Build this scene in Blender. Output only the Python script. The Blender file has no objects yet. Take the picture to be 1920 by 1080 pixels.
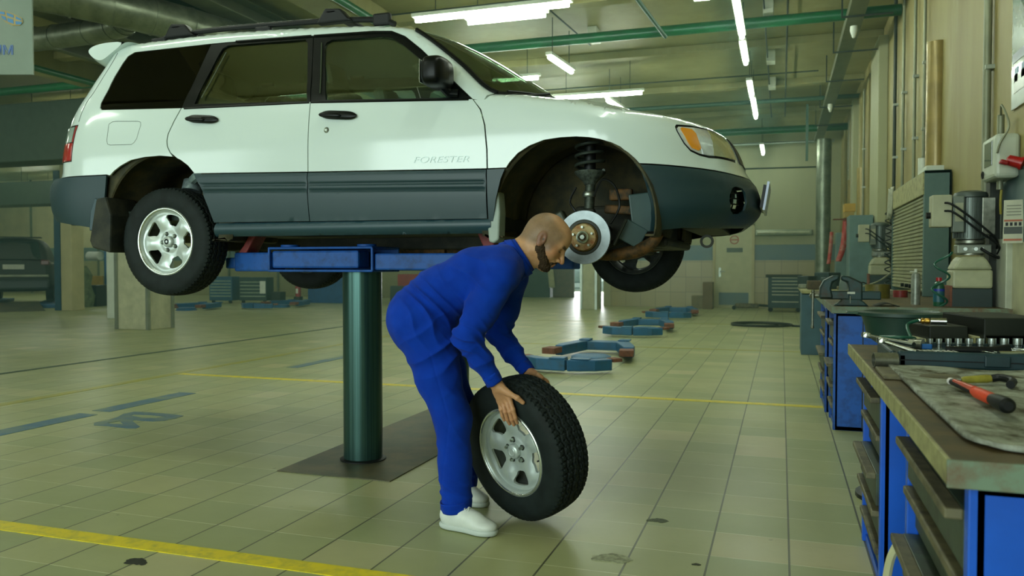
import bpy, bmesh, math, random
import numpy as np
from mathutils import Vector, Matrix, Euler, geometry, noise
random.seed(7)
SC = bpy.context.scene
# ---------------------------------------------------------------- camera
cam_d = bpy.data.cameras.new('camera'); cam = bpy.data.objects.new('camera', cam_d)
SC.collection.objects.link(cam); SC.camera = cam
cam.location = (0, 0, 1.147)
cam.rotation_euler = (math.radians(90 - 1.5666), 0, math.radians(18.4824))
cam_d.sensor_width = 36; cam_d.lens = 1510.4 * 36 / 1920
cam_d.clip_start = .05; cam_d.clip_end = 200
cam_d.dof.use_dof = True; cam_d.dof.focus_distance = 3.75; cam_d.dof.aperture_fstop = 4.5
# ---------------------------------------------------------------- view, world, daylight
SC.view_settings.view_transform = 'Standard'; SC.view_settings.look = 'None'
SC.view_settings.exposure = 0.33; SC.view_settings.gamma = 1.0
SC.view_settings.use_curve_mapping = False
SC.cycles.use_denoising = True
SC.cycles.max_bounces = 8; SC.cycles.diffuse_bounces = 4; SC.cycles.glossy_bounces = 4
SC.cycles.transmission_bounces = 6; SC.cycles.volume_bounces = 0; SC.cycles.transparent_max_bounces = 12
SC.cycles.sample_clamp_indirect = 4; SC.cycles.caustics_reflective = False; SC.cycles.caustics_refractive = False
SC.cycles.volume_step_rate = 4
world = bpy.data.worlds.new('world'); SC.world = world; world.use_nodes = True
world.node_tree.nodes['Background'].inputs[0].default_value = (.78, .95, .86, 1)
world.node_tree.nodes['Background'].inputs[1].default_value = 1.0
def area(name, loc, rot, sx, sy, power, col):
    l = bpy.data.lights.new(name, 'AREA'); l.shape = 'RECTANGLE'; l.size = sx; l.size_y = sy
    l.energy = power; l.color = col
    o = bpy.data.objects.new(name, l); SC.collection.objects.link(o); o.location = loc; o.rotation_euler = rot
    return o
DAY = (.82, 1, .95)
# daylight through the open gates behind the camera and the far left entrance
area('daylight_gate', (-3.6, -5.9, 2.3), (math.radians(90), 0, 0), 7.5, 3.8, 400, DAY)
area('daylight_gate', (-13.5, -5.9, 2.3), (math.radians(90), 0, 0), 6.5, 3.8, 160, DAY)
area('daylight_far_door', (-7.8, 34.9, 1.6), (math.radians(-90), 0, 0), 2.4, 3.1, 420, (.95, 1, 1))
LAMP_S = 42.0
LAMP = (.93, 1, .84)
import math
# ---------------------------------------------------------------- car surface
YC=4.70; HW=0.87
def itp(tab,x):
    if x<=tab[0][0]: return tab[0][1]
    for (a,b),(c,d) in zip(tab,tab[1:]):
        if x<=c: return b+(d-b)*(x-a)/(c-a)
    return tab[-1][1]
def smoothtab(tab,n=6):
    # catmull-rom resample of a table (monotone in x)
    out=[]
    P=[tab[0]]+list(tab)+[tab[-1]]
    for i in range(1,len(P)-2):
        p0,p1,p2,p3=P[i-1],P[i],P[i+1],P[i+2]
        for k in range(n):
            t=k/n
            out.append(tuple(.5*((2*p1[j])+(-p0[j]+p2[j])*t+(2*p0[j]-5*p1[j]+4*p2[j]-p3[j])*t*t+(-p0[j]+3*p1[j]-3*p2[j]+p3[j])*t**3) for j in (0,1)))
    out.append(tab[-1]); out.sort()
    return out
XF0,LF,NF=-1.00,1.45,2.5
XR0,LR,NR=-3.90,1.30,3.4
XFT=smoothtab([(1.25,-.40),(1.33,-.24),(1.42,-.14),(1.50,-.12),(1.58,-.14),(1.66,-.19),(1.78,-.24),(1.86,-.31),(1.93,-.43),(2.0,-.6)])
XRT=smoothtab([(1.30,-4.24),(1.37,-4.46),(1.43,-4.54),(1.52,-4.58),(1.64,-4.58),(1.69,-4.53),(1.705,-4.45),(1.85,-4.43),(2.05,-4.37),(2.15,-4.31),(2.3,-4.21),(2.45,-4.07),(2.56,-3.97)])
BELT=[(-4.6,2.11),(-3.918,2.088),(-3.33,2.066),(-2.42,2.044),(-1.52,2.005),(-1.0,1.98),(0,1.9)]
def _arc(n):
    pts=[(math.sin(a)**(2/n) if a>0 else 0.,math.cos(a)**(2/n) if a<math.pi/2-1e-9 else 0.) for a in [i/400*math.pi/2 for i in range(401)]]
    L=[0.]
    for p,q in zip(pts,pts[1:]): L.append(L[-1]+math.hypot((q[0]-p[0])*.9,(q[1]-p[1])*.87))
    T=L[-1]
    return [(l/T,p[0]) for l,p in zip(L,pts)],[(l/T,p[1]) for l,p in zip(L,pts)]
AF=_arc(NF); AR=_arc(NR)
TOP=smoothtab([(-5.0,2.525),(-4.4,2.525),(-3.84,2.535),(-3.22,2.545),(-2.5,2.515),(-2.03,2.470),(-1.87,2.405),(-1.62,2.21),(-1.43,2.045),(-1.26,2.02),(-.94,1.975),(-.67,1.935),(-.3,1.90),(0.,1.88),(.45,1.87)],5)
def ztop(s): return itp(TOP,s)
def SH(s,z):
    """half plan: returns x, half width"""
    if s>XF0:
        t=min(1,(s-XF0)/LF); g=itp(AF[0],t); h=itp(AF[1],t)
        x=XF0+(itp(XFT,z)-XF0)*g; w=HW*h
    elif s<XR0:
        t=min(1,(XR0-s)/LR); g=itp(AR[0],t); h=itp(AR[1],t)
        x=XR0+(itp(XRT,z)-XR0)*g; w=HW*h
    else: x=s; w=HW
    # vertical section
    ins=0.
    if z<1.62: ins+=.05*((1.62-z)/.33)**2
    zb=itp(BELT,x)
    if z>1.75: ins+=.03*((min(z,zb)-1.75)/.3)**2
    if z>zb and s<-1.2:
        d=z-zb; ins+=.20*d+.33*d*min(1,d/.12)*.5
    zt=ztop(s); r=.05 if s<-1.5 else .05+.06*min(1,(s+1.5)/.4)
    if z>zt-r:
        q=min(r,z-(zt-r)); ins+=r-math.sqrt(max(0,r*r-q*q))*1.0
    w=max(0,w-ins*(min(1,w/.3)))
    return x,w
def S(s,z,side=-1,off=0.):
    x,w=SH(s,z)
    if off:
        e=.004; a=SH(s+e,z); b=SH(s-e,z)
        tx,ty=a[0]-b[0],-(a[1]-b[1])
        l=math.hypot(tx,ty) or 1
        nx,ny=ty/l,-tx/l   # outward for near side (-y)
        x+=nx*off; yy=-w+ny*off
        return (x,YC+(yy if side<0 else -yy),z)
    return (x,YC+side*w,z)
# ---------------------------------------------------------------- helpers
PI = math.pi
def link(o):
    SC.collection.objects.link(o); return o
def tag(o, label=None, cat=None, group=None, kind=None):
    if label: o['label'] = label
    if cat: o['category'] = cat
    if group: o['group'] = group
    if kind: o['kind'] = kind
    return o
def empty(name, loc, label, cat, group=None, rz=0.0):
    o = bpy.data.objects.new(name, None); link(o); o.location = loc; o.rotation_euler.z = rz; o.empty_display_size = .1
    return tag(o, label, cat, group)
def copy_tree(o, parent=None):
    c = o.copy(); link(c)
    if parent is not None: c.parent = parent
    for ch in list(o.children): copy_tree(ch, c)
    return c
def rotm(rot):
    return Euler(rot).to_matrix()
class MB:
    def __init__(s): s.v = []; s.f = []; s.m = []; s.mi = 0; s.M = Matrix()
    def add(s, vs, fs, T=None):
        n = len(s.v); T = s.M @ T if T is not None else s.M
        s.v += [T @ Vector(p) for p in vs]; s.f += [tuple(i + n for i in f) for f in fs]; s.m += [s.mi] * len(fs)
        return s
    def box(s, c, d, rot=(0, 0, 0)):
        x, y, z = d[0] / 2, d[1] / 2, d[2] / 2
        vs = [(a * x, b * y, e * z) for a in (-1, 1) for b in (-1, 1) for e in (-1, 1)]
        fs = [(0, 1, 3, 2), (4, 6, 7, 5), (0, 4, 5, 1), (2, 3, 7, 6), (0, 2, 6, 4), (1, 5, 7, 3)]
        return s.add(vs, fs, Matrix.Translation(c) @ rotm(rot).to_4x4())
    def bb(s, x0, x1, y0, y1, z0, z1):
        return s.box(((x0 + x1) / 2, (y0 + y1) / 2, (z0 + z1) / 2), (abs(x1 - x0), abs(y1 - y0), abs(z1 - z0)))
    def frame(s, d):
        d = Vector(d).normalized(); u = d.orthogonal().normalized()
        if abs(d.z) < .99: u = d.cross(Vector((0, 0, 1))).normalized()
        return u, d.cross(u)
    def cyl(s, p0, p1, r0, r1=None, n=20, caps=True):
        r1 = r0 if r1 is None else r1; p0 = Vector(p0); p1 = Vector(p1); u, w = s.frame(p1 - p0)
        vs = []
        for p, r in ((p0, r0), (p1, r1)):
            vs += [p + u * math.cos(2 * PI * i / n) * r + w * math.sin(2 * PI * i / n) * r for i in range(n)]
        fs = [(i, (i + 1) % n, n + (i + 1) % n, n + i) for i in range(n)]
        if caps: fs += [tuple(range(n - 1, -1, -1)), tuple(range(n, 2 * n))]
        return s.add(vs, fs)
    def lathe(s, prof, o=(0, 0, 0), ax=(0, 0, 1), n=32, closed=False):
        o = Vector(o); ax = Vector(ax).normalized(); u, w = s.frame(ax); vs = []; k = len(prof)
        for i in range(n):
            a = 2 * PI * i / n; d = u * math.cos(a) + w * math.sin(a)
            vs += [o + ax * h + d * r for r, h in prof]
        fs = []
        for i in range(n):
            j = (i + 1) % n
            for q in range(k if closed else k - 1):
                q2 = (q + 1) % k
                fs.append((i * k + q, j * k + q, j * k + q2, i * k + q2))
        if not closed:
            if prof[0][0] > 1e-5: fs.append(tuple(i * k for i in range(n - 1, -1, -1)))
            if prof[-1][0] > 1e-5: fs.append(tuple(i * k + k - 1 for i in range(n)))
        return s.add(vs, fs)
    def tube(s, pts, r, n=8, closed=False):
        pts = [Vector(p) for p in pts]; m = len(pts); vs = []; u = None
        for i, p in enumerate(pts):
            a = pts[i - 1] if (i > 0 or closed) else p; b = pts[(i + 1) % m] if (i < m - 1 or closed) else p
            t = (b - a).normalized()
            if u is None: u = s.frame(t)[0]
            u = (u - t * u.dot(t)).normalized(); w = t.cross(u)
            rr = r[i] if isinstance(r, (list, tuple)) else r
            vs += [p + u * math.cos(2 * PI * k / n) * rr + w * math.sin(2 * PI * k / n) * rr for k in range(n)]
        fs = []
        for i in range(m if closed else m - 1):
            j = (i + 1) % m
            fs += [(i * n + k, i * n + (k + 1) % n, j * n + (k + 1) % n, j * n + k) for k in range(n)]
        if not closed: fs += [tuple(range(n - 1, -1, -1)), tuple(range((m - 1) * n, m * n))]
        return s.add(vs, fs)
    def sph(s, c, r, n=16, sc=(1, 1, 1), rot=(0, 0, 0)):
        m = n // 2; vs = [(0, 0, -1)]; R = rotm(rot)
        for i in range(1, m):
            a = -PI / 2 + PI * i / m
            vs += [(math.cos(a) * math.cos(2 * PI * k / n), math.cos(a) * math.sin(2 * PI * k / n), math.sin(a)) for k in range(n)]
        vs.append((0, 0, 1)); fs = [(0, 1 + (k + 1) % n, 1 + k) for k in range(n)]
        for i in range(m - 2):
            fs += [(1 + i * n + k, 1 + i * n + (k + 1) % n, 1 + (i + 1) * n + (k + 1) % n, 1 + (i + 1) * n + k) for k in range(n)]
        e = len(vs) - 1; b = 1 + (m - 2) * n; fs += [(b + k, b + (k + 1) % n, e) for k in range(n)]
        return s.add([R @ Vector((p[0] * r * sc[0], p[1] * r * sc[1], p[2] * r * sc[2])) + Vector(c) for p in vs], fs)
    def prism(s, poly, h0, h1, T=None):
        """poly in local xy, extruded along local z"""
        n = len(poly); vs = [(p[0], p[1], h0) for p in poly] + [(p[0], p[1], h1) for p in poly]
        A = sum(poly[i][0] * poly[(i + 1) % n][1] - poly[(i + 1) % n][0] * poly[i][1] for i in range(n))
        fs = [tuple(range(n - 1, -1, -1)), tuple(range(n, 2 * n))] + [(i, (i + 1) % n, n + (i + 1) % n, n + i) for i in range(n)]
        if A < 0: fs = [f[::-1] for f in fs]
        return s.add(vs, fs, T)
    def grid(s, fn, nu, nv, wrap=False):
        vs = [fn(i / nu, j / nv) for i in range(nu + 1) for j in range(nv + 1)]
        fs = [(i * (nv + 1) + j, (i + 1) * (nv + 1) + j, (i + 1) * (nv + 1) + j + 1, i * (nv + 1) + j + 1) for i in range(nu) for j in range(nv)]
        return s.add(vs, fs)
    def build(s, name, mats, parent=None, smooth=35, bevel=0, bseg=2, solid=0, subd=0, loc=None, rot=None):
        me = bpy.data.meshes.new(name)
        me.from_pydata([tuple(p) for p in s.v], [], s.f)
        if not isinstance(mats, (list, tuple)): mats = [mats]
        for m in mats: me.materials.append(m)
        if len(mats) > 1: me.polygons.foreach_set('material_index', s.m)
        me.validate(); me.update()
        o = bpy.data.objects.new(name, me); link(o)
        if parent is not None: o.parent = parent
        if loc is not None: o.location = loc
        if rot is not None: o.rotation_euler = rot
        if smooth:
            me.polygons.foreach_set('use_smooth', [True] * len(me.polygons))
            me.set_sharp_from_angle(angle=math.radians(smooth))
        if solid:
            m = o.modifiers.new('solid', 'SOLIDIFY'); m.thickness = solid; m.offset = 0
        if bevel:
            m = o.modifiers.new('bevel', 'BEVEL'); m.width = bevel; m.segments = bseg; m.limit_method = 'ANGLE'; m.angle_limit = math.radians(40); m.use_clamp_overlap = True
            m.harden_normals = False
        if subd:
            m = o.modifiers.new('subd', 'SUBSURF'); m.levels = subd; m.render_levels = subd
        return o
def XZ(y=0):   # local xy -> world xz, local z -> -y
    return Matrix(((1, 0, 0, 0), (0, 0, -1, y), (0, 1, 0, 0), (0, 0, 0, 1)))
def YZ(x=0):   # local xy -> world yz, local z -> +x
    return Matrix(((0, 0, 1, x), (1, 0, 0, 0), (0, 1, 0, 0), (0, 0, 0, 1)))
def rrect(w, h, r, n=5, cx=0, cy=0):
    out = []
    for sx, sy, a0 in ((1, 1, 0), (-1, 1, 90), (-1, -1, 180), (1, -1, 270)):
        for i in range(n + 1):
            a = math.radians(a0 + 90 * i / n)
            out.append((cx + sx * (w / 2 - r) + r * math.cos(a), cy + sy * (h / 2 - r) + r * math.sin(a)))
    return out
def crv(pts, n=6, closed=False):
    P = [Vector(p) for p in pts]; m = len(P); out = []
    for i in range(m if closed else m - 1):
        if closed: p0, p1, p2, p3 = P[i - 1], P[i], P[(i + 1) % m], P[(i + 2) % m]
        else: p0, p1, p2, p3 = P[max(0, i - 1)], P[i], P[i + 1], P[min(m - 1, i + 2)]
        for k in range(n):
            t = k / n
            out.append(.5 * ((2 * p1) + (p2 - p0) * t + (2 * p0 - 5 * p1 + 4 * p2 - p3) * t * t + (3 * p1 - p0 - 3 * p2 + p3) * t ** 3))
    if not closed: out.append(P[-1])
    return out
def text(name, s, size, mat, parent, loc, rot, ext=.001, shear=0, ax='CENTER', off=0.0, sx=1.0):
    c = bpy.data.curves.new(name, 'FONT'); c.body = s; c.size = size; c.extrude = ext; c.align_x = ax; c.align_y = 'CENTER'; c.shear = shear; c.offset = off
    o = bpy.data.objects.new(name, c); link(o)
    dg = bpy.context.evaluated_depsgraph_get(); me = bpy.data.meshes.new_from_object(o.evaluated_get(dg))
    bpy.data.objects.remove(o); me.materials.clear(); me.materials.append(mat)
    o = bpy.data.objects.new(name, me); link(o); o.parent = parent; o.location = loc; o.rotation_euler = rot; o.scale = (sx, 1, 1)
    return o
# ---------------------------------------------------------------- signed distance bodies
class Prim:
    __slots__ = ('f', 'c', 'r', 'k', 'op')
    def __init__(s, f, c, r, k=.02, op='u'): s.f = f; s.c = np.array(c, float); s.r = r; s.k = k; s.op = op
def cone(a, b, ra, rb, k=.02, op='u'):
    a = np.array(a, float); b = np.array(b, float); ba = b - a; l2 = float(ba @ ba) or 1e-9
    def f(p):
        h = np.clip(((p - a) @ ba) / l2, 0, 1)
        return np.linalg.norm(p - a - h[:, None] * ba, axis=1) - (ra + (rb - ra) * h)
    return Prim(f, (a + b) / 2, np.linalg.norm(ba) / 2 + max(ra, rb), k, op)
def ell(c, r, rot=None, k=.02, op='u'):
    c = np.array(c, float); r = np.array(r, float)
    R = np.eye(3) if rot is None else np.array(rot)       # columns: local axes
    def f(p):
        q = (p - c) @ R; k0 = np.linalg.norm(q / r, axis=1); k1 = np.linalg.norm(q / (r * r), axis=1)
        return np.where(k1 > 1e-9, k0 * (k0 - 1) / np.maximum(k1, 1e-9), -r.min())
    return Prim(f, c, float(r.max()), k, op)
def rbox(c, h, rr, rot=None, k=.01, op='u'):
    c = np.array(c, float); h = np.array(h, float); R = np.eye(3) if rot is None else np.array(rot)
    def f(p):
        q = np.abs((p - c) @ R) - (h - rr)
        return np.linalg.norm(np.maximum(q, 0), axis=1) + np.minimum(q.max(axis=1), 0) - rr
    return Prim(f, c, float(np.linalg.norm(h)), k, op)
def sdf_eval(prims, p, big=.2):
    d = np.full(len(p), big)
    for q in prims:
        e = q.f(p); k = q.k
        if q.op == 'u':
            h = np.clip(.5 + .5 * (d - e) / k, 0, 1); d = d * (1 - h) + e * h - k * h * (1 - h)
        elif q.op == 's':
            h = np.clip(.5 - .5 * (d + e) / k, 0, 1); d = d * (1 - h) - e * h + k * h * (1 - h)
        elif q.op == 'i':
            h = np.clip(.5 - .5 * (d - e) / k, 0, 1); d = d * (1 - h) + e * h + k * h * (1 - h)
    return d
def sdf_mesh(name, prims, res, mat, parent=None, disp=None, nb=14, margin=.03, smooth=True, clip=None):
    """sparse surface nets"""
    un = [q for q in prims if q.op == 'u']
    lo = np.min([q.c - q.r for q in un], 0) - margin; hi = np.max([q.c + q.r for q in un], 0) + margin
    nblk = np.ceil((hi - lo) / (res * nb)).astype(int); half = res * nb / 2
    VI = []; VP = []; QI = []
    N = (nblk * nb + 4).astype(np.int64)
    g = np.arange(nb + 2)
    gx, gy, gz = np.meshgrid(g, g, g, indexing='ij')
    offs = np.stack([gx, gy, gz], -1).reshape(-1, 3)
    rad = half * 1.7321 + res * 2
    for bx in range(nblk[0]):
        for by in range(nblk[1]):
            for bz in range(nblk[2]):
                base = np.array([bx, by, bz]) * nb; c = lo + (base + nb / 2) * res
                act = [q for q in prims if np.linalg.norm(q.c - c) < q.r + rad + q.k + margin]
                if not any(q.op == 'u' for q in act): continue
                dc = sdf_eval(act, c[None])[0]
                if abs(dc) > rad + .06: continue
                p = lo + (base + offs) * res
                d = sdf_eval(act, p)
                if disp is not None:
                    near = np.abs(d) < .05
                    if near.any(): d[near] += disp(p[near])
                if clip is not None: d = np.maximum(d, clip(p))
                if d.min() > 0 or d.max() < 0: continue
                D = d.reshape(nb + 2, nb + 2, nb + 2); n1 = nb + 1
                s = D < 0
                cnt = np.zeros((n1, n1, n1), int); acc = np.zeros((n1, n1, n1, 3)); 
                edges = []
                for ax in range(3):
                    sl0 = [slice(0, -1) if a == ax else slice(None) for a in range(3)]; sl1 = [slice(1, None) if a == ax else slice(None) for a in range(3)]
                    A = D[tuple(sl0)]; B = D[tuple(sl1)]; cr = (A < 0) != (B < 0)
                    t = np.where(cr, A / np.where(np.abs(A - B) < 1e-12, 1, A - B), 0)
                    o1, o2 = [a for a in range(3) if a != ax]
                    for i1 in (0, 1):
                        for i2 in (0, 1):
                            sl = [None] * 3; sl[ax] = slice(0, n1); sl[o1] = slice(i1, i1 + n1); sl[o2] = slice(i2, i2 + n1)
                            m = cr[tuple(sl)]; cnt += m
                            acc[..., ax] += np.where(m, t[tuple(sl)], 0)
                            acc[..., o1] += np.where(m, i1, 0); acc[..., o2] += np.where(m, i2, 0)
                    # quads: edges owned by this block, lower point index in 1..nb on the other axes
                    rng = [slice(1, nb + 1)] * 3; rng[ax] = slice(1, nb + 1)
                    E = np.argwhere(cr[tuple(slice(1, nb + 1) for _ in range(3))]) + 1
                    if len(E):
                        e1 = np.zeros(3, int); e1[o1] = 1; e2 = np.zeros(3, int); e2[o2] = 1
                        q = np.stack([E, E - e1, E - e1 - e2, E - e2], 1)
                        neg = s[E[:, 0], E[:, 1], E[:, 2]]
                        flip = neg if ax != 1 else ~neg
                        q[~flip] = q[~flip][:, ::-1]
                        edges.append(q)
                act_c = np.argwhere(cnt > 0)
                if not len(act_c): continue
                cc = cnt[act_c[:, 0], act_c[:, 1], act_c[:, 2]][:, None]
                pos = lo + (base + act_c + acc[act_c[:, 0], act_c[:, 1], act_c[:, 2]] / cc) * res
                gi = act_c + base
                VI.append((gi[:, 0] * N[1] + gi[:, 1]) * N[2] + gi[:, 2]); VP.append(pos)
                if edges:
                    q = np.concatenate(edges) + base
                    QI.append((q[..., 0] * N[1] + q[..., 1]) * N[2] + q[..., 2])
    VI = np.concatenate(VI); VP = np.concatenate(VP); QI = np.concatenate(QI)
    ids, first = np.unique(VI, return_index=True); V = VP[first]
    Q = np.searchsorted(ids, QI); Q = np.minimum(Q, len(ids) - 1)
    ok = (ids[Q] == QI).all(1); Q = Q[ok]
    me = bpy.data.meshes.new(name)
    me.vertices.add(len(V)); me.vertices.foreach_set('co', V.ravel())
    me.loops.add(len(Q) * 4); me.loops.foreach_set('vertex_index', Q.ravel().astype(np.int32))
    me.polygons.add(len(Q)); me.polygons.foreach_set('loop_start', np.arange(len(Q), dtype=np.int32) * 4)
    me.polygons.foreach_set('use_smooth', [True] * len(Q)) 
    me.materials.append(mat); me.update(calc_edges=True); me.validate()
    o = bpy.data.objects.new(name, me); link(o)
    if parent is not None: o.parent = parent
    return o
# ---------------------------------------------------------------- materials
def srgb(c):
    if isinstance(c, str): c = tuple(int(c[i:i + 2], 16) / 255 for i in (0, 2, 4))
    return tuple(x / 12.92 if x <= .04045 else ((x + .055) / 1.055) ** 2.4 for x in c) + (1,)
class NT:
    def __init__(s, name):
        s.m = bpy.data.materials.new(name); s.m.use_nodes = True; s.t = s.m.node_tree; s.t.nodes.clear()
        s.out = s.n('ShaderNodeOutputMaterial')
    def n(s, t, **k):
        x = s.t.nodes.new(t)
        for a, b in k.items(): setattr(x, a, b)
        return x
    def l(s, a, b): s.t.links.new(a, b)
    def bsdf(s, col=None, rough=.5, metal=0., spec=.5, coat=0.):
        b = s.n('ShaderNodeBsdfPrincipled')
        if col is not None: b.inputs['Base Color'].default_value = col
        b.inputs['Roughness'].default_value = rough; b.inputs['Metallic'].default_value = metal
        b.inputs['Specular IOR Level'].default_value = spec; b.inputs['Coat Weight'].default_value = coat
        s.l(b.outputs[0], s.out.inputs[0]); return b
    def pos(s, scale=(1, 1, 1), obj=False):
        g = s.n('ShaderNodeTexCoord' if obj else 'ShaderNodeNewGeometry'); mp = s.n('ShaderNodeMapping'); mp.inputs['Scale'].default_value = scale
        s.l(g.outputs['Object' if obj else 'Position'], mp.inputs[0]); return mp.outputs[0]
    def noise(s, vec, scale, det=4, rough=.55):
        x = s.n('ShaderNodeTexNoise'); x.inputs['Scale'].default_value = scale; x.inputs['Detail'].default_value = det; x.inputs['Roughness'].default_value = rough
        s.l(vec, x.inputs['Vector']); return x.outputs['Fac']
    def ramp(s, fac, stops):
        x = s.n('ShaderNodeValToRGB'); e = x.color_ramp.elements
        e[0].position, e[0].color = stops[0]; e[1].position, e[1].color = stops[-1]
        for p, c in stops[1:-1]:
            q = e.new(p); q.color = c
        s.l(fac, x.inputs[0]); return x.outputs[0]
    def mix(s, fac, a, b, mode='MIX'):
        x = s.n('ShaderNodeMix', data_type='RGBA', blend_type=mode)
        for i, v in ((0, fac), (6, a), (7, b)):
            if hasattr(v, 'default_value') or isinstance(v, bpy.types.NodeSocket): s.l(v, x.inputs[i])
            else: x.inputs[i].default_value = v
        return x.outputs[2]
    def math(s, op, a, b=0.):
        x = s.n('ShaderNodeMath', operation=op)
        for i, v in ((0, a), (1, b)):
            if isinstance(v, bpy.types.NodeSocket): s.l(v, x.inputs[i])
            else: x.inputs[i].default_value = v
        return x.outputs[0]
    def bump(s, b, h, st=.3, dist=.01):
        x = s.n('ShaderNodeBump'); x.inputs['Strength'].default_value = st; x.inputs['Distance'].default_value = dist
        s.l(h, x.inputs['Height']); s.l(x.outputs[0], b.inputs['Normal'])
def g1(v): return (v, v, v, 1)
def plain(name, col, rough=.5, metal=0., spec=.5, coat=0., var=.12, vs=6., bump=0., bs=60.):
    """paint or plastic with slight blotches of wear"""
    t = NT(name); c = srgb(col); b = t.bsdf(c, rough, metal, spec, coat); p = t.pos()
    if var:
        f = t.noise(p, vs, 5); d = tuple(x * (1 - var * 1.6) for x in c[:3]) + (1,); l = tuple(min(1, x * (1 + var)) for x in c[:3]) + (1,)
        t.l(t.ramp(f, [(.3, d), (.7, l)]), b.inputs['Base Color'])
    if bump: t.bump(b, t.noise(p, bs, 4), bump, .004)
    return t.m
def worn(name, col, dirt, rough=.5, metal=0., amt=.5, sc=9., edge=None):
    """paint with patches of dirt or rust"""
    t = NT(name); b = t.bsdf(srgb(col), rough, metal); p = t.pos()
    f = t.noise(p, sc, 8, .65); m = t.ramp(f, [(.5 - amt * .15, g1(0)), (.5 + .3 * (1 - amt) + .05, g1(1))])
    t.l(t.mix(m, srgb(col), srgb(dirt)), b.inputs['Base Color']); t.bump(b, f, .12, .004)
    return t.m
def emis(name, col, st):
    t = NT(name); e = t.n('ShaderNodeEmission'); e.inputs[0].default_value = srgb(col); e.inputs[1].default_value = st
    t.l(e.outputs[0], t.out.inputs[0]); return t.m
# ---------------------------------------------------------------- materials of the room
def floor_mat():
    t = NT('floor_tiles'); b = t.bsdf(None, .3, 0, .5)
    g = t.n('ShaderNodeNewGeometry'); sp = t.n('ShaderNodeSeparateXYZ'); t.l(g.outputs['Position'], sp.inputs[0])
    def cell(o, off):
        v = t.math('DIVIDE', t.math('SUBTRACT', o, off), .3); return v, t.math('FLOOR', v), t.math('FRACT', v)
    vx, ix, fx = cell(sp.outputs[0], .039); vy, iy, fy = cell(sp.outputs[1], .2458)
    cb = t.n('ShaderNodeCombineXYZ'); t.l(ix, cb.inputs[0]); t.l(iy, cb.inputs[1])
    wn = t.n('ShaderNodeTexWhiteNoise', noise_dimensions='2D'); t.l(cb.outputs[0], wn.inputs['Vector'])
    tint = t.ramp(wn.outputs['Value'], [(0, srgb('979e6e')), (.5, srgb('a2a675')), (.92, srgb('aaab79')), (1, srgb('beb68c'))])
    p = t.pos((1, 1, 1)); n1 = t.noise(p, 1.3, 6, .65); n2 = t.noise(p, 22, 6, .6)
    col = t.mix(t.ramp(n1, [(.4, g1(.0)), (.8, g1(.4))]), tint, srgb('868a60'))
    pl = t.pos((3.5, 40, 1)); n3 = t.noise(pl, 1.0, 5, .7)
    col = t.mix(t.ramp(n3, [(.58, g1(0)), (.8, g1(.22))]), col, srgb('7b7d58'))
    # oil spots: denser where cars stand
    vo = t.n('ShaderNodeTexVoronoi'); vo.inputs['Scale'].default_value = 9; vo.inputs['Randomness'].default_value = 1
    nz = t.n('ShaderNodeTexNoise'); nz.inputs['Scale'].default_value = 30
    t.l(g.outputs['Position'], nz.inputs['Vector'])
    mv = t.n('ShaderNodeMix', data_type='VECTOR'); mv.inputs[0].default_value = .03; t.l(g.outputs['Position'], mv.inputs[4]); t.l(nz.outputs['Color'], mv.inputs[5]); t.l(mv.outputs[1], vo.inputs['Vector'])
    spots = t.ramp(vo.outputs['Distance'], [(.05, g1(1)), (.11, g1(0))])
    zone = t.ramp(t.noise(t.pos((1.1, .7, 1)), .8, 3), [(.5, g1(0)), (.6, g1(1))])
    rnd = t.ramp(vo.outputs['Color'], [(.6, g1(0)), (.65, g1(1))])
    sm = t.math('MULTIPLY', t.math('MULTIPLY', spots, zone), rnd)
    col = t.mix(t.math('MULTIPLY', sm, .8), col, srgb('3d3f2c'))
    # joints: dark along the hall, pale across it
    def line(f, w): return t.math('LESS_THAN', t.math('ABSOLUTE', t.math('SUBTRACT', t.math('FRACT', t.math('ADD', f, .5)), .5)), w)
    ly = line(fy, .0075); lx = line(fx, .0135)
    brk = t.ramp(t.noise(t.pos((5, 1, 1)), 1.6, 2), [(.4, g1(.35)), (.55, g1(1))])
    col = t.mix(t.math('MULTIPLY', ly, brk), col, srgb('d0d2b0'))
    col = t.mix(t.math('MULTIPLY', lx, .95), col, srgb('45462f'))
    t.l(col, b.inputs['Base Color'])
    r = t.ramp(n1, [(.3, g1(.34)), (.8, g1(.44))]); t.l(r, b.inputs['Roughness'])
    h = t.math('SUBTRACT', t.math('MULTIPLY', n2, .25), t.math('MAXIMUM', lx, ly)); t.bump(b, h, .12, .002)
    return t.m
def wall_mat(name, base, dark, light, streak=.5):
    t = NT(name); b = t.bsdf(None, .55, 0, .4); p = t.pos((.6, .6, .12)); q = t.pos()
    c = t.mix(t.ramp(t.noise(p, 2.2, 6, .65), [(.4, g1(0)), (.7, g1(1))]), srgb(base), srgb(dark))
    c = t.mix(t.ramp(t.noise(t.pos((.9, .9, .22)), 1.7, 7, .7), [(.56, g1(0)), (.68, g1(streak))]), c, srgb(light))
    c = t.mix(t.math('MULTIPLY', t.ramp(t.noise(q, 14, 6, .7), [(.55, g1(0)), (.8, g1(1))]), .25), c, srgb(dark))
    t.l(c, b.inputs['Base Color']); t.bump(b, t.noise(q, 30, 5), .15, .004); return t.m
M_floor = floor_mat()
M_wallR = wall_mat('stained_cream_wall', '948a55', '807240', 'a39c74', .6)
M_wallB = wall_mat('pale_olive_wall', 'a3a37e', '959474', 'acac8c', .3)
M_wallD = plain('wall_panel_beige', 'b5ac80', .5, var=.1, vs=2)
M_ceil = wall_mat('concrete_ceiling', '938e5e', '827c4c', 'a39e72', .5)
M_beam = plain('olive_beam', '5a6048', .6)
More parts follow.
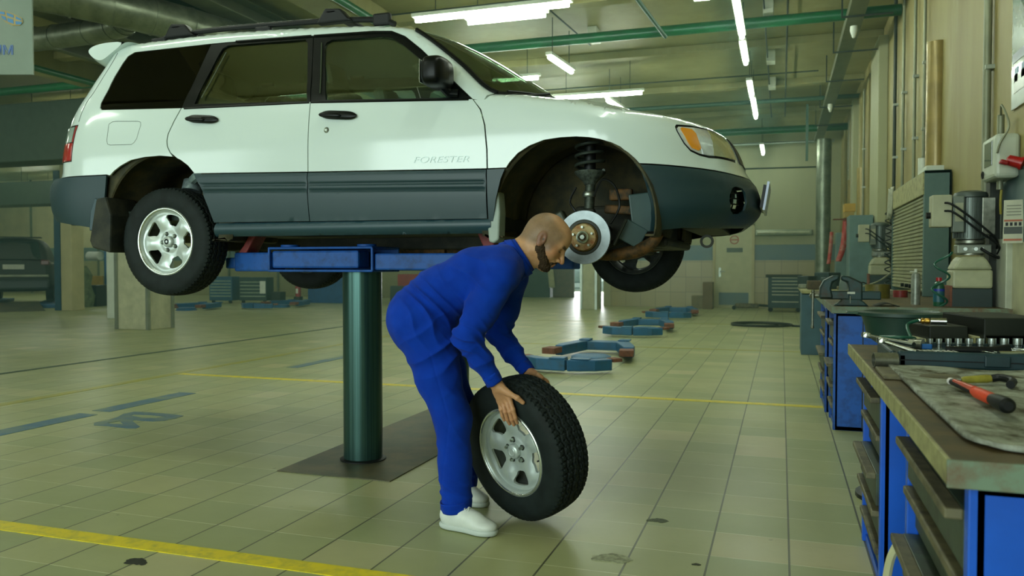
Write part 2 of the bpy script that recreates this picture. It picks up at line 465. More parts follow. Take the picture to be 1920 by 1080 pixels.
M_band = worn('grey_green_band', '5c6e68', '4f6a73', .35, amt=.6, sc=1.5)
M_tileB = plain('wall_tile_ochre', '95895c', .3, var=.08, vs=2)
M_green = plain('green_pipe_paint', '0f5c36', .35, var=.15)
M_dgreen = plain('dark_green_metal', '2c4a3a', .45)
M_steel = plain('brushed_steel', 'a8b0a4', .32, .9, var=.1)
M_galv = worn('galvanised_duct', '8b927f', '63695a', .38, .75, amt=.5, sc=4)
M_dark = plain('dark_metal', '23281f', .5, .3)
M_pipeo = plain('olive_conduit', '7d8068', .45, .3)
M_chrome = plain('chrome', 'd9e0da', .14, 1., var=.04)
M_black = plain('black_rubber', '0c1010', .5, spec=.3)
M_blackp = plain('black_plastic', '16201f', .4)
M_white = plain('white_plastic', 'cfd4c4', .4, var=.06)
M_tube = emis('tube_light', 'f0ffea', LAMP_S)
M_fix = plain('fixture_white', 'c6cbb8', .4)
M_yel = worn('yellow_floor_paint', 'e6d000', 'b0ab45', .4, amt=.3, sc=16)
M_yelf = worn('faded_yellow_floor_paint', 'aaa43a', '8f9060', .4, amt=.5, sc=9)
M_bluef = worn('faded_blue_floor_paint', '3f6781', '7a8767', .45, amt=.45, sc=5)
M_plate = worn('steel_floor_plate', '4a4e3c', '6a6146', .5, .3, amt=.6, sc=4)
# ---------------------------------------------------------------- shell
def struct(o): o['kind'] = 'structure'; return o
XR, ZC, YB = 1.46, 4.78, 22.8
struct(MB().bb(-32, 3.2, -6.5, 36.5, -.2, 0).build('floor', M_floor, smooth=0))
struct(MB().bb(-32, 3.2, -6.5, 36.5, ZC, ZC + .2).build('ceiling', M_ceil, smooth=0))
struct(MB().bb(XR, XR + .2, -6.5, YB, 0, ZC).build('wall_right', M_wallR, smooth=0))
# back wall: cream above, grey band and ochre tiles below
struct(MB().bb(-4.65, XR + .2, YB, YB + .2, 1.72, ZC).build('wall_back', M_wallB, smooth=0))
m = MB(); m.bb(-4.65, -1.75, YB, YB + .2, 1.3, 1.72); m.bb(-.73, XR, YB, YB + .2, 1.3, 1.72)
struct(m.build('trim_1', M_band, smooth=0))
def tilemat():
    t = NT('ochre_wall_tiles'); b = t.bsdf(None, .25); br = t.n('ShaderNodeTexBrick'); mp = t.n('ShaderNodeMapping'); g = t.n('ShaderNodeNewGeometry')
    mp.inputs['Rotation'].default_value = (math.radians(90), 0, 0); t.l(g.outputs['Position'], mp.inputs[0]); t.l(mp.outputs[0], br.inputs[0])
    br.offset = 0; br.inputs['Scale'].default_value = 1; br.inputs['Brick Width'].default_value = .42; br.inputs['Row Height'].default_value = .42; br.inputs['Mortar Size'].default_value = .006
    br.inputs['Color1'].default_value = srgb('968b5f'); br.inputs['Color2'].default_value = srgb('9f9468'); br.inputs['Mortar'].default_value = srgb('757050')
    t.l(br.outputs[0], b.inputs['Base Color']); return t.m
m = MB(); m.bb(-4.65, -1.75, YB, YB + .2, 0, 1.3); m.bb(-.73, XR, YB, YB + .2, 0, 1.3); struct(m.build('wall_back_tiled', tilemat(), smooth=0))
# far left part of the hall
struct(MB().bb(-32, -9.6, 26, 26.2, 1.9, ZC).build('wall_far_left', M_wallD, smooth=0))
m = MB(); m.bb(-32, -9.6, 26, 26.2, 1.35, 1.9); struct(m.build('trim_2', M_band, smooth=0))
struct(MB().bb(-32, -9.6, 26, 26.2, 0, 1.35).build('wall_far_left_lower', plain('ochre_low_wall', '8f8a60', .4, var=.06), smooth=0))
struct(MB().bb(-32.2, -32, -6.5, 36.5, 0, ZC).build('wall_left', M_wallD, smooth=0))
struct(MB().bb(-4.85, -4.65, 22.8, 36.5, 0, ZC).build('wall_passage_right', M_wallB, smooth=0))
struct(MB().bb(-9.8, -9.6, 26.2, 36.5, 0, ZC).build('wall_passage_left', M_wallD, smooth=0))
m = MB(); m.bb(-9.6, -9.05, 34.5, 34.7, 0, ZC); m.bb(-6.6, -4.85, 34.5, 34.7, 0, ZC); m.bb(-9.05, -6.6, 34.5, 34.7, 3.2, ZC)
struct(m.build('wall_passage_end', M_wallD, smooth=0))
m = MB(); m.bb(-32, -18, -6.7, -6.5, 0, ZC); m.bb(-10, -7.6, -6.7, -6.5, 0, ZC); m.bb(0.4, 3.2, -6.7, -6.5, 0, ZC); m.bb(-32, 3.2, -6.7, -6.5, 4.3, ZC)
struct(m.build('wall_front', M_wallD, smooth=0))
struct(MB().bb(-34, 6, 36.6, 60, -.25, -.02).build('ground', plain('outside_asphalt', '8f958c', .9), smooth=0))
# wainscot strip on the right wall near the camera
struct(MB().bb(XR - .008, XR, 1.2, 6.9, 1.3, 1.78).build('trim_3', M_band, smooth=0))
struct(MB().bb(XR - .012, XR, 1.2, 6.9, .0, 1.3).build('trim_4', plain('pale_low_wall', 'b9b793', .4), smooth=0))
# pilasters on the right wall, corner strips
for y0, y1, d in ((13.0, 14.1, .13), (17.6, 18.1, .12)):
    struct(MB().bb(XR - d, XR, y0, y1, 0, ZC - .25).build('wall_right_pilaster', M_wallB, smooth=0, bevel=.01))
for y0 in (15.3, 16.8, 19.2, 20.9):
    struct(MB().bb(XR - .05, XR, y0, y0 + .35, 0, ZC - .3).build('wall_right_rib', M_wallR, smooth=0, bevel=.01))
# ceiling joists: concrete ribs across the hall
for y in (1.5, 4.5, 7.5, 10.6, 13.6, 16.6, 19.6):
    struct(MB().bb(-32, XR, y, y + .22, ZC - .12, ZC).build('ceiling_rib', M_ceil, smooth=0, bevel=.01))
for x in (-5.6, -12.0, -19):
    struct(MB().bb(x - .25, x + .25, -6.5, 26, ZC - .34, ZC).build('ceiling_beam', M_ceil, smooth=0, bevel=.01))
# door of the back wall
d = MB().bb(-1.75, -.73, YB - .02, YB + .1, 0, 2.25)
struct(d.build('door_1', plain('cream_door', 'b5b48c', .45, var=.05), smooth=0, bevel=.005)); door = bpy.data.objects['door_1']
m = MB(); m.bb(-1.79, -1.72, YB - .05, YB, 0, 2.3); m.bb(-.76, -.69, YB - .05, YB, 0, 2.3); m.bb(-1.79, -.69, YB - .05, YB, 2.25, 2.32); m.build('door_frame', M_wallD, door, smooth=0)
MB().bb(-1.62, -.84, YB - .03, YB - .02, .08, .42).build('kick_plate', M_band, door, smooth=0)
m = MB(); m.cyl((-1.6, YB - .08, 1.0), (-1.46, YB - .08, 1.0), .015); m.cyl((-1.6, YB, 1.0), (-1.6, YB - .08, 1.0), .02); m.bb(-1.63, -1.57, YB - .03, YB - .02, .85, 1.1); m.build('door_handle', M_steel, door)
s = MB().bb(-1.42, -1.0, YB - .035, YB - .02, 1.52, 1.64).build('door_plate', plain('plate_grey', '4c5748', .4), door, smooth=0)
MB().lathe([(.095, 0), (.12, 0), (.12, .012), (.095, .012)], (-1.22, YB - .022, 1.86), (0, -1, 0), 28, closed=True).build('warning_ring', plain('sign_red', '9e3a24', .4), door)
MB().bb(-1.31, -1.13, YB - .03, YB - .022, 1.845, 1.875).build('warning_bar', plain('sign_red_bar', '9e3a24', .4), door, smooth=0)
# column group
def column(name, x0, x1, y0, y1, mat, label, guards=True):
    c = MB().bb(x0, x1, y0, y1, 0, ZC).build(name, mat, smooth=0, bevel=.01); struct(c)
    if guards:
        for x, y in ((x0, y0), (x1, y0), (x1, y1)):
            MB().bb(x - .03, x + .03, y - .03, y + .03, .0, 2.1).build('corner_guard', M_steel, c, smooth=0)
    return c
column('wall_column_1', -11.45, -10.75, 11.6, 12.2, plain('pale_column', 'aeac8c', .45), '')
column('wall_column_2', -14.0, -13.72, 13.9, 14.15, M_white, '', False)
column('wall_column_3', -5.02, -4.62, 20.8, 21.3, plain('cream_column', 'a9a781', .4), '')
column('wall_column_4', -17.6, -17.25, 16.0, 16.4, M_wallD, '', False)
struct(MB().bb(-17.82, -17.62, 16.0, 16.25, 0, 3.6).build('wall_column_5', plain('blue_post', '21485c', .5), smooth=0))
# floor channel, plates, painted lines
def paint(name, x0, x1, y0, y1, mat, label, cat='floor marking', h=.0025):
    o = MB().bb(x0, x1, y0, y1, 0, h).build(name, mat, smooth=0); return tag(o, label, cat)
tag(MB().bb(-7.9, -7.82, 3, 22, 0.0, .004).build('floor_channel', M_dgreen, smooth=0), 'long dark drainage channel set into the tiled floor', 'floor channel')
paint('painted_line', -8.0, -.9, 2.585, 2.68, M_yel, 'bright yellow line across the floor nearest to the mechanic', h=.003)
paint('painted_line', -6.05, .33, 6.94, 7.03, M_yel, 'yellow line crossing the floor behind the lift column')
paint('painted_line', -4.9, .33, 11.33, 11.43, M_yelf, 'faded yellow line crossing the floor between the lowered lifts')
paint('painted_line', -4.9, .33, 16.3, 16.4, M_yelf, 'faintest and farthest yellow line across the floor')
paint('painted_line', -6.16, -6.05, 2.7, 16.5, M_yelf, 'yellow line running down the hall left of the bays')
m = MB(); m.bb(-5.17, -4.99, 3.9, 4.85, 0, .0025); m.bb(-5.17, -4.99, 4.97, 5.95, 0, .0025)
tag(m.build('painted_bar', M_bluef, smooth=0), 'faded blue bar painted on the floor beside the bay number', 'floor marking')
paint('painted_bar', -5.3, -5.15, 7.8, 9.3, M_bluef, 'faded blue bar on the floor behind the lift column')
paint('painted_bar', -8.9, -8.75, 3.9, 6.9, M_bluef, 'short blue bar painted on the floor far left beyond the channel')
for (x, y, r, lab, c) in ((-.62, 3.09, .075, 'pale worn patch on the floor tiles right of the white shoe', 'a5a88c'), (-.52, 3.62, .045, 'small chipped patch on the floor behind the loose wheel', '5d6450'), (-.30, 3.13, .016, 'small dark chip in the floor right of the pale patch', '3b3f2e'), (-2.36, 2.47, .05, 'broken dark hole in the floor tile by the near yellow line', '2b2c20')):
    m = MB(); n = 26; m.add([(x, y, .0022)] + [(x + r * (1.1 + .2 * math.sin(4 * PI * k / n + x) + .07 * math.sin(k * 2.1)) * math.cos(2 * PI * k / n), y + r * (.6 + .15 * math.sin(6 * PI * k / n + y) + .06 * math.cos(k * 2.7)) * math.sin(2 * PI * k / n), .0018) for k in range(n)], [(0, 1 + k, 1 + (k + 1) % n) for k in range(n)])
    o = m.build('floor_patch', plain('patch', c, .8, var=.3, vs=40), smooth=0); o.modifiers.new('s', 'SOLIDIFY').thickness = .002; tag(o, lab, 'floor patch')
# lift floor plate
tag(MB().bb(-2.66, -1.96, 3.82, 5.95, 0, .006).build('floor_plate', M_plate, smooth=0), 'dark steel cover plate in the floor around the lift column', 'floor plate')
# ---------------------------------------------------------------- pipes, ducts, conduits
def pipe(name, pts, r, mat, label, cat='pipe', n=14, group=None, fl=0):
    m = MB().tube(pts, r, n)
    o = m.build(name, mat); return tag(o, label, cat, group)
pipe('sprinkler_pipe', [(-31, 11.7, 4.5), (XR, 11.7, 4.5)], .075, M_green, 'thick green pipe under the ceiling nearest the camera')
pipe('sprinkler_pipe', [(-31, 17.3, 4.5), (XR, 17.3, 4.5)], .045, M_dgreen, 'thin dark green pipe across the ceiling in mid hall')
pipe('sprinkler_pipe', [(-12, 20.7, 4.45), (XR, 20.7, 4.45)], .085, M_green, 'green pipe under the ceiling just before the back wall')
pipe('sprinkler_pipe', [(-5.15, 5.5, 4.40), (-5.15, 11.5, 4.40)], .05, M_green, 'green pipe above the white car roof')
pipe('sprinkler_branch', [(-11.3, 6.0, 4.3), (-11.3, 11.2, 4.3)], .05, M_green, 'thin green pipe running toward the thick one left of the spoiler')
pipe('back_wall_pipe', [(-4.6, 22.2, 4.35), (XR - .2, 22.2, 4.35)], .04, M_steel, 'pale pipe running along the top of the back wall')
pipe('wall_cable', [(-4.6, YB - .02, 3.72), (-1, YB - .02, 3.78), (1.15, YB - .02, 3.76)], .018, M_dark, 'thin dark cable across the back wall', 'cable')
# round steel ducts on the left ceiling
def duct(name, pts, r, label, rings=True):
    m = MB().tube(crv(pts, 5), r, 24); L = crv(pts, 5)
    for i in range(0, len(L) - 1, 2):
        t = (L[i + 1] - L[i]).normalized(); m.cyl(L[i] - t * .012, L[i] + t * .012, r * 1.05, n=24)
    return tag(m.build(name, M_galv, smooth=40), label, 'air duct')
duct('round_duct', [(-12.5, 8.3, 4.2), (-9.6, 8.35, 4.2), (-8.2, 8.3, 4.22), (-7.75, 8.1, 4.24)], .155, 'silver spiral air duct hanging behind the white sign')
duct('round_duct', [(-9.2, 6.6, 4.35), (-8.3, 6.9, 4.3), (-7.5, 7.6, 4.2), (-7.0, 8.6, 4.15), (-6.8, 10, 4.15)], .22, 'wide silver duct bend above the car rear')
duct('flexible_duct', [(.95, 20.9, .0), (.95, 20.9, 2.0), (.95, 20.9, 3.2), (.96, 20.9, 4.2)], .17, 'tall grey vertical duct in the corner by the back wall')
for x, y0, y1, z, w, mt, lab in ((-6.85, 3.5, 16, 4.42, .34, 'o', 'wide olive girder running down the hall above the roof rail'), (-7.45, 3.5, 16, 4.40, .10, 'd', 'narrow dark girder beside the wide olive one'), (-9.1, 4.5, 16, 4.42, .30, 'o', 'olive girder running down the hall behind the spoiler'), (-10.4, 5.0, 16, 4.42, .12, 'o', 'slim olive girder farther left of the spoiler')):
    m = MB(); m.bb(x - w / 2, x + w / 2, y0, y1, z - .015, z); m.bb(x - w / 2, x + w / 2, y0, y1, z + .2, z + .215); m.bb(x - .01, x + .01, y0, y1, z, z + .2)
    if w > .2: m.bb(x - w / 2, x - w / 2 + .01, y0, y1, z, z + .2)
    tag(m.build('ceiling_girder', M_beam if mt == 'o' else M_dgreen, smooth=0), lab, 'girder')
tag(MB().bb(-31.5, -11.6, 12.3, 13.0, 3.25, 4.42).build('ventilation_box', plain('dark_duct_paint', '3c4a3c', .6), smooth=0, bevel=.02), 'big dark rectangular air duct hanging on the left', 'air duct')
tag(MB().bb(-31.5, -12.6, 18.5, 19.3, 3.0, 3.7).build('ventilation_box', plain('dark_duct_paint_b', '3a4638', .6), smooth=0, bevel=.02), 'farther dark rectangular duct low on the left', 'air duct')
# cable tray towards the back wall, with cups
m = MB(); m.bb(.78, .98, 8.5, 22.4, 4.34, 4.36); m.bb(.78, .795, 8.5, 22.4, 4.36, 4.46); m.bb(.965, .98, 8.5, 22.4, 4.36, 4.46)
tray = tag(m.build('cable_tray', plain('tray_grey', '6a6e55', .5, .4), smooth=0), 'long cable tray hung beside the right wall', 'cable tray')
for y in (11.2, 13.0, 15.0, 17.4, 19.6):
    m = MB(); m.bb(.7, XR - .15, y, y + .03, 4.32, 4.34); m.bb(.7, .72, y, y + .03, 4.34, ZC); m.build('bracket', M_dark, tray, smooth=0)
for y, w in ((11.6, 1), (17.0, 0)):
    m = MB().lathe([(.045, .06), (.05, 0), (.02, -.09), (0, -.1)], (.88, y, 4.25), (0, 0, 1), 16)
    tag(m.build('ceiling_sensor', M_white), 'white ceiling sensor under the cable tray, ' + ('nearer one' if w else 'farther one'), 'sensor')
# conduits on the right wall
for i, (y, r, z1, mat, lab) in enumerate((
    (6.75, .028, 4.7, M_pipeo, 'thickest steel conduit on the wall above the pump motor'),
    (9.53, .016, 4.7, M_pipeo, 'thin conduit on the wall right after the brown gutter'),
    (10.19, .018, 4.7, M_pipeo, 'conduit on the wall above the shutter cabinet, first of two'),
    (11.1, .018, 4.7, M_pipeo, 'conduit on the wall above the shutter cabinet, second of two'),
    (11.9, .022, 4.7, M_dark, 'dark conduit with a valve beside the pilaster'),
    (14.6, .018, 4.4, M_dark, 'dark conduit just behind the pilaster'),
    (16.2, .02, 4.4, M_pipeo, 'thin conduit between the farther wall ribs'),
    (19.6, .03, 4.4, M_pipeo, 'farthest thin conduit on the right wall'))):
    m = MB().cyl((XR - .04, y, .9), (XR - .04, y, z1), r, n=12)
    o = tag(m.build('wall_conduit', mat), lab, 'conduit', None)
    for z in (1.9, 2.6, 3.3): MB().box((XR - .03, y, z), (.06, r * 3.2, .03)).build('pipe_clip', M_steel, o, smooth=0)
for y, z0, lab in ((8.84, 1.9, 'wide brown half-round wall gutter nearest the camera'), (16.6, 1.9, 'brown wall gutter in mid wall'), (18.9, 1.6, 'brown wall gutter farthest along')):
    m = MB(); m.cyl((XR - .03, y, z0), (XR - .03, y, 3.33 if y < 9 else 3.0), .10 if y < 9 else .09, n=18)
    tag(m.build('wall_gutter', plain('brown_varnish', '8f7c45', .25, .2)), lab, 'gutter')
# fluorescent lamps
def xx_skip(x, y): return False
def lamp(p0, p1, label, tubes=1, hang=True, group='fluorescent ceiling lamps', w=.1):
    p0 = Vector(p0); p1 = Vector(p1); c = (p0 + p1) / 2; d = p1 - p0; L = d.length; a = math.atan2(d.y, d.x)
    r = empty('ceiling_lamp', c, label, 'ceiling lamp', group, a)
    MB().box((0, 0, .045), (L, w, .045)).build('housing', M_fix, r, smooth=0, bevel=.006)
    for k in range(tubes):
        y = 0 if tubes == 1 else (-.03 + .06 * k)
        MB().cyl((-L / 2 + .04, y, -.008), (L / 2 - .04, y, -.008), .03, n=12).build('tube', M_tube, r)
    if hang:
        for s in (-.35, .35): MB().cyl((L * s, 0, .06), (L * s, 0, ZC - c.z), .006, n=6).build('hanger', M_dark, r)
    return r
z = 4.18
lamp((-4.34, 9.13, z), (-2.32, 9.13, z), 'long double lamp above the car windscreen', 1, w=.12)
lamp((-3.72, 9.32, z - .03), (-2.66, 9.32, z - .03), 'shorter lamp just below the long one above the windscreen')
lamp((-3.22, 11.3, z), (-3.13, 12.35, z), 'short lamp hung above the middle of the car bonnet')
lamp((-3.95, 14.15, z), (-2.3, 14.15, z), 'low bright lamp just over the car bonnet line')
lamp((-3.05, 14.6, z), (-2.95, 15.6, z), 'short lamp crossing behind the one over the bonnet')
lamp((-1.0, 9.38, z), (-.52, 9.38, z), 'lamp cut by the top edge beside the long row')
lamp((-.52, 8.6, z), (-.52, 11.2, z), 'nearest lamp of the row running down the hall')
lamp((-.52, 2.2, z), (-.52, 4.4, z), 'added unseen lamp of the row over the near workbench, outside the picture')  # unseen lamp, added to brighten the near floor and bench
lamp((-.52, 5.2, z), (-.52, 7.4, z), 'added unseen lamp of the row just above the picture edge')  # also added out of view, for more light on floor and mechanic
lamp((-.53, 11.45, z), (-.53, 12.65, z), 'second lamp of the row running down the hall')
lamp((-.53, 13.9, z), (-.53, 15.15, z), 'third lamp of the row running down the hall')
lamp((-.52, 15.35, z), (-.52, 17.3, z), 'fourth lamp of the row running down the hall')
lamp((-.48, 20.6, z - .1), (-.48, 22.2, z - .1), 'farthest lamp of the row, before the back wall')
lamp((-18.4, 16.3, z - .1), (-16.6, 16.3, z - .1), 'lamp glowing left of the tail light')
lamp((-26.5, 21, 3.9), (-24.5, 21, 3.9), 'small distant lamp at the left picture edge, upper one')
lamp((-25.3, 24, 3.4), (-23.9, 24, 3.4), 'small distant lamp at the left picture edge, lower one')
lamp((-13.2, 10.1, z), (-12.6, 10.1, z), 'short lamp beside the white hanging sign')
lamp((-12.6, 8.6, z - .2), (-11.3, 8.3, z - .2), 'lamp showing below the white hanging sign')
COLN = {-4.6: 'right-hand column', -8.2: 'second column from the right', -14.5: 'third column from the right', -21.5: 'fourth column from the right', -27.5: 'leftmost column'}
ROWN = {.8: 'nearest row', 3.6: 'second row', 6.2: 'third row', 13.0: 'fourth row', 16.8: 'fifth row', 20.4: 'sixth row', 24.0: 'last row'}
for xx in COLN:  # extra tube lamps, added to light the near bays and far left wall
    for yy in ROWN:
        if (xx, yy) == (-8.2, 6.2): continue
        lamp((xx - .75, yy, 4.3), (xx + .75, yy, 4.3), 'added tube lamp over the bays, ' + COLN[xx] + ', ' + ROWN[yy], 1, group='added tube lamps over the bays')
# unlit old lamp on the back wall
r = empty('wall_lamp', (.0, YB - .05, 2.02), 'unlit grey tube lamp mounted on the back wall', 'wall lamp')
MB().box((0.05, 0, .02), (1.45, .08, .16)).build('housing', plain('old_lamp_grey', '8b937a', .35, .3), r, smooth=0, bevel=.03)
MB().cyl((-.62, -.06, .02), (.7, -.06, .02), .04, n=12).build('tube', plain('old_tube', 'b5b999', .2), r)
# hanging sign top left
sg = empty('hanging_sign', (-7.10, 5.54, 3.665), 'white hanging sign with a blue shield emblem and letters', 'sign', None, math.radians(18.5))
MB().box((0, 0, 0), (1.1, .02, 1.5)).build('board', plain('sign_white', '6b7b6d', .4, var=.04), sg, smooth=0)
M_blog = plain('emblem_blue', '2f6f9e', .4); M_gold = plain('emblem_gold', '8a7c4c', .4, .3); M_sblue = plain('letter_blue', '3b5f9a', .4)
em = MB(); out = [(-6, 22), (2, 22), (14, 23), (30, 29), (44, 36), (46, 44), (40, 50), (26, 50), (14, 44), (4, 34)]
def sp(p): return (.55 - (62 - p[0]) * .00497, -.75 + (140 - p[1]) * .00497)
em.prism([sp(p) for p in out], .0, .006, XZ(-.011)); e_ = em.build('emblem_border', M_gold, sg, smooth=0)
for q in ([(3, 24), (12, 25), (13, 30), (4, 29)], [(16, 26), (29, 31), (29, 36), (17, 32)], [(33, 33), (43, 38), (43, 41), (33, 38)], [(5, 31), (14, 34), (16, 42), (8, 37)], [(17, 36), (28, 39), (29, 47), (18, 43)], [(32, 42), (44, 43), (43, 48), (33, 48)]):
    MB().prism([sp(p) for p in q], .006, .009, XZ(-.011)).build('emblem_block', M_blog, e_, smooth=0)
tx = text('lettering', 'ЯМ', .115, M_sblue, sg, (sp((9, 0))[0], -.012, sp((0, 96))[1]), (math.radians(90), 0, 0), .002, off=.003)
tx.scale = (1.05, 1, 1)
for x in (-.4, .4): MB().cyl((x, 0, .74), (x, 0, 1.1), .004, n=6).build('wire', M_dark, sg)
# ceiling conduits and junction boxes
for i, (a, b2, c2, lab) in enumerate((((-3.2, 8.2), (-2.9, 12.6), .012, 'thin cable on the ceiling above the short middle lamp'), ((.05, 9.0), (.05, 20.0), .014, 'thin cable along the ceiling right of the lamp row'), ((-.25, 9.0), (-.25, 20.0), .012, 'thin cable along the ceiling close to the lamp row'), ((-9, 15.5), (.6, 15.5), .014, 'thin cable crossing the ceiling in mid hall'), ((-6, 10.2), (1.3, 10.2), .012, 'thin cable crossing the ceiling before the green pipe'))):
    tag(MB().tube([(a[0], a[1], ZC - .14), (b2[0], b2[1], ZC - .14)], c2, 6).build('ceiling_cable', M_dark), lab, 'cable')
for i, (x, y, lab) in enumerate(((-.2, 11.7, 'white junction box right of the second row lamp'), (-.2, 14.4, 'white junction box right of the third row lamp'), (-.2, 16.5, 'white junction box right of the fourth row lamp'), (-2.75, 12.2, 'white junction box beside the short middle lamp'))):
    tag(MB().box((x, y, ZC - .10), (.14, .3, .2)).build('junction_box', M_fix, smooth=0, bevel=.01), lab, 'junction box')
tag(MB().bb(.45, .5, 17.6, 17.66, 3.3, 4.45).build('ceiling_strut', M_dgreen, smooth=0), 'dark green strut hanging in front of the green pipe', 'strut')
m = MB(); m.tube([(-1.95, 9.2, 4.7), (-1.6, 11.7, 4.42)], .03, 8)
tag(m.build('ceiling_strut', M_dgreen), 'slanted strut from the long lamp to the green pipe', 'strut')
# haze from the exhausts
def haze():
    t = NT('haze'); v = t.n('ShaderNodeVolumePrincipled'); v.inputs['Color'].default_value = (.50, .95, .78, 1); v.inputs['Anisotropy'].default_value = .2
    v.inputs['Density'].default_value = .009
    t.l(v.outputs[0], t.out.inputs[1]); return t.m
o = MB().bb(-31.9, XR - .02, 5.9, 33.5, .02, ZC - .02).build('haze', haze(), smooth=0)
tag(o, 'thin greenish exhaust haze hanging through the back of the hall', 'haze', kind='stuff')
# ================================================================ the white estate car on the lift
def paint_mat():
    t = NT('white_car_paint'); b = t.bsdf(srgb('cbd9d6'), .32, 0, .45, 1.0); b.inputs['Coat Roughness'].default_value = .10; return t.m
M_paint = paint_mat()
M_clad = plain('grey_cladding_plastic', '1c363c', .45, var=.06, vs=3)
M_clad2 = plain('grey_sill_plastic', '223f48', .4, var=.06, vs=3)
M_trim = plain('black_window_trim', '060a09', .35, spec=.2)
M_inner = plain('dark_cabin_trim', '24332c', .7)
M_liner = worn('muddy_wheel_liner', '2a2d1f', '4d4629', .8, amt=.7, sc=7)
M_rust = worn('rusty_metal', '6b4a22', '2d2a1a', .7, .3, amt=.7, sc=22)
M_under = worn('dirty_underbody', '191f18', '38382a', .7, .2, amt=.5, sc=9)
M_tyre = NT('tyre_rubber')
_b = M_tyre.bsdf(srgb('1c2524'), .7, 0, .25); _p = M_tyre.pos(obj=True)
M_tyre.l(M_tyre.ramp(M_tyre.noise(_p, 14, 6), [(.35, srgb('111817')), (.75, srgb('1b2524'))]), _b.inputs['Base Color'])
M_tyre.bump(_b, M_tyre.noise(_p, 90, 4), .25, .002); M_tyre = M_tyre.m
M_alloy = plain('silver_alloy', 'c3cdc9', .36, .4, coat=.3, var=.06, vs=12)
M_alloy2 = plain('machined_alloy', 'dbe2de', .22, .9, var=.05)
M_disc = plain('brake_disc_steel', '848c8e', .42, .85, var=.15, vs=18)
def glass_mat(name, col, gl=.5):
    t = NT(name); tr = t.n('ShaderNodeBsdfTransparent'); tr.inputs[0].default_value = col
    g = t.n('ShaderNodeBsdfGlossy'); g.inputs['Roughness'].default_value = .02; fr = t.n('ShaderNodeFresnel'); fr.inputs[0].default_value = 1.5
    mx = t.n('ShaderNodeMixShader'); t.l(t.math('MULTIPLY', fr.outputs[0], .75), mx.inputs[0]); t.l(tr.outputs[0], mx.inputs[1]); t.l(g.outputs[0], mx.inputs[2]); t.l(mx.outputs[0], t.out.inputs[0]); return t.m
M_glass = glass_mat('green_tinted_glass', (.88, .97, .92, 1))
M_glassd = glass_mat('privacy_glass', (.03, .07, .05, 1))
M_ws = glass_mat('windscreen_glass', (.62, .74, .62, 1))
def pip(p, poly):
    x, y = p; c = False; n = len(poly); j = n - 1
    for i in range(n):
        xi, yi = poly[i]; xj, yj = poly[j]
        if (yi > y) != (yj > y) and x < (xj - xi) * (y - yi) / (yj - yi) + xi: c = not c
        j = i
    return c
def dens(poly, d):
    out = []
    for i, a in enumerate(poly):
        b = poly[(i + 1) % len(poly)]; L = math.hypot(b[0] - a[0], b[1] - a[1]); n = max(1, int(L / d))
        for k in range(n): out.append((a[0] + (b[0] - a[0]) * k / n, a[1] + (b[1] - a[1]) * k / n))
    return out
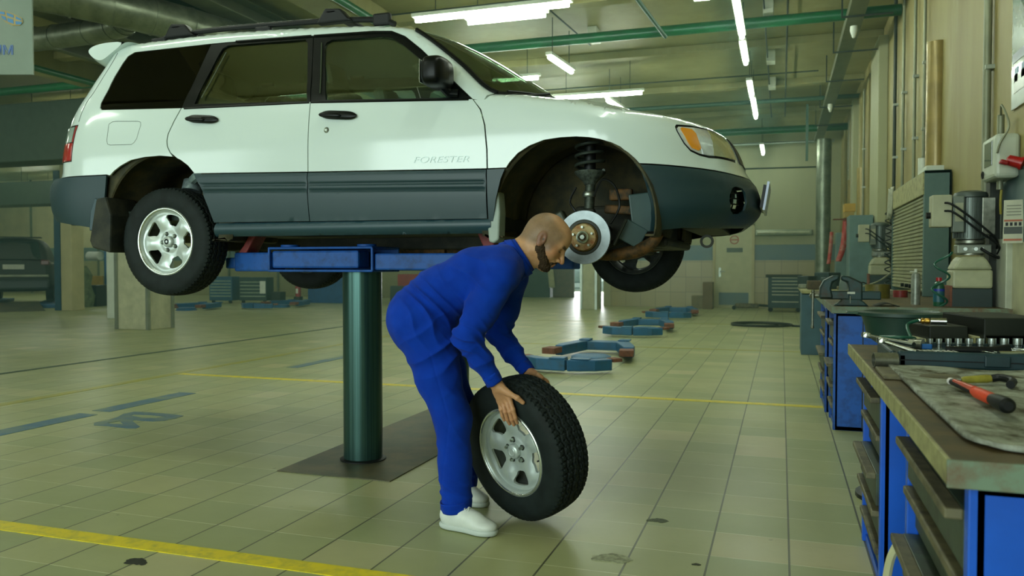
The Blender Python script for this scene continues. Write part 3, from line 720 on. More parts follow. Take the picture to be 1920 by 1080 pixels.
def cdt(name, outline, holes, fn, mats, parent, d=.03, thick=.012, extra=(), flip=False, edge_d=None, smooth=40):
    """panel cut from a parametric surface: fn(u,v,off) -> point; closed solid with a rim and an inner skin"""
    ed = edge_d or d; loops = [dens(outline, ed)] + [dens(h, ed) for h in holes]
    vs = []; es = []
    for L in loops:
        n0 = len(vs); vs += [Vector(p) for p in L]; es += [(n0 + i, n0 + (i + 1) % len(L)) for i in range(len(L))]
    us = [p[0] for p in outline]; ws = [p[1] for p in outline]
    bx = [(p[0], p[1]) for p in vs]
    cell = {}
    for p in bx: cell.setdefault((int(p[0] / ed // 1), int(p[1] / ed // 1)), []).append(p)
    def far(p, q_=False):
        a, b = int(p[0] / ed // 1), int(p[1] / ed // 1)
        for i in (-1, 0, 1):
            for j in (-1, 0, 1):
                for q in cell.get((a + i, b + j), ()):
                    if (q[0] - p[0]) ** 2 + (q[1] - p[1]) ** 2 < (.45 * ed) ** 2: return False
        return True
    cand = list(extra); nu = int((max(us) - min(us)) / d) + 1; nw = int((max(ws) - min(ws)) / d) + 1
    for i in range(nu):
        for j in range(nw): cand.append((min(us) + (i + .5 * (j % 2)) * d, min(ws) + j * d))
    ne = len(extra); q_ok = d < .03 and ne > 0
    for ci, p in enumerate(cand):
        if q_ok and ci >= ne and abs(mold(p[0]) - .06 - p[1]) < .066: continue
        if pip(p, outline) and not any(pip(p, h) for h in holes) and far(p): vs.append(Vector(p))
    V, E_, F, *_r = geometry.delaunay_2d_cdt(vs, es, [], 0, 1e-6)
    F = [tuple(f) for f in F]
    keep = []
    for f in F:
        c = sum((V[i] for i in f), Vector((0, 0))) / 3
        if pip(c, outline) and not any(pip(c, h) for h in holes):
            a, b, c2 = (V[i] for i in f[:3])
            keep.append(f if (b - a).cross(c2 - a) > 0 else f[::-1])
    n = len(V); top = [Vector(fn(p[0], p[1], 0.)) for p in V]; bot = [Vector(fn(p[0], p[1], -thick)) for p in V]
    cnt = {}
    for f in keep:
        for i in range(len(f)):
            a, b = f[i], f[(i + 1) % len(f)]; cnt[(a, b)] = 1
    rim = [(a, b) for (a, b) in cnt if (b, a) not in cnt]
    verts = top + bot; faces = [f for f in keep] + [tuple(i + n for i in f[::-1]) for f in keep]
    mi = [0] * len(keep) + [1] * len(keep); sm = [True] * len(faces)
    for a, b in rim: faces.append((b, a, a + n, b + n)); mi.append(0); sm.append(False)
    if flip: faces = [f[::-1] for f in faces]
    me = bpy.data.meshes.new(name); me.from_pydata([tuple(p) for p in verts], [], faces)
    if not isinstance(mats, (list, tuple)): mats = (mats, mats)
    for m in mats: me.materials.append(m)
    me.polygons.foreach_set('material_index', mi); me.update()
    me.polygons.foreach_set('use_smooth', [True] * len(faces)); me.set_sharp_from_angle(angle=math.radians(smooth))
    o = bpy.data.objects.new(name, me); link(o); o.parent = parent
    return o
CX, CZ = -2.2, .965          # car origin under its middle at the height of its tyres
car = empty('car', (CX, YC, CZ), 'white estate car with grey cladding raised on the lift, front near wheel removed', 'car')
def cp(p): return (p[0] - CX, p[1] - YC, p[2] - CZ)
def body(name, outline, mats, parent=car, holes=(), off=0., side=0, d=.04, thick=.012, prof=None, extra=True):
    """panel on the car skin; side 0 builds both sides"""
    res = []
    for sd in ((-1, 1) if side == 0 else (side,)):
        fn = lambda s, z, o, sd=sd: cp(S(s, z, sd, off + o + (prof(s, z) if prof else 0)))
        ex = []
        if extra == 'r':
            a, b = min(p[0] for p in outline), max(p[0] for p in outline); k = int((b - a) / .03)
            for q in [.004 + .0042 * j for j in range(28)]:
                ex += [(a + (b - a) * (i + .5) / k, mold(a + (b - a) * (i + .5) / k) - q) for i in range(k)]
        elif extra:
            a, b = min(p[0] for p in outline), max(p[0] for p in outline); k = int((b - a) / d)
            for q in (.06, .035, .02, .01, .003):
                ex += [(a + (b - a) * (i + .5 * (q in (.035, .01))) / k, ztop(a + (b - a) * i / k) - q * 1.2) for i in range(k)]
        res.append(cdt(name, list(outline), [list(h) for h in holes], fn, mats, parent, d, thick, ex, flip=(sd > 0)))
    return res
SE, SF = -5.2, .45
MOLD = [(-5.2, 1.692), (-3.82, 1.692), (-3.19, 1.676), (-2.45, 1.658), (-1.42, 1.636), (-.6, 1.637), (-.23, 1.618), (.02, 1.605), (.45, 1.605)]
def mold(s): return itp(MOLD, s)
def ml(a, b, dz=0., n=8): return [(a + (b - a) * i / n, mold(a + (b - a) * i / n) + dz) for i in range(n + 1)]
def tl(a, b, n=40): return [(a + (b - a) * i / n, ztop(a + (b - a) * i / n)) for i in range(n + 1)]
R_ARCH = [(-3.842, 1.66), (-3.822, 1.69), (-3.79, 1.716), (-3.74, 1.745), (-3.664, 1.775), (-3.56, 1.789), (-3.449, 1.792), (-3.36, 1.782)]
R_ARCH2 = [(-3.30, 1.760), (-3.25, 1.727), (-3.205, 1.68)]
RD_LINE = [(-3.34, 1.778), (-3.375, 1.805), (-3.397, 1.842), (-3.402, 1.875), (-3.397, 1.915), (-3.363, 1.987), (-3.321, 2.065)]
FRTOP = [(-3.229, 2.468), (-2.838, 2.463), (-2.531, 2.452), (-2.144, 2.438), (-2.06, 2.431), (-2.0, 2.417), (-1.935, 2.382), (-1.834, 2.300), (-1.655, 2.141), (-1.497, 1.997)]
g_ = .004
shell = [(SE, 1.696)] + ml(SE, -3.845, .004, 10)[1:] + R_ARCH[1:] + [(a - g_, b) for a, b in RD_LINE[1:]] + [(-3.93, 2.092), (-3.955, 2.105), (-3.962, 2.135), (-3.86, 2.395), (-3.835, 2.44), (-3.79, 2.464)] + FRTOP + [(-1.44, 1.985)] + tl(-1.405, -2.0, 16) + tl(-2.03, SE, 44)
body('body_shell', shell, (M_paint, M_inner))
QW = [(-3.32, 2.068), (-3.928, 2.094), (-3.953, 2.107), (-3.96, 2.136), (-3.858, 2.395), (-3.833, 2.438), (-3.789, 2.462), (-3.231, 2.466)]
for o in body('quarter_window', QW, (M_glassd, M_glassd), off=-.004, thick=.004): pass
# doors
rd = [(-3.33 + g_, 1.772)] + R_ARCH2 + ml(-3.2, -2.456, .004) + [(-2.456, 2.046)] + [(-3.2, 2.062)] + [(a + g_, b) for a, b in RD_LINE[:0:-1]]
fd = ml(-2.451, -1.416, .004) + [(-1.418, 1.735), (-1.431, 1.857), (-1.457, 1.94), (-1.50, 1.996), (-2.451, 2.046)]
RG = [(-3.235, 2.084), (-3.212, 2.20), (-3.15, 2.398), (-3.135, 2.43), (-3.10, 2.447), (-2.575, 2.433), (-2.555, 2.41), (-2.478, 2.052)]
FG = [(-2.36, 2.050), (-2.441, 2.375), (-2.43, 2.402), (-2.40, 2.415), (-2.08, 2.403), (-2.02, 2.388), (-1.951, 2.343), (-1.788, 2.213), (-1.60, 2.035), (-1.60, 2.012)]
doors = {}
for sd in (-1, 1):
    a = body('rear_door', rd, (M_paint, M_inner), side=sd)[0]; b = body('front_door', fd, (M_paint, M_inner), side=sd)[0]
    doors[sd] = (a, b)
    body('window_frame', [(-3.321, 2.064), (-2.456, 2.044), (-2.529, 2.450), (-2.838, 2.461), (-3.227, 2.466)], (M_trim, M_inner), a, [RG], side=sd, off=-.003)
    body('window_frame', [(-2.451, 2.043), (-1.502, 1.996), (-1.657, 2.139), (-1.836, 2.298), (-1.937, 2.380), (-2.002, 2.415), (-2.06, 2.429), (-2.144, 2.436), (-2.524, 2.449)], (M_trim, M_inner), b, [FG], side=sd, off=-.003)
    body('door_window', RG, (M_glass, M_glass), a, side=sd, off=-.012, thick=.003)
    body('door_window', FG, (M_glass, M_glass), b, side=sd, off=-.012, thick=.003)
# glass run strips give the frames their relief
def odens(pts, d):
    out = []
    for a, b in zip(pts, pts[1:]):
        n = max(1, int(math.hypot(b[0] - a[0], b[1] - a[1]) / d)); out += [(a[0] + (b[0] - a[0]) * k / n, a[1] + (b[1] - a[1]) * k / n) for k in range(n)]
    return out + [pts[-1]]
def strip(name, pts, r, mat, parent, sd=-1, off=.0, n=6, closed=False):
    return MB().tube([cp(S(p[0], p[1], sd, off)) for p in odens(pts, .04)], r, n).build(name, mat, parent)
for pts, k in (([(-3.30, 2.062), (-2.46, 2.042)], 0), ([(-3.05, 2.466), (-2.54, 2.452)], 0), ([(-2.45, 2.042), (-1.52, 1.996)], 1), ([(-2.52, 2.45), (-2.144, 2.437), (-2.03, 2.426), (-1.945, 2.387), (-1.834, 2.299), (-1.53, 2.02)], 1)):
    strip('window_seal', pts, .006, M_trim if k or 1 else M_trim, doors[-1][k])
strip('pillar_trim', [(-3.19, 2.12), (-3.10, 2.40)], .004, plain('trim_sheen', '6c7565', .25, .6), doors[-1][0], off=.001)
strip('pillar_trim', [(-2.40, 2.09), (-2.46, 2.40)], .004, plain('trim_sheen_b', '5d6858', .25, .6), doors[-1][1], off=.001)
# fender and nose
F_ARCH = [(-1.315, 1.62), (-1.295, 1.665), (-1.25, 1.71), (-1.19, 1.744), (-1.114, 1.769), (-1.03, 1.777), (-.944, 1.777), (-.87, 1.771), (-.807, 1.760), (-.745, 1.742), (-.70, 1.722), (-.662, 1.69), (-.636, 1.645)]
HL = [(-.352, 1.800), (-.346, 1.826), (-.325, 1.840), (-.20, 1.846), (-.08, 1.848), (.04, 1.842), (.115, 1.825), (.135, 1.78), (.14, 1.70), (.12, 1.682), (0., 1.684), (-.10, 1.684), (-.184, 1.680), (-.25, 1.687), (-.304, 1.705), (-.335, 1.74)]
GR = [(.19, 1.83), (.45, 1.83), (.45, 1.68), (.2, 1.68)]
fend = [(-1.408, 1.64)] + ml(-1.40, -1.312, .004, 2) + F_ARCH[1:-1] + ml(-.634, SF, .004, 12) + tl(SF, -1.395, 50) + [(-1.43, 1.99), (-1.492, 1.992), (-1.449, 1.94), (-1.423, 1.857), (-1.410, 1.735)]
body('fender', fend, (M_paint, M_inner), holes=[HL])
gl = body('radiator_grille', [(.2, 1.69), (.45, 1.69), (.45, 1.825), (.2, 1.825)], (M_trim, M_trim), off=.006)
def inset(poly, d):
    n = len(poly); out = []; A = sum(poly[i][0] * poly[(i + 1) % n][1] - poly[(i + 1) % n][0] * poly[i][1] for i in range(n)); sg = 1 if A > 0 else -1
    for i in range(n):
        a, b, c = Vector(poly[i - 1]), Vector(poly[i]), Vector(poly[(i + 1) % n])
        n1 = Vector((-(b - a).y, (b - a).x)).normalized(); n2 = Vector((-(c - b).y, (c - b).x)).normalized(); m = (n1 + n2).normalized()
        out.append(tuple(b + m * d * sg / max(.5, m.dot(n1))))
    return out
hl_in = inset(HL, .012)
M_amber = NT('amber_lens'); _a = M_amber.bsdf(srgb('e8930c'), .18, 0, .6, 1.0); _a.inputs['Emission Color'].default_value = srgb('e8930c'); _a.inputs['Emission Strength'].default_value = 0; M_amber = M_amber.m
M_clear = plain('clear_lens', 'd5dcdc', .08, .15, coat=1., var=.1, vs=30)
M_olive = plain('ribbed_lens', 'a3a377', .12, .1, coat=1., var=.06, vs=60, bump=.1, bs=200)
for sd in (-1, 1):
    h = body('headlight', HL, (M_trim, M_trim), side=sd, off=-.004)[0]
    body('lamp_bezel', [p for p in hl_in], (M_clear, M_clear), h, side=sd, off=.001, thick=.006)
    body('main_lens', [(-.075, 1.835), (.03, 1.83), (.1, 1.815), (.122, 1.78), (.128, 1.70), (0., 1.696), (-.135, 1.695)], (M_olive, M_olive), h, side=sd, off=.005, thick=.004)
    body('clear_cover', [(-.205, 1.834), (-.083, 1.835), (-.143, 1.695), (-.22, 1.697), (-.222, 1.74)], (plain('white_reflector', 'dfe4ea', .1, .4, coat=1., var=.12, vs=25),) * 2, h, side=sd, off=.004, thick=.004)
    body('indicator', [(-.318, 1.818), (-.305, 1.825), (-.235, 1.822), (-.222, 1.80), (-.228, 1.725), (-.25, 1.712), (-.29, 1.722), (-.305, 1.745)], (M_amber, M_amber), h, side=sd, off=.006, thick=.004)
# roof, windscreen, bonnet
def across(s, t, bul, crown, sd=1):
    a = S(s, ztop(s), -1); w = YC - a[1]
    return cp((a[0] + bul * (1 - t * t), YC + t * w, a[2] + crown * (1 - t * t) * min(1, w / .5)))
def skin(name, s0, s1, ns, bul, crown, mat, nt=28):
    m = MB(); m.grid(lambda u, v: across(s0 + (s1 - s0) * u, math.sin((v * 2 - 1) * PI / 2), bul(u), crown(u)), ns, nt)
    o = m.build(name, mat, car, smooth=60)
    md = o.modifiers.new('solid', 'SOLIDIFY'); md.thickness = .012; md.offset = -1
    return o
sm = lambda x: x * x * (3 - 2 * x)
skin('roof', SE, -1.93, 60, lambda u: .11 * sm(max(0, (u - .9) / .1)), lambda u: .035, M_paint)
skin('windscreen', -1.93, -1.405, 24, lambda u: .11 + .19 * u, lambda u: .035 * (1 - u) + .012 * u, M_ws)
skin('bonnet', -1.40, SF, 60, lambda u: .30 * (1 - sm(min(1, u / .62))), lambda u: .012 + .03 * sm(min(1, u * 3)), M_paint)
# black edge of the windscreen and scuttle
for sd in (-1, 1):
    MB().tube([cp(Vector(S(s / 100, ztop(s / 100), sd)) + Vector((.012, 0, .004))) for s in range(-192, -138, 4)], .012, 8).build('windscreen_seal', M_trim, car)
MB().tube([across(-1.395, t / 10, .30, .012) for t in range(-10, 11)], .016, 8).build('scuttle', M_trim, car)
def wiper(t0, t1):
    a = Vector(across(-1.40, t0, .30, .014)); m = MB(); pts = [Vector(across(-1.40 - .03 * math.sin(k / 8 * PI), t0 + (t1 - t0) * k / 8, .285, .02)) + Vector((0, 0, .018)) for k in range(9)]
    m.tube(pts, .007, 6); m.tube([a + Vector((.03, 0, -.01)), pts[4] + Vector((.012, 0, .014))], .008, 6)
    return m.build('wiper', M_black, car)
wiper(-.92, -.15); wiper(-.1, .62)
# spoiler
m = MB(); prof = [(-3.86, 2.545), (-4.0, 2.553), (-4.12, 2.55), (-4.21, 2.53), (-4.25, 2.50), (-4.235, 2.465), (-4.17, 2.41), (-4.10, 2.395), (-4.03, 2.44), (-3.93, 2.50)]
N_ = 30
def spo(u, v):
    k = v * len(prof); p = prof[int(k) % len(prof)]; t = u * 2 - 1; q = abs(t) ** 8
    x = -4.0 + (p[0] + 4.0) * (1 - .25 * q); z = 2.49 + (p[1] - 2.49) * (1 - .30 * q)
    return cp((x + .05 * t * t, YC + t * .715, z))
m.grid(spo, N_, len(prof)); m.add([spo(0, j / len(prof)) for j in range(len(prof))], [tuple(range(len(prof)))]); m.add([spo(1, j / len(prof)) for j in range(len(prof))], [tuple(range(len(prof)))[::-1]]); m.build('rear_spoiler', M_paint, car, smooth=80, subd=1)
body('rear_window', [(SE, 2.12), (-4.62, 2.12), (-4.60, 2.14), (-4.60, 2.38), (-4.64, 2.42), (SE, 2.42)], (M_glassd, M_glassd), off=.003, extra=False, thick=.006)
# tail lights
M_red = plain('red_lens', 'a3161c', .14, 0, .6, 1.0, var=.05); M_clr = plain('frosted_lens', '8fa39b', .15, 0, .6, 1.0, var=.05)
for sd in (-1, 1):
    t_ = body('tail_light', [(-4.62, 1.79), (-4.232, 1.785), (-4.228, 1.90), (-4.222, 1.97), (-4.205, 2.012), (-4.62, 2.012)], (M_trim, M_trim), side=sd, off=.001, extra=False)[0]
    body('red_lens', [(-4.60, 1.795), (-4.236, 1.791), (-4.232, 1.90), (-4.60, 1.905)], (M_red, M_red), t_, side=sd, off=.006, extra=False)
    body('clear_lens', [(-4.60, 1.91), (-4.25, 1.906), (-4.25, 2.0), (-4.60, 2.0)], (M_clr, M_clr), t_, side=sd, off=.006, extra=False)
    body('red_edge', [(-4.246, 1.905), (-4.233, 1.905), (-4.226, 1.97), (-4.212, 2.004), (-4.23, 2.004)], (M_red, M_red), t_, side=sd, off=.0065, extra=False, d=.02)
# cladding
def ribs(s, z):
    h = mold(s) - z; e = 0
    for c in (.065, .10): e -= .007 * math.exp(-((h - c) / .008) ** 2)
    return e - .006 * math.exp(-(h / .012) ** 2)
lowR = [(-3.958, 1.372), (-4.10, 1.39), (-4.25, 1.405), (-4.42, 1.425), (-4.55, 1.435), (SE, 1.435)]
body('rear_bumper', ml(SE, -3.845, -.003, 10) + [(-3.853, 1.62), (-3.862, 1.56), (-3.884, 1.465), (-3.915, 1.41)] + lowR, (M_clad, M_under), off=.004, extra=False)
body('door_cladding', [(-3.206, 1.675)] + ml(-3.19, -2.456, -.003) + [(-2.456, 1.393), (-3.084, 1.396), (-3.116, 1.494), (-3.160, 1.602)], (M_clad, M_under), doors[-1][0], off=.010, prof=ribs, side=-1, extra='r', d=.028)
body('door_cladding', ml(-2.451, -1.417, -.003) + [(-1.419, 1.388), (-2.451, 1.392)], (M_clad, M_under), doors[-1][1], off=.010, prof=ribs, side=-1, extra='r', d=.028)
body('door_cladding', [(-3.206, 1.675)] + ml(-3.19, -2.456, -.003) + [(-2.456, 1.393), (-3.084, 1.396), (-3.16, 1.602)], (M_clad, M_under), doors[1][0], off=.010, side=1, extra=False)
body('door_cladding', ml(-2.451, -1.417, -.003) + [(-1.419, 1.388), (-2.451, 1.392)], (M_clad, M_under), doors[1][1], off=.010, side=1, extra=False)
body('fender_cladding', ml(-1.411, -1.316, -.003, 2) + [(-1.338, 1.585), (-1.368, 1.48), (-1.389, 1.37), (-1.392, 1.32), (-1.412, 1.32)], (M_clad, M_under), off=.008, extra=False)
def sillp(s, z): return .014 - 14. * (z - 1.352) ** 2
body('sill', [(-3.095, 1.316), (-1.40, 1.314), (-1.40, 1.385), (-3.08, 1.392)], (M_clad2, M_under), off=.004, prof=sillp, extra=False, d=.015)
FOG = [(-.145, 1.47), (-.138, 1.50), (-.11, 1.535), (-.07, 1.545), (-.01, 1.54), (.015, 1.52), (.022, 1.47), (.012, 1.43), (-.02, 1.41), (-.08, 1.408), (-.12, 1.425)]
def bump_(s, z):
    e = .012 * math.exp(-((z - 1.42) / .07) ** 2)
    if s < .05: e += -.006 * math.exp(-((z - 1.572) / .008) ** 2) - .006 * math.exp(-((z - 1.535) / .008) ** 2) if s < -.18 else 0
    return e - .006 * math.exp(-((mold(s) - z) / .012) ** 2)
fb = ml(-.634, SF, -.003, 14) + [(SF, 1.36), (.25, 1.35), (.05, 1.342), (-.15, 1.335), (-.33, 1.335), (-.46, 1.322), (-.512, 1.316), (-.545, 1.36), (-.568, 1.401), (-.598, 1.502), (-.615, 1.60)]
for o in body('front_bumper', fb, (M_clad, M_under), holes=[FOG], off=.006, prof=bump_, extra=False, d=.022):
    sd = -1 if o.name == 'front_bumper' else 1
    body('fog_recess', inset(FOG, -.004), (M_inner, M_inner), o, side=sd, off=-.035, extra=False)
    for k in range(4):
        zz = 1.43 + k * .028
        body('fog_bar', [(-.12, zz - .003), (.005, zz - .003), (.005, zz + .003), (-.12, zz + .003)], (M_trim, M_trim), o, side=sd, off=-.02, extra=False, thick=.008)
    for k in range(2):
        body('fog_bar', [(-.085 + .045 * k, 1.42), (-.08 + .045 * k, 1.42), (-.08 + .045 * k, 1.53), (-.085 + .045 * k, 1.53)], (M_trim, M_trim), o, side=sd, off=-.02, extra=False, thick=.008)
    for q in ((-.075, -.045, 1.462, 1.483), (-.07, -.04, 1.436, 1.455), (-.06, -.045, 1.49, 1.51), (-.1, -.085, 1.44, 1.455)):
        body('fog_reflector', [(q[0], q[2]), (q[1], q[2]), (q[1], q[3]), (q[0], q[3])], (M_alloy2, M_alloy2), o, side=sd, off=-.012, extra=False, thick=.002)
pl = MB().box((.006, 0, .0), (.012, .54, .15), (0, .16, 0)).build('number_plate', plain('plate_bluewhite', 'b5c0e0', .3, var=.1), car, smooth=0, loc=cp((-.085, YC + .0, 1.515)))
MB().box((-.010, 0, -.0), (.014, .5, .12), (0, .16, 0)).build('plate_holder', M_trim, pl, smooth=0)
MB().lathe([(.022, -.008), (.034, -.008), (.034, .008), (.022, .008)], cp((-.36, 4.2, 1.272)), (0, 1, 0), 20, closed=True).build('tow_hook', M_under, car)
# fuel flap, handles, lock, badge
FF = [(-3.845, 2.0), (-3.82, 2.012), (-3.79, 2.014), (-3.62, 2.005), (-3.598, 1.998), (-3.594, 1.98), (-3.617, 1.90), (-3.635, 1.878), (-3.655, 1.867), (-3.821, 1.871), (-3.843, 1.878), (-3.85, 1.90)]
M_gap = plain('panel_gap', '4b5a54', .6)
def seamline(name, pts, r, par, sd=-1, mat=None, closed=True):
    L = dens(pts, .02) if closed else odens(pts, .02)
    return MB().tube([cp(S(p[0], p[1], sd, -.0002)) for p in L], r, 5, closed).build(name, mat or M_gap, par)
fl = seamline('fuel_flap', [(a * .96 - .152 + .0, b + .0) for a, b in FF], .0016, car)
# the hatch edge line at the rear corner
seamline('hatch_gap', [(-4.02, 2.47), (-4.10, 2.35), (-4.2, 2.15), (-4.215, 2.03)], .0022, car, closed=False)
def handle(x0, x1, zc, par, name='door_handle'):
    m = MB(); L = x1 - x0
    def pt(u, dz, off): 
        p = S(x0 + L * u, zc + dz + (-.02 * (u - .5)), -1, off); return cp(p)
    m.grid(lambda u, v: pt(u, .024 * math.cos(v * 2 * PI) * (1 - .75 * abs(2 * u - 1) ** 5), .012 + .014 * math.sin(v * 2 * PI) * (1 - .8 * abs(2 * u - 1) ** 4)), 20, 12)
    m.grid(lambda u, v: pt(u * .62, -.004 + .017 * math.cos(v * 2 * PI) * math.sin(PI * min(1, max(0, u))) ** .4, .03 + .012 * math.sin(v * 2 * PI) * math.sin(PI * u) ** .4), 14, 10)
    return m.build(name, M_trim, par, smooth=60)
handle(-3.262, -3.045, 1.988, doors[-1][0]); handle(-2.378, -2.155, 1.958, doors[-1][1])
MB().lathe([(0, .003), (.006, .003), (.007, .001), (.013, .004), (.016, 0)], cp(S(-2.341, 1.882, -1, .001)), (0, -1, 0), 20).build('door_lock', M_steel, doors[-1][1])
bo = text('model_badge', 'FORESTER', .046, plain('badge_silver', '8d9993', .3, .6), doors[-1][1], (0, 0, 0), (0, 0, 0), .0012, .25, off=-.0006, sx=1.5)
bo.location = Vector(cp(S(-1.667, 1.693, -1, .0015))); bo.rotation_euler = (math.radians(90), math.radians(1.4), 0)
# side mirror on the near door
mr = MB(); mr.grid(lambda u, v: (0, 0, 0), 1, 1); mr = MB()
def mirror(sd):
    c = Vector(S(-1.66, 2.11, sd, .11))
    pr = [rbox((0, 0, 0), (.045, .10, .072), .035)]
    m = MB(); 
    def f(u, v):
        a = u * 2 * PI; b = (v - .5) * PI; e = .55
        sg = lambda q: math.copysign(abs(q) ** e, q)
        x = .062 * sg(math.cos(b)) * sg(math.cos(a)); y = .11 * sg(math.cos(b)) * sg(math.sin(a)); z = .078 * sg(math.sin(b))
        return cp((c.x + x - .02 * (x > 0) * abs(y), c.y + y, c.z + z + .012))
    m.grid(f, 28, 16); o = m.build('side_mirror', M_trim, car, smooth=60)
    MB().tube([cp(c + Vector((0, 0, -.03))), cp(c + Vector((.03, -sd * .07, -.075))), cp(S(-1.58, 2.03, sd, 0))], .024, 10).build('mirror_arm', M_trim, o)
    MB().box(cp(c + Vector((-.063, 0, .012))), (.004, .17, .115)).build('mirror_glass', M_alloy2, o, smooth=0, bevel=.002)
mirror(-1); mirror(1)
# roof rails and bars
for sd in (-1, 1):
    y = YC + sd * .56
    pts = crv([(-3.74, y, 2.545), (-3.66, y, 2.575), (-3.3, y, 2.592), (-2.6, y, 2.575), (-2.2, y, 2.548), (-2.08, y, 2.51)], 6)
    rl = MB().tube([cp(p) for p in pts], .017, 8).build('roof_rail', M_black, car)
    for x in (-3.72, -2.95, -2.16):
        zt = 2.545 if x > -3.8 else 2.56
        MB().box(cp((x, y, zt)), (.11, .035, .07)).build('rail_foot', M_black, rl, smooth=0, bevel=.012)
for x, z0 in ((-3.56, 2.622), (-2.47, 2.608)):
    cb = MB().box(cp((x, YC, z0)), (.07, 1.2, .022)).build('cross_bar', M_black, car, smooth=0, bevel=.008)
    for sd in (-1, 1):
        m = MB(); m.prism([(-.10, -.055), (.13, -.055), (.06, .02), (-.04, .03)], -.03, .03, Matrix.Translation(cp((x, YC + sd * .57, z0 - .005))) @ XZ())
        m.build('bar_clamp', M_black, cb, smooth=0, bevel=.01)
# cabin
m = MB(); m.bb(-3.9, -1.55, 3.95, 5.45, 1.42, 1.5); m.bb(-1.62, -1.52, 3.95, 5.45, 1.5, 1.98)
m = MB(); m.box(cp((-2.75, YC, 1.45)), (2.3, 1.5, .06)); m.build('cabin_floor', M_inner, car, smooth=0)
M_seat = plain('seat_fabric', '7a8068', .85, bump=.2)
MB().box(cp((-1.60, YC, 1.86)), (.26, 1.42, .26), (0, -.2, 0)).build('dashboard', M_inner, car, smooth=0, bevel=.04)
def seat(x, y, w):
    s_ = MB().box(cp((x, y, 1.66)), (.5, w, .18), (0, -.08, 0)).build('seat', M_seat, car, smooth=0, bevel=.05)
    MB().box(cp((x - .30, y, 1.95)), (.14, w, .56), (0, -.30, 0)).build('seat_back', M_seat, s_, smooth=0, bevel=.05)
    for dy in ((0,) if w < .8 else (-.4, .4)):
        MB().box(cp((x - .40, y + dy, 2.29)), (.09, .26, .16), (0, -.25, 0)).build('headrest', M_seat, s_, smooth=0, bevel=.035)
seat(-2.2, YC - .36, .5); seat(-2.2, YC + .36, .5); seat(-3.0, YC, 1.25)
sw = MB(); sw.lathe([(.175 + .013 * math.cos(a), .013 * math.sin(a)) for a in [i * PI / 4 for i in range(8)]], cp((-1.80, YC - .36, 1.98)), (-.85, 0, .5), 28, closed=True); sw.cyl(cp((-1.80, YC - .36, 1.98)), cp((-1.68, YC - .36, 1.91)), .05, .03); sw.build('steering_wheel', M_black, car)
# arches, underside
def arch(cx, cz, R, name, y0=3.86, y1=4.42):
    for sd in (-1, 1):
        m = MB(); ya, yb = (y0, y1) if sd < 0 else (2 * YC - y0, 2 * YC - y1)
        def f(u, v):
            a = math.radians(-28 + 236 * u); v2 = max(0, (v - .1) / .9); y = ya + (yb - ya) * v2; r = R + .012 * math.sin(v2 * 9) * (1 if v < .95 else 0) + ((.10 if cx < -2 else .07 * max(0, min(1, (u - .45) / .2))) if v < .05 else 0)
            return cp((cx + math.cos(a) * r * .96, y, max(1.30, cz + math.sin(a) * r)))
        m.grid(f, 40, 20)
        m.add([cp((cx + math.cos(math.radians(-28 + 236 * i / 40)) * R * .96, yb, max(1.30, cz + math.sin(math.radians(-28 + 236 * i / 40)) * R))) for i in range(41)], [tuple(range(41))])
        o = m.build(name, M_liner, car, smooth=50); md = o.modifiers.new('s', 'SOLIDIFY'); md.thickness = .01
arch(-.98, 1.375, .425, 'wheel_liner'); arch(-3.47, 1.38, .425, 'wheel_liner')
# arch lips that close the gap between skin and liner
m = MB()
m = MB(); m.box(cp((-2.25, YC, 1.365)), (1.75, 1.50, .08)); m.box(cp((-4.1, YC, 1.44)), (.55, 1.3, .06)); m.box(cp((-.40, YC + .1, 1.365)), (.2, 1.0, .05))
m.box(cp((-2.2, YC + .1, 1.30)), (2.3, .35, .10)); m.build('floor_pan', M_under, car, smooth=0, bevel=.01)
m = MB(); m.tube([cp(p) for p in crv([(-.7, 4.9, 1.26), (-1.3, 4.75, 1.24), (-2.4, 4.72, 1.24), (-3.1, 4.9, 1.25), (-3.9, 5.1, 1.3), (-4.35, 5.2, 1.36)], 6)], .028, 10); m.cyl(cp((-2.0, 4.72, 1.24)), cp((-2.6, 4.73, 1.24)), .07); m.build('exhaust', M_rust, car)
m = MB(); m.box(cp((-.93, YC, 1.25)), (.34, .9, .07)); m.box(cp((-.85, YC, 1.36)), (.5, .62, .24)); m.box(cp((-.62, YC, 1.27)), (.14, 1.1, .05)); m.build('subframe', M_under, car, smooth=0, bevel=.02)
m = MB(); m.box(cp((-3.45, YC, 1.29)), (.12, 1.1, .09)); m.sph(cp((-3.45, YC, 1.29)), .13); m.build('rear_axle', M_under, car, bevel=.01)
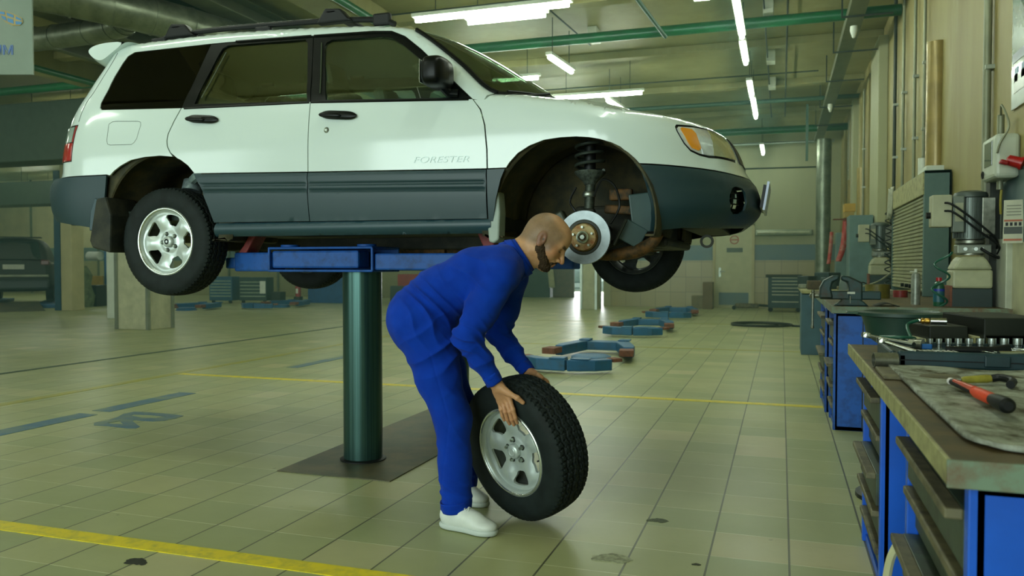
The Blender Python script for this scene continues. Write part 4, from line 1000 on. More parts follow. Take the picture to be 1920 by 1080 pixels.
for x0, n_ in ((-3.985, 0), (-1.43, 1)):
    for sd in (-1, 1):
        yy = YC + sd * .80
        if n_ == 0:
            m = MB(); m.prism([(-3.90, 1.55), (-3.93, 1.42), (-3.955, 1.30), (-3.935, 1.255), (-3.80, 1.225), (-3.79, 1.45), (-3.83, 1.56)], -.12, .12, Matrix.Translation((-CX, yy - YC - sd * .02, -CZ)) @ XZ())
            m.build('mud_flap', M_under, car, smooth=0, bevel=.012)
            m = MB(); m.prism([(-3.895, 1.55), (-3.945, 1.36), (-3.965, 1.36), (-3.955, 1.47), (-3.92, 1.555)], -.02, .02, Matrix.Translation((-CX, sd * .87, -CZ)) @ XZ()); m.build('mud_flap_edge', M_clad2, car, smooth=0, bevel=.005)
        else:
            m = MB(); m.prism([(-1.375, 1.53), (-1.40, 1.50), (-1.412, 1.44), (-1.418, 1.34), (-1.412, 1.27), (-1.385, 1.262), (-1.358, 1.28), (-1.352, 1.42), (-1.36, 1.52)], -.05, .05, Matrix.Translation((-CX, yy - YC, -CZ)) @ XZ())
            m.build('mud_flap', plain('pale_flap', '9aa79c', .5, var=.15), car, smooth=0, bevel=.012)
# ---------------------------------------------------------------- wheels
def tyre_mesh():
    m = MB(); NA = 360
    R, W = .322, .102
    prof = [(.198, -.082), (.205, -.092), (.225, -.099), (.25, -.1015), (.28, -.099), (.298, -.092), (.309, -.083)]
    tread = [-.080 + .160 * i / 40 for i in range(41)]
    k = len(prof)
    def h(a, y):
        c = 1 - (abs(y) / .1) ** 4 * .25; r = R * 1 - (abs(y) / .09) ** 2.5 * .010
        g = 0
        for yy in (-.052, -.018, .018, .052):
            if abs(y - yy - .004 * math.sin(a * 36)) < .0045: g = 1
        q = (a / (2 * PI) * 72 + abs(y) * 9 * 1.6 + (.5 if y > 0 else 0)) % 1
        if abs(y) > .055 and q < .2: g = max(g, .9)
        if .02 < abs(y) < .05 and (q + .3) % 1 < .16: g = max(g, .8)
        if abs(y) < .016 and (q * 1 + .6) % 1 < .13: g = max(g, .5)
        return r - .0075 * g
    vs = []
    for i in range(NA):
        a = 2 * PI * i / NA; ca, sa = math.cos(a), math.sin(a)
        row = [(r, y) for r, y in prof] + [(h(a, y), y) for y in tread] + [(r, -y) for r, y in prof[::-1]]
        q = (a / (2 * PI) * 72) % 1
        vs += [(ca * r, y, sa * r) for r, y in row]
    n = k * 2 + 41; fs = []
    for i in range(NA):
        j = (i + 1) % NA
        fs += [(i * n + q, i * n + q + 1, j * n + q + 1, j * n + q) for q in range(n - 1)]
    m.add(vs, fs); return m
M_barrel = plain('shaded_grimy_barrel', '4f5653', .6, .3, var=.3, vs=15)  # dark tone paints the shade inside the rim, the blotches are grime
def wheel_parts(root, with_badge=True):
    """outer face points to local -y"""
    ty = tyre_mesh().build('tyre', M_tyre, root, smooth=32)
    for r in (.218, .262, .29):
        pass
    # rim barrel
    prof = [(.2005, -.090), (.203, -.082), (.196, -.078), (.188, -.070), (.180, -.045), (.176, .0), (.182, .06), (.196, .082), (.2, .088), (.196, .09), (.190, .08), (.172, .05), (.168, 0), (.172, -.05), (.180, -.072), (.190, -.086)]
    rim = MB().lathe([(.2005, -.090), (.203, -.082), (.196, -.078), (.188, -.070), (.182, -.056), (.178, -.056), (.180, -.072), (.190, -.086)], (0, 0, 0), (0, 1, 0), 72, closed=True).build('rim', M_alloy, root, smooth=40)
    MB().lathe([(.180, -.056), (.176, .0), (.182, .06), (.196, .082), (.2, .088), (.196, .09), (.190, .08), (.172, .05), (.168, 0), (.172, -.05), (.176, -.058)], (0, 0, 0), (0, 1, 0), 72, closed=True).build('barrel', M_barrel, root, smooth=40)
    MB().lathe([(.194 + .0065 * math.cos(a), -.089 + .0045 * math.sin(a)) for a in [i * PI / 4 for i in range(8)]], (0, 0, 0), (0, 1, 0), 72, closed=True).build('rim_lip', M_alloy2, root, smooth=60)
    # disc with five windows
    holes = []
    for k in range(5):
        a0 = math.radians(90 + 72 * k); wi, wo = math.radians(15), math.radians(21)
        pts = []
        ri, ro = .097, .160
        pts = [(ri * math.cos(a0 + t * wi), ri * math.sin(a0 + t * wi)) for t in (-.45, 0, .45)]
        pts += [(.102 * math.cos(a0 + .85 * wi), .102 * math.sin(a0 + .85 * wi)), (.120 * math.cos(a0 + wi * 1.02), .120 * math.sin(a0 + wi * 1.02)), (.145 * math.cos(a0 + wo * .93), .145 * math.sin(a0 + wo * .93)), (.157 * math.cos(a0 + wo * .85), .157 * math.sin(a0 + wo * .85))]
        pts += [(ro * 1.008 * math.cos(a0 + t * wo), ro * 1.008 * math.sin(a0 + t * wo)) for t in (.6, .3, 0, -.3, -.6)]
        pts += [(.157 * math.cos(a0 - .85 * wo), .157 * math.sin(a0 - .85 * wo)), (.145 * math.cos(a0 - wo * .93), .145 * math.sin(a0 - wo * .93)), (.120 * math.cos(a0 - wi * 1.02), .120 * math.sin(a0 - wi * 1.02)), (.102 * math.cos(a0 - .85 * wi), .102 * math.sin(a0 - .85 * wi))]
        holes.append(pts)
    out = [(.183 * math.cos(2 * PI * i / 90), .183 * math.sin(2 * PI * i / 90)) for i in range(90)]
    def fn(x, y, o):
        r = math.hypot(x, y); a = math.atan2(y, x); s = .5 + .5 * math.cos(5 * (a - math.radians(90)))   # 1 over windows
        d = itp([(0, -.052), (.055, -.052), (.066, -.046), (.085, -.050), (.12, -.060), (.155, -.066), (.170, -.060), (.183, -.066)], r)
        d += .022 * s ** 1.5 * math.exp(-((r - .128) / .036) ** 2)
        d -= .007 * (1 - s) ** 3 * math.exp(-((r - .12) / .04) ** 2)
        return (x, d - o, y)
    dsc = cdt('wheel_disc', out, holes, fn, (M_alloy, M_barrel), root, .009, .012, flip=True, edge_d=.008, smooth=50)
    c = MB().lathe([(.034, -.05), (.034, -.068), (.030, -.074), (.012, -.077), (0, -.0775)], (0, 0, 0), (0, 1, 0), 32).build('centre_cap', M_alloy, root, smooth=50)
    if with_badge:
        MB().lathe([(.016, -.0772), (.018, -.0785), (.020, -.0772)], (0, 0, 0), (0, 1, 0), 20).build('cap_ring', M_alloy, root)
    for k in range(5):
        a = math.radians(90 + 36 + 72 * k); x, z = .050 * math.cos(a), .050 * math.sin(a)
        MB().lathe([(.013, -.045), (.013, -.053), (.010, -.055)], (x, 0, z), (0, 1, 0), 16).build('nut_seat', M_dark, root)
        MB().lathe([(.0088, -.048), (.0088, -.064), (.006, -.069), (0, -.070)], (x, 0, z), (0, 1, 0), 6).build('wheel_nut', M_steel, root)
    MB().tube([(.155, -.066, .075), (.150, -.083, .072)], .004, 6).build('valve', M_black, root)
    return root
w0 = bpy.data.objects.new('wheel', None); link(w0); w0.parent = car; w0.location = cp((-3.453, 3.955, 1.291)); w0.rotation_euler = (0, math.radians(14), 0)
wheel_parts(w0)
wf = copy_tree(w0, car); wf.location = cp((-3.453, 2 * YC - 3.955, 1.291)); wf.rotation_euler = (0, math.radians(30), PI)
wf2 = copy_tree(w0, car); wf2.location = cp((-.934, 2 * YC - 3.955, 1.291)); wf2.rotation_euler = (0, math.radians(52), PI)
# ---------------------------------------------------------------- open front corner: strut, brake, arm
HX, HZ = -.936, 1.290
m = MB(); m.lathe([(.032, 3.925), (.052, 3.918), (.073, 3.918), (.073, 3.945), (.0735, 3.945)], cp((HX, 0, HZ)), (0, 1, 0), 48)
bd = MB().lathe([(.074, 3.938), (.0745, 3.930), (.133, 3.930), (.134, 3.933), (.134, 3.9515), (.133, 3.954), (.074, 3.954)], cp((HX, 0, HZ)), (0, 1, 0), 72, closed=True).build('brake_disc', M_disc, car, smooth=40)
MB().lathe([(.031, 3.912), (.064, 3.912), (.070, 3.918), (.073, 3.94)], cp((HX, 0, HZ)), (0, 1, 0), 48).build('disc_hat', worn('rust_stained_hat', '9a8a5e', '7b4a20', .5, .5, amt=.6, sc=30), bd, smooth=40)
MB().lathe([(.020, 3.915), (.031, 3.915), (.031, 3.895), (.024, 3.892), (.020, 3.897)], cp((HX, 0, HZ)), (0, 1, 0), 32, closed=True).build('hub', M_steel, bd)
MB().lathe([(0, 3.893), (.012, 3.893), (.016, 3.90), (.016, 3.91)], cp((HX, 0, HZ)), (0, 1, 0), 6).build('axle_nut', M_steel, bd)
MB().lathe([(.0735, 3.9295), (.088, 3.9288), (.089, 3.9295)], cp((HX, 0, HZ)), (0, 1, 0), 64).build('disc_inner_ring', M_dark, bd, smooth=40)
for k in range(5):
    a = math.radians(20 + 72 * k); x, z = HX + .050 * math.cos(a), HZ + .050 * math.sin(a)
    MB().cyl(cp((x, 3.914, z)), cp((x, 3.895, z)), .006, n=10).build('wheel_stud', M_steel, bd)
MB().lathe([(.03, 3.962), (.128, 3.964), (.128, 3.966), (.03, 3.966)], cp((HX - .01, 0, HZ)), (0, 1, 0), 40, closed=True).build('dust_shield', M_under, bd)
sx, sy = -.945, 4.07
st = MB().cyl(cp((sx, sy, 1.36)), cp((sx + .005, sy + .03, 1.62)), .026).build('strut', worn('grimy_strut', '474f45', '252a22', .5, .5, amt=.6, sc=30), car)
MB().lathe([(.028, 0), (.034, .012), (.05, .03), (.078, .058), (.082, .066), (.074, .068), (.03, .068)], cp((sx + .003, sy + .02, 1.565)), (0, .08, 1), 36).build('spring_seat', worn('spring_seat_metal', '68726a', '252a22', .45, .6, amt=.55, sc=40), st, smooth=50)
MB().lathe([(.03, 0), (.035, .008), (.035, .02), (.03, .03)], cp((sx, sy + .012, 1.50)), (0, .08, 1), 24).build('strut_collar', M_steel, st)
pts = [(sx + .072 * math.cos(a), sy + .03 + .072 * math.sin(a), 1.64 + .048 * a / (2 * PI)) for a in [i * PI / 10 for i in range(64)]]
MB().tube([cp(p) for p in pts], .0085, 8).build('coil_spring', plain('spring_steel', '3c463e', .45, .4), st)
MB().cyl(cp((sx, sy + .03, 1.62)), cp((sx, sy + .04, 1.80)), .03).build('bump_stop', M_black, st)
m = MB(); m.box(cp((sx + .01, 4.03, 1.36)), (.07, .06, .16)); m.box(cp((sx - .02, 4.0, 1.30)), (.13, .05, .12), (0, .3, 0)); m.build('steering_knuckle', M_under, car, smooth=0, bevel=.015)
m = MB(); m.box(cp((sx - .115, 3.99, 1.36)), (.07, .07, .13), (0, -.5, 0)); m.cyl(cp((sx - .115, 4.0, 1.36)), cp((sx - .115, 4.06, 1.36)), .03); m.build('brake_caliper', plain('cast_caliper', '3e443a', .5, .5), car, smooth=30, bevel=.012)
m = MB(); m.tube([cp(p) for p in crv([(-.90, 4.02, 1.20), (-.80, 4.1, 1.205), (-.70, 4.12, 1.225), (-.62, 4.08, 1.262), (-.575, 4.05, 1.31)], 6)], [.02 + .016 * math.sin(i / 24 * PI) for i in range(25)], 12); m.build('control_arm', M_rust, car)
m = MB(); m.box(cp((-.78, 4.22, 1.44)), (.22, .05, .045), (0, .08, 0)); m.box(cp((-.80, 4.2, 1.52)), (.12, .05, .06)); m.build('chassis_rail', M_rust, car, smooth=0, bevel=.008)
m = MB(); m.box(cp((-.66, 4.12, 1.42)), (.15, .012, .20), (0, -.12, .25)); m.box(cp((-.72, 4.1, 1.31)), (.12, .012, .11), (0, .5, .3)); m.build('splash_shield', plain('grey_splash_plastic', '3a5251', .45), car, smooth=0, bevel=.01)
m = MB(); m.tube([cp(p) for p in crv([(-.90, 4.0, 1.50), (-.86, 4.0, 1.58), (-.80, 4.02, 1.55), (-.78, 4.05, 1.45), (-.82, 4.02, 1.36)], 6)], .006, 6); m.build('brake_hose', M_black, car)
m = MB(); m.tube([cp(p) for p in crv([(-1.0, 4.03, 1.55), (-1.03, 4.02, 1.48), (-1.0, 4.0, 1.43), (-.97, 4.02, 1.38)], 6)], .006, 6); m.build('sensor_cable', M_black, car)
m = MB(); m.tube([cp((-.86, 4.0, 1.23)), cp((-.72, 4.15, 1.30)), cp((-.70, 4.3, 1.33))], .012, 8); m.tube([cp((-.80, 4.0, 1.25)), cp((-.745, 4.05, 1.38))], .009, 8); m.build('tie_rod', M_dark, car)
m = MB(); m.cyl(cp((-.90, 4.35, 1.35)), cp((-.90, 3.97, 1.295)), .018); m.lathe([(.03, 0), (.045, .03), (.04, .05), (.052, .08), (.03, .11)], cp((-.905, 4.10, 1.31)), (0, 1, .1), 20); m.build('drive_shaft', M_black, car)
# rear corner shock absorber
m = MB(); m.cyl(cp((-3.42, 4.08, 1.35)), cp((-3.40, 4.1, 1.72)), .03); m.cyl(cp((-3.42, 4.06, 1.60)), cp((-3.42, 4.08, 1.66)), .06); m.build('shock_absorber', plain('shock_grey', '79888a', .4, .5, var=.4, vs=30), car)
m = MB(); m.tube([cp(p) for p in crv([(-3.36, 4.0, 1.66), (-3.28, 3.98, 1.69), (-3.2, 4.0, 1.64)], 5)], .028, 8); m.build('filler_hose', plain('hose_grey', '7c8f8c', .4, .3, var=.3, vs=20), car)
# ================================================================ the lift that carries the car
M_lift = worn('blue_lift_paint', '0a4f9f', '0a3058', .6, .0, amt=.25, sc=14)
M_lift2 = worn('dusty_blue_lift_paint', '1f5f8c', '2c5570', .5, .1, amt=.5, sc=10)
M_ram = NT('hydraulic_ram'); _b = M_ram.bsdf(None, .28, .65); _n = M_ram.noise(M_ram.pos((60, 60, .6)), 1.5, 4)
M_ram.l(M_ram.ramp(_n, [(.3, srgb('25423f')), (.7, srgb('3c5c57'))]), _b.inputs['Base Color']); M_ram = M_ram.m
M_redpad = worn('red_pad', '8a3434', '5a2a26', .6, amt=.4, sc=20)
M_brownpad = worn('brown_pad', '7a4630', '4c3226', .7, amt=.4, sc=20)
def slab(m, pts, z0, z1): m.prism(pts, z0, z1)
def lift_head(root, front, near=True):
    """telescopic arms on top of the ram, front=+1: open side to +x"""
    z0, z1 = 1.112, 1.258
    m = MB(); m.bb(-.53, .16, -.17, .17, z1 - .014, z1); m.bb(-.53, .16, -.17, .17, z0, z0 + .014); m.bb(.146, .16, -.17, -.15, z0, z1); m.bb(-.534, -.52, -.17, -.15, z0, z1)
    m.bb(-.53, .16, .15, .17, z0, z1)
    h = m.build('arm_carrier', M_lift, root, smooth=0, bevel=.006)
    for x in (-.43, .08):
        MB().cyl((x, -.09, z1), (x, -.09, z1 + .014), .055, n=24).build('pivot_cap', M_lift, h, bevel=.003)
    a = MB().bb(-.515, .06, -.155, -.02, z0 + .022, z1 - .022).build('inner_arm', M_lift, root, smooth=0, bevel=.012)
    m = MB(); m.prism([(-.52, -.16), (-.80, -.13), (-.82, -.04), (-.80, .02), (-.52, .0)], z0 + .002, z1 - .03); o = m.build('left_arm', M_lift, root, smooth=0, bevel=.012)
    MB().bb(-.87, -.80, -.12, .0, z0 + .02, z0 + .085).build('arm_end', M_lift, o, smooth=0, bevel=.008)
    m = MB(); m.prism([(-.79, 1.195), (-.74, 1.195), (-.65, 1.335), (-.70, 1.335), (-.74, 1.27), (-.79, 1.215)], .0, .12, XZ(.0)); o2 = m.build('car_pad', M_redpad, o, smooth=0, bevel=.008)
    m = MB(); m.prism([(.16, -.15), (.95, -.10), (.98, .0), (.16, .02)], z0 + .012, z1 - .04); o = m.build('right_arm', M_lift, root, smooth=0, bevel=.01)
    m = MB(); m.prism([(.80, 1.215), (.88, 1.215), (.80, 1.34), (.74, 1.34)], -.06, .06, XZ(.0)); m.build('car_pad', M_redpad, o, smooth=0, bevel=.008)
def post(y, lab):
    r = empty('lift_post', (-2.34, y, 0), lab, 'car lift', 'hydraulic posts under the white car')
    MB().cyl((0, 0, .006), (0, 0, 1.112), .114, n=64, caps=True).build('ram', M_ram, r)
    MB().lathe([(.114, .006), (.135, .006), (.135, .012), (.118, .018)], n=48).build('ram_seal', M_black, r)
    lift_head(r, 1)
    return r
post(4.22, 'near dark hydraulic lift post with blue arms under the white car')
post(5.62, 'far lift post with blue arms hidden behind the mechanic')
# lowered lifts farther down the hall
def lowered(x, y, lab):
    """near bar at the origin, round cover and the U of arms behind it"""
    r = empty('lowered_lift', (x, y, 0), lab, 'car lift', 'lowered floor lifts behind the mechanic')
    MB().lathe([(0, .075), (.20, .075), (.24, .06), (.24, .035), (.27, .0)], (.03, 1.15, 0), n=40).build('cover_disc', M_lift2, r)
    b = MB().prism([(-.50, .13), (-.30, -.06), (.03, -.10), (.03, .06), (-.24, .10), (-.44, .24)], .03, .155).build('near_arm', M_lift2, r, smooth=0, bevel=.012)
    c = MB().prism([(.05, -.10), (.34, -.02), (.50, .12), (.42, .22), (.28, .12), (.05, .06)], .03, .150).build('near_arm', M_lift2, r, smooth=0, bevel=.012)
    MB().box((-.06, -.02, .162), (.17, .14, .018)).build('hinge_plate', M_lift2, b, smooth=0, bevel=.004); MB().box((.18, .0, .157), (.2, .12, .012)).build('hinge_plate', M_lift2, c, smooth=0, bevel=.004)
    MB().box((-.50, .23, .135), (.14, .12, .04), (0, 0, .7)).build('rubber_pad', M_brownpad, b, smooth=0, bevel=.008); MB().box((.50, .22, .135), (.14, .12, .04), (0, 0, -.7)).build('rubber_pad', M_brownpad, c, smooth=0, bevel=.008)
    MB().box((-.02, 2.1, .10), (.40, .24, .11)).build('cross_plate', M_lift2, r, smooth=0, bevel=.01)
    for s_, p in ((-1, [(-.18, 2.2), (-.34, 2.2), (-.48, 1.5), (-.46, 1.30), (-.36, 1.30), (-.22, 1.95)]), (1, [(.14, 2.2), (.30, 2.2), (.50, 1.5), (.52, 1.30), (.40, 1.30), (.18, 1.95)])):
        a_ = MB().prism(p, .04, .165).build('far_arm', M_lift2, r, smooth=0, bevel=.012)
        MB().box((s_ * .26, 2.12, .172), (.14, .2, .02)).build('arm_cap', M_lift2, a_, smooth=0, bevel=.005)
        MB().box((s_ * .46, 1.16, .115), (.17, .24, .075), (0, 0, s_ * .15)).build('rubber_pad', M_brownpad, a_, smooth=0, bevel=.008)
    return r
for x, y, lab in ((-2.20, 8.35, 'nearest lowered blue lift with brown pads, right behind the loose wheel'), (-2.30, 12.95, 'second lowered blue lift, halfway to the back wall'), (-2.32, 17.5, 'farthest lowered blue lift in the row, just before the tiled wall'), (-14.6, 15.9, 'lowered blue lift seen under the rear wheel of the white car'), (-13.2, 18.0, 'small lowered blue lift in front of the far tool chests')):
    lowered(x, y, lab)
# ================================================================ the loose wheel held by the mechanic
WN = Vector((-.477, -.860, -.175)).normalized(); WC = Vector((-1.090, 3.431, .3352))
Yw = -WN; Zw = (Vector((0, 0, 1)) - Yw * Yw.z).normalized(); Xw = Yw.cross(Zw)
lw = empty('wheel', (0, 0, 0), 'loose alloy wheel with a treaded black tyre, held upright by the mechanic', 'wheel')
lw.matrix_world = Matrix.Translation(WC) @ Matrix((Xw, Yw, Zw)).transposed().to_4x4() @ Matrix.Rotation(math.radians(29), 4, 'Y')
for ch in list(w0.children):
    copy_tree(ch, lw)
# ================================================================ the mechanic (local frame: x right, y away from the camera, z up)
TH = math.radians(18.4824)
man = empty('person', (-1.30 * 0, 0, 0), 'bald bearded person in blue overalls bending forward over the loose wheel', 'person')
man.rotation_euler.z = TH
def skin_mat():
    t = NT('skin'); b = t.bsdf(None, .48, 0, .4)
    b.inputs['Subsurface Weight'].default_value = .12; b.inputs['Subsurface Radius'].default_value = (.012, .005, .003); b.inputs['Subsurface Scale'].default_value = 1
    def at(n): a = t.n('ShaderNodeAttribute'); a.attribute_name = n; return a.outputs['Fac']
    p = t.pos(obj=True); n = t.noise(p, 45, 5); fine = t.noise(p, 900, 2, .8)
    c = t.mix(t.ramp(n, [(.3, g1(0)), (.75, g1(1))]), srgb('b5875f'), srgb('c59870'))
    c = t.mix(at('red'), c, srgb('b0604a'))
    c = t.mix(t.math('MULTIPLY', at('hair'), t.ramp(fine, [(.35, g1(.4)), (.62, g1(.9))])), c, srgb('5b5141'))
    c = t.mix(at('dark'), c, srgb('2e241a'))
    t.l(c, b.inputs['Base Color']); t.bump(b, t.noise(p, 260, 4), .15, .001); return t.m
M_skin = skin_mat()
def cloth_mat():
    t = NT('blue_overall_cloth'); b = t.bsdf(None, .85, 0, .15); b.inputs['Sheen Weight'].default_value = .04
    p = t.pos(obj=True); n = t.noise(p, 9, 5)
    t.l(t.ramp(n, [(.3, srgb('022e94')), (.7, srgb('043aac'))]), b.inputs['Base Color'])
    w = t.n('ShaderNodeTexWave'); w.inputs['Scale'].default_value = 350; t.l(p, w.inputs[0])
    h = t.math('ADD', t.math('MULTIPLY', w.outputs['Fac'], .15), t.noise(p, 25, 4)); t.bump(b, h, .25, .004); return t.m
M_cloth = cloth_mat()
M_cloth2 = plain('blue_overall_cloth_darker', '0a2a98', .85, spec=.15)
M_beard = NT('beard_hair'); _b = M_beard.bsdf(None, .8, 0, .2); _f = M_beard.noise(M_beard.pos((1, 1, .35), obj=True), 420, 3, .7)
M_beard.l(M_beard.ramp(_f, [(.35, srgb('241b12')), (.7, srgb('594733'))]), _b.inputs['Base Color']); M_beard.bump(_b, _f, .8, .003); M_beard = M_beard.m
J = dict(pel=(-.425, 3.66, .906), wai=(-.32, 3.66, 1.020), che=(-.161, 3.64, 1.098), upp=(-.06, 3.64, 1.135), nk=(.012, 3.64, 1.185), nt=(.095, 3.625, 1.222),
         Rs=(-.055, 3.475, 1.105), Re=(-.190, 3.405, .842), Rw=(-.074, 3.435, .650), Ls=(-.01, 3.80, 1.09), Le=(-.065, 3.885, .820), Lw=(.075, 3.745, .650),
         Rh=(-.385, 3.57, .850), Rk=(-.262, 3.525, .468), Ra=(-.243, 3.50, .09), Lh=(-.385, 3.75, .84), Lk=(-.250, 3.82, .468), La=(-.235, 3.885, .09))
J = {k: np.array(v) for k, v in J.items()}
def V3(*a): return np.array(a, float)
# head frame
a_ = math.radians(36); hf = V3(math.cos(a_), -.06, -math.sin(a_)); hf /= np.linalg.norm(hf)
hs = V3(0.04, 1, 0.02); hs -= hf * (hs @ hf); hs /= np.linalg.norm(hs); hu = np.cross(hf, hs); hu *= np.sign(hu[2])
HS = 1.0; HO = V3(.1485, 3.625, 1.264)
HR = np.stack([hf, hs, hu], 1)
def hp(f, s, u): return HO + HS * (hf * f + hs * s + hu * u)
def he(c, r, k=.012, op='u', rot=None):
    R = HR if rot is None else HR @ rot
    return ell(hp(*c), V3(*r) * HS, R, k * HS, op)
def hc(a, b, ra, rb, k=.012, op='u'): return cone(hp(*a), hp(*b), ra * HS, rb * HS, k * HS, op)
def rotf(deg):   # rotation about the side axis
    c, s = math.cos(math.radians(deg)), math.sin(math.radians(deg)); return np.array([[c, 0, s], [0, 1, 0], [-s, 0, c]])
head = [he((-.004, 0, .034), (.100, .078, .088), .02), he((-.030, 0, .006), (.072, .070, .075), .03), he((.040, 0, -.020), (.058, .063, .078), .03),
        he((.052, 0, .045), (.046, .058, .05), .03),
        hc((-.006, -.052, -.062), (.062, -.014, -.098), .018, .020, .03), hc((-.006, .052, -.062), (.062, .014, -.098), .018, .020, .03), he((.070, 0, -.096), (.022, .024, .018), .02),
        he((.074, -.026, .022), (.016, .028, .009), .016), he((.074, .026, .022), (.016, .028, .009), .016),
        he((.052, -.046, -.028), (.024, .020, .020), .025), he((.052, .046, -.028), (.024, .020, .020), .025),
        he((.100, -.034, -.001), (.020, .018, .012), .012, 's'), he((.100, .034, -.001), (.020, .018, .012), .012, 's'),
        he((.071, -.032, -.002), (.015, .015, .0125), .004), he((.071, .032, -.002), (.015, .015, .0125), .004),
        hc((.092, 0, .012), (.116, 0, -.032), .0075, .0115, .010), he((.119, 0, -.038), (.012, .0115, .010), .006), he((.103, -.013, -.041), (.011, .007, .008), .005), he((.103, .013, -.041), (.011, .007, .008), .005),
        he((.084, 0, -.058), (.016, .026, .016), .014),
        he((.096, 0, -.066), (.009, .020, .0055), .005), he((.093, 0, -.077), (.009, .018, .006), .005)]
for s in (-1, 1):
    Re = rotf(-14)
    head += [he((-.012, s * .080, -.004), (.020, .0065, .033), .006, rot=Re), he((-.008, s * .088, .000), (.010, .006, .018), .004, 's', rot=Re),
             he((-.010, s * .0795, -.030), (.011, .006, .011), .006), he((.004, s * .077, -.008), (.005, .005, .008), .005)]
neck = [cone(hp(-.035, 0, -.03), J['nk'] + V3(0, 0, -.01), .062, .066, .035), cone(hp(.0, 0, -.06), J['nk'] + V3(.03, 0, -.04), .045, .05, .03)]
def limb(a, b, c, r, k=.02): return [cone(J[a], J[b], r[0], r[1], k), cone(J[b], J[c], r[1], r[2], k)]
body_p = neck + [cone(J['pel'] + V3(0, -.06, 0), J['wai'] + V3(0, -.06, 0), .095, .085, .05), cone(J['pel'] + V3(0, .06, 0), J['wai'] + V3(0, .06, 0), .095, .085, .05),
    cone(J['wai'] + V3(0, -.06, 0), J['upp'] + V3(0, -.08, 0), .085, .09, .05), cone(J['wai'] + V3(0, .06, 0), J['upp'] + V3(0, .08, 0), .085, .09, .05), cone(J['upp'], J['nk'], .08, .06, .05)]
body_p += limb('Rs', 'Re', 'Rw', (.052, .040, .026)) + limb('Ls', 'Le', 'Lw', (.052, .040, .026))
body_p += limb('Rh', 'Rk', 'Ra', (.085, .055, .036)) + limb('Lh', 'Lk', 'La', (.085, .055, .036))
# hands: palm plus five bent fingers
def hand(wr, palm_c, kn, tips, th, pn, pw=.040):
    """wr wrist, kn list of 4 knuckles, tips list of (mid, tip) pairs, th thumb chain"""
    P = [cone(wr, wr * .6 + palm_c * .4, .0255, .026, .014)]
    for i, k in enumerate(kn):
        b = wr * .72 + k * .28 if i in (0, 3) else wr * .8 + k * .2
        P.append(cone(b, k, .016, .0125, .014))
        m1, m2, tp = tips[i]; r = (.0098, .0102, .0100, .0088)[i]
        P += [cone(k, m1, r * 1.15, r, .006), cone(m1, m2, r * 1.02, r * .93, .004), cone(m2, tp, r * .94, r * .82, .004), ell(m1, V3(1, 1, 1) * r * 1.08, k=.004)]
    P += [cone(th[0], th[1], .019, .0135, .014), cone(th[1], th[2], .0118, .0108, .005), cone(th[2], th[3], .0112, .0092, .004), ell(th[2], V3(1, 1, 1) * .0122, k=.004)]
    P.append(cone(wr * .5 + kn[3] * .5, wr * .35 + kn[3] * .65, .017, .014, .014))
    return P
Rw = J['Rw']
# near hand: thumb over the tread edge, fingers down the side wall into the rim
Rk_ = [V3(-.012, 3.432, .582), V3(-.026, 3.452, .570), V3(-.042, 3.468, .562), V3(-.056, 3.482, .562)]
Rt_ = [(V3(.004, 3.418, .535), V3(.014, 3.424, .500), V3(.022, 3.440, .474)), (V3(-.010, 3.434, .525), V3(-.001, 3.442, .488), V3(.008, 3.458, .463)),
       (V3(-.029, 3.454, .520), V3(-.020, 3.464, .485), V3(-.010, 3.478, .463)), (V3(-.048, 3.474, .526), V3(-.042, 3.484, .497), V3(-.034, 3.494, .476))]
Rth = [V3(-.045, 3.428, .625), V3(-.010, 3.402, .605), V3(.022, 3.388, .590), V3(.046, 3.388, .570)]
Lw = J['Lw']
# far hand: laid over the top of the tyre, fingers hooked down its far side
Lk_ = [V3(.118, 3.655, .645), V3(.112, 3.675, .648), V3(.104, 3.695, .648), V3(.098, 3.712, .645)]
Lk_ = [V3(.126, 3.700, .640), V3(.132, 3.720, .632), V3(.136, 3.740, .622), V3(.138, 3.758, .610)]
Lt_ = [(V3(.152, 3.682, .622), V3(.168, 3.672, .596), V3(.174, 3.668, .570)), (V3(.160, 3.706, .612), V3(.174, 3.696, .585), V3(.179, 3.690, .560)),
       (V3(.162, 3.728, .600), V3(.176, 3.720, .573), V3(.180, 3.714, .549)), (V3(.160, 3.748, .588), V3(.172, 3.742, .566), V3(.176, 3.737, .546))]
Lth = [V3(.088, 3.715, .655), V3(.104, 3.690, .655), V3(.118, 3.668, .648), V3(.136, 3.656, .636)]
body_p += hand(Rw, V3(-.036, 3.455, .60), Rk_, Rt_, Rth, None)
body_p += hand(Lw, V3(.11, 3.74, .642), Lk_, Lt_, Lth, None)
body_o = sdf_mesh('body', body_p + head, .0028, M_skin, man)
# colour masks of the skin; dark also paints shade into the ear hole
me = body_o.data; n_ = len(me.vertices); co = np.empty(n_ * 3); me.vertices.foreach_get('co', co); co = co.reshape(-1, 3)
q = ((co - HO) @ HR) / HS
def sstep(a, b, x): t = np.clip((x - a) / (b - a), 0, 1); return t * t * (3 - 2 * t)
inhead = (np.abs(q).max(1) < .16)
F_, S_, U_ = q.T
side = np.abs(S_)
hairline = sstep(.075, .045, F_ - .25 * (U_ - .02)) * sstep(-.055, -.02, U_ - .2 * np.minimum(0, F_)) 
top = sstep(.070, .105, U_ + .35 * F_) # bald crown
hair = hairline * (1 - .82 * top) * inhead
red = inhead * (sstep(.018, .004, np.linalg.norm(q - V3(.116, 0, -.038), axis=1)) * .7 + .85 * (side > .0795) * sstep(.05, .02, np.hypot(F_ + .01, U_ + .005)) + .5 * sstep(.02, .008, np.hypot(F_ - .098, U_ + .071)) + .25 * sstep(.05, .02, np.hypot(F_ - .05, U_ + .02)))
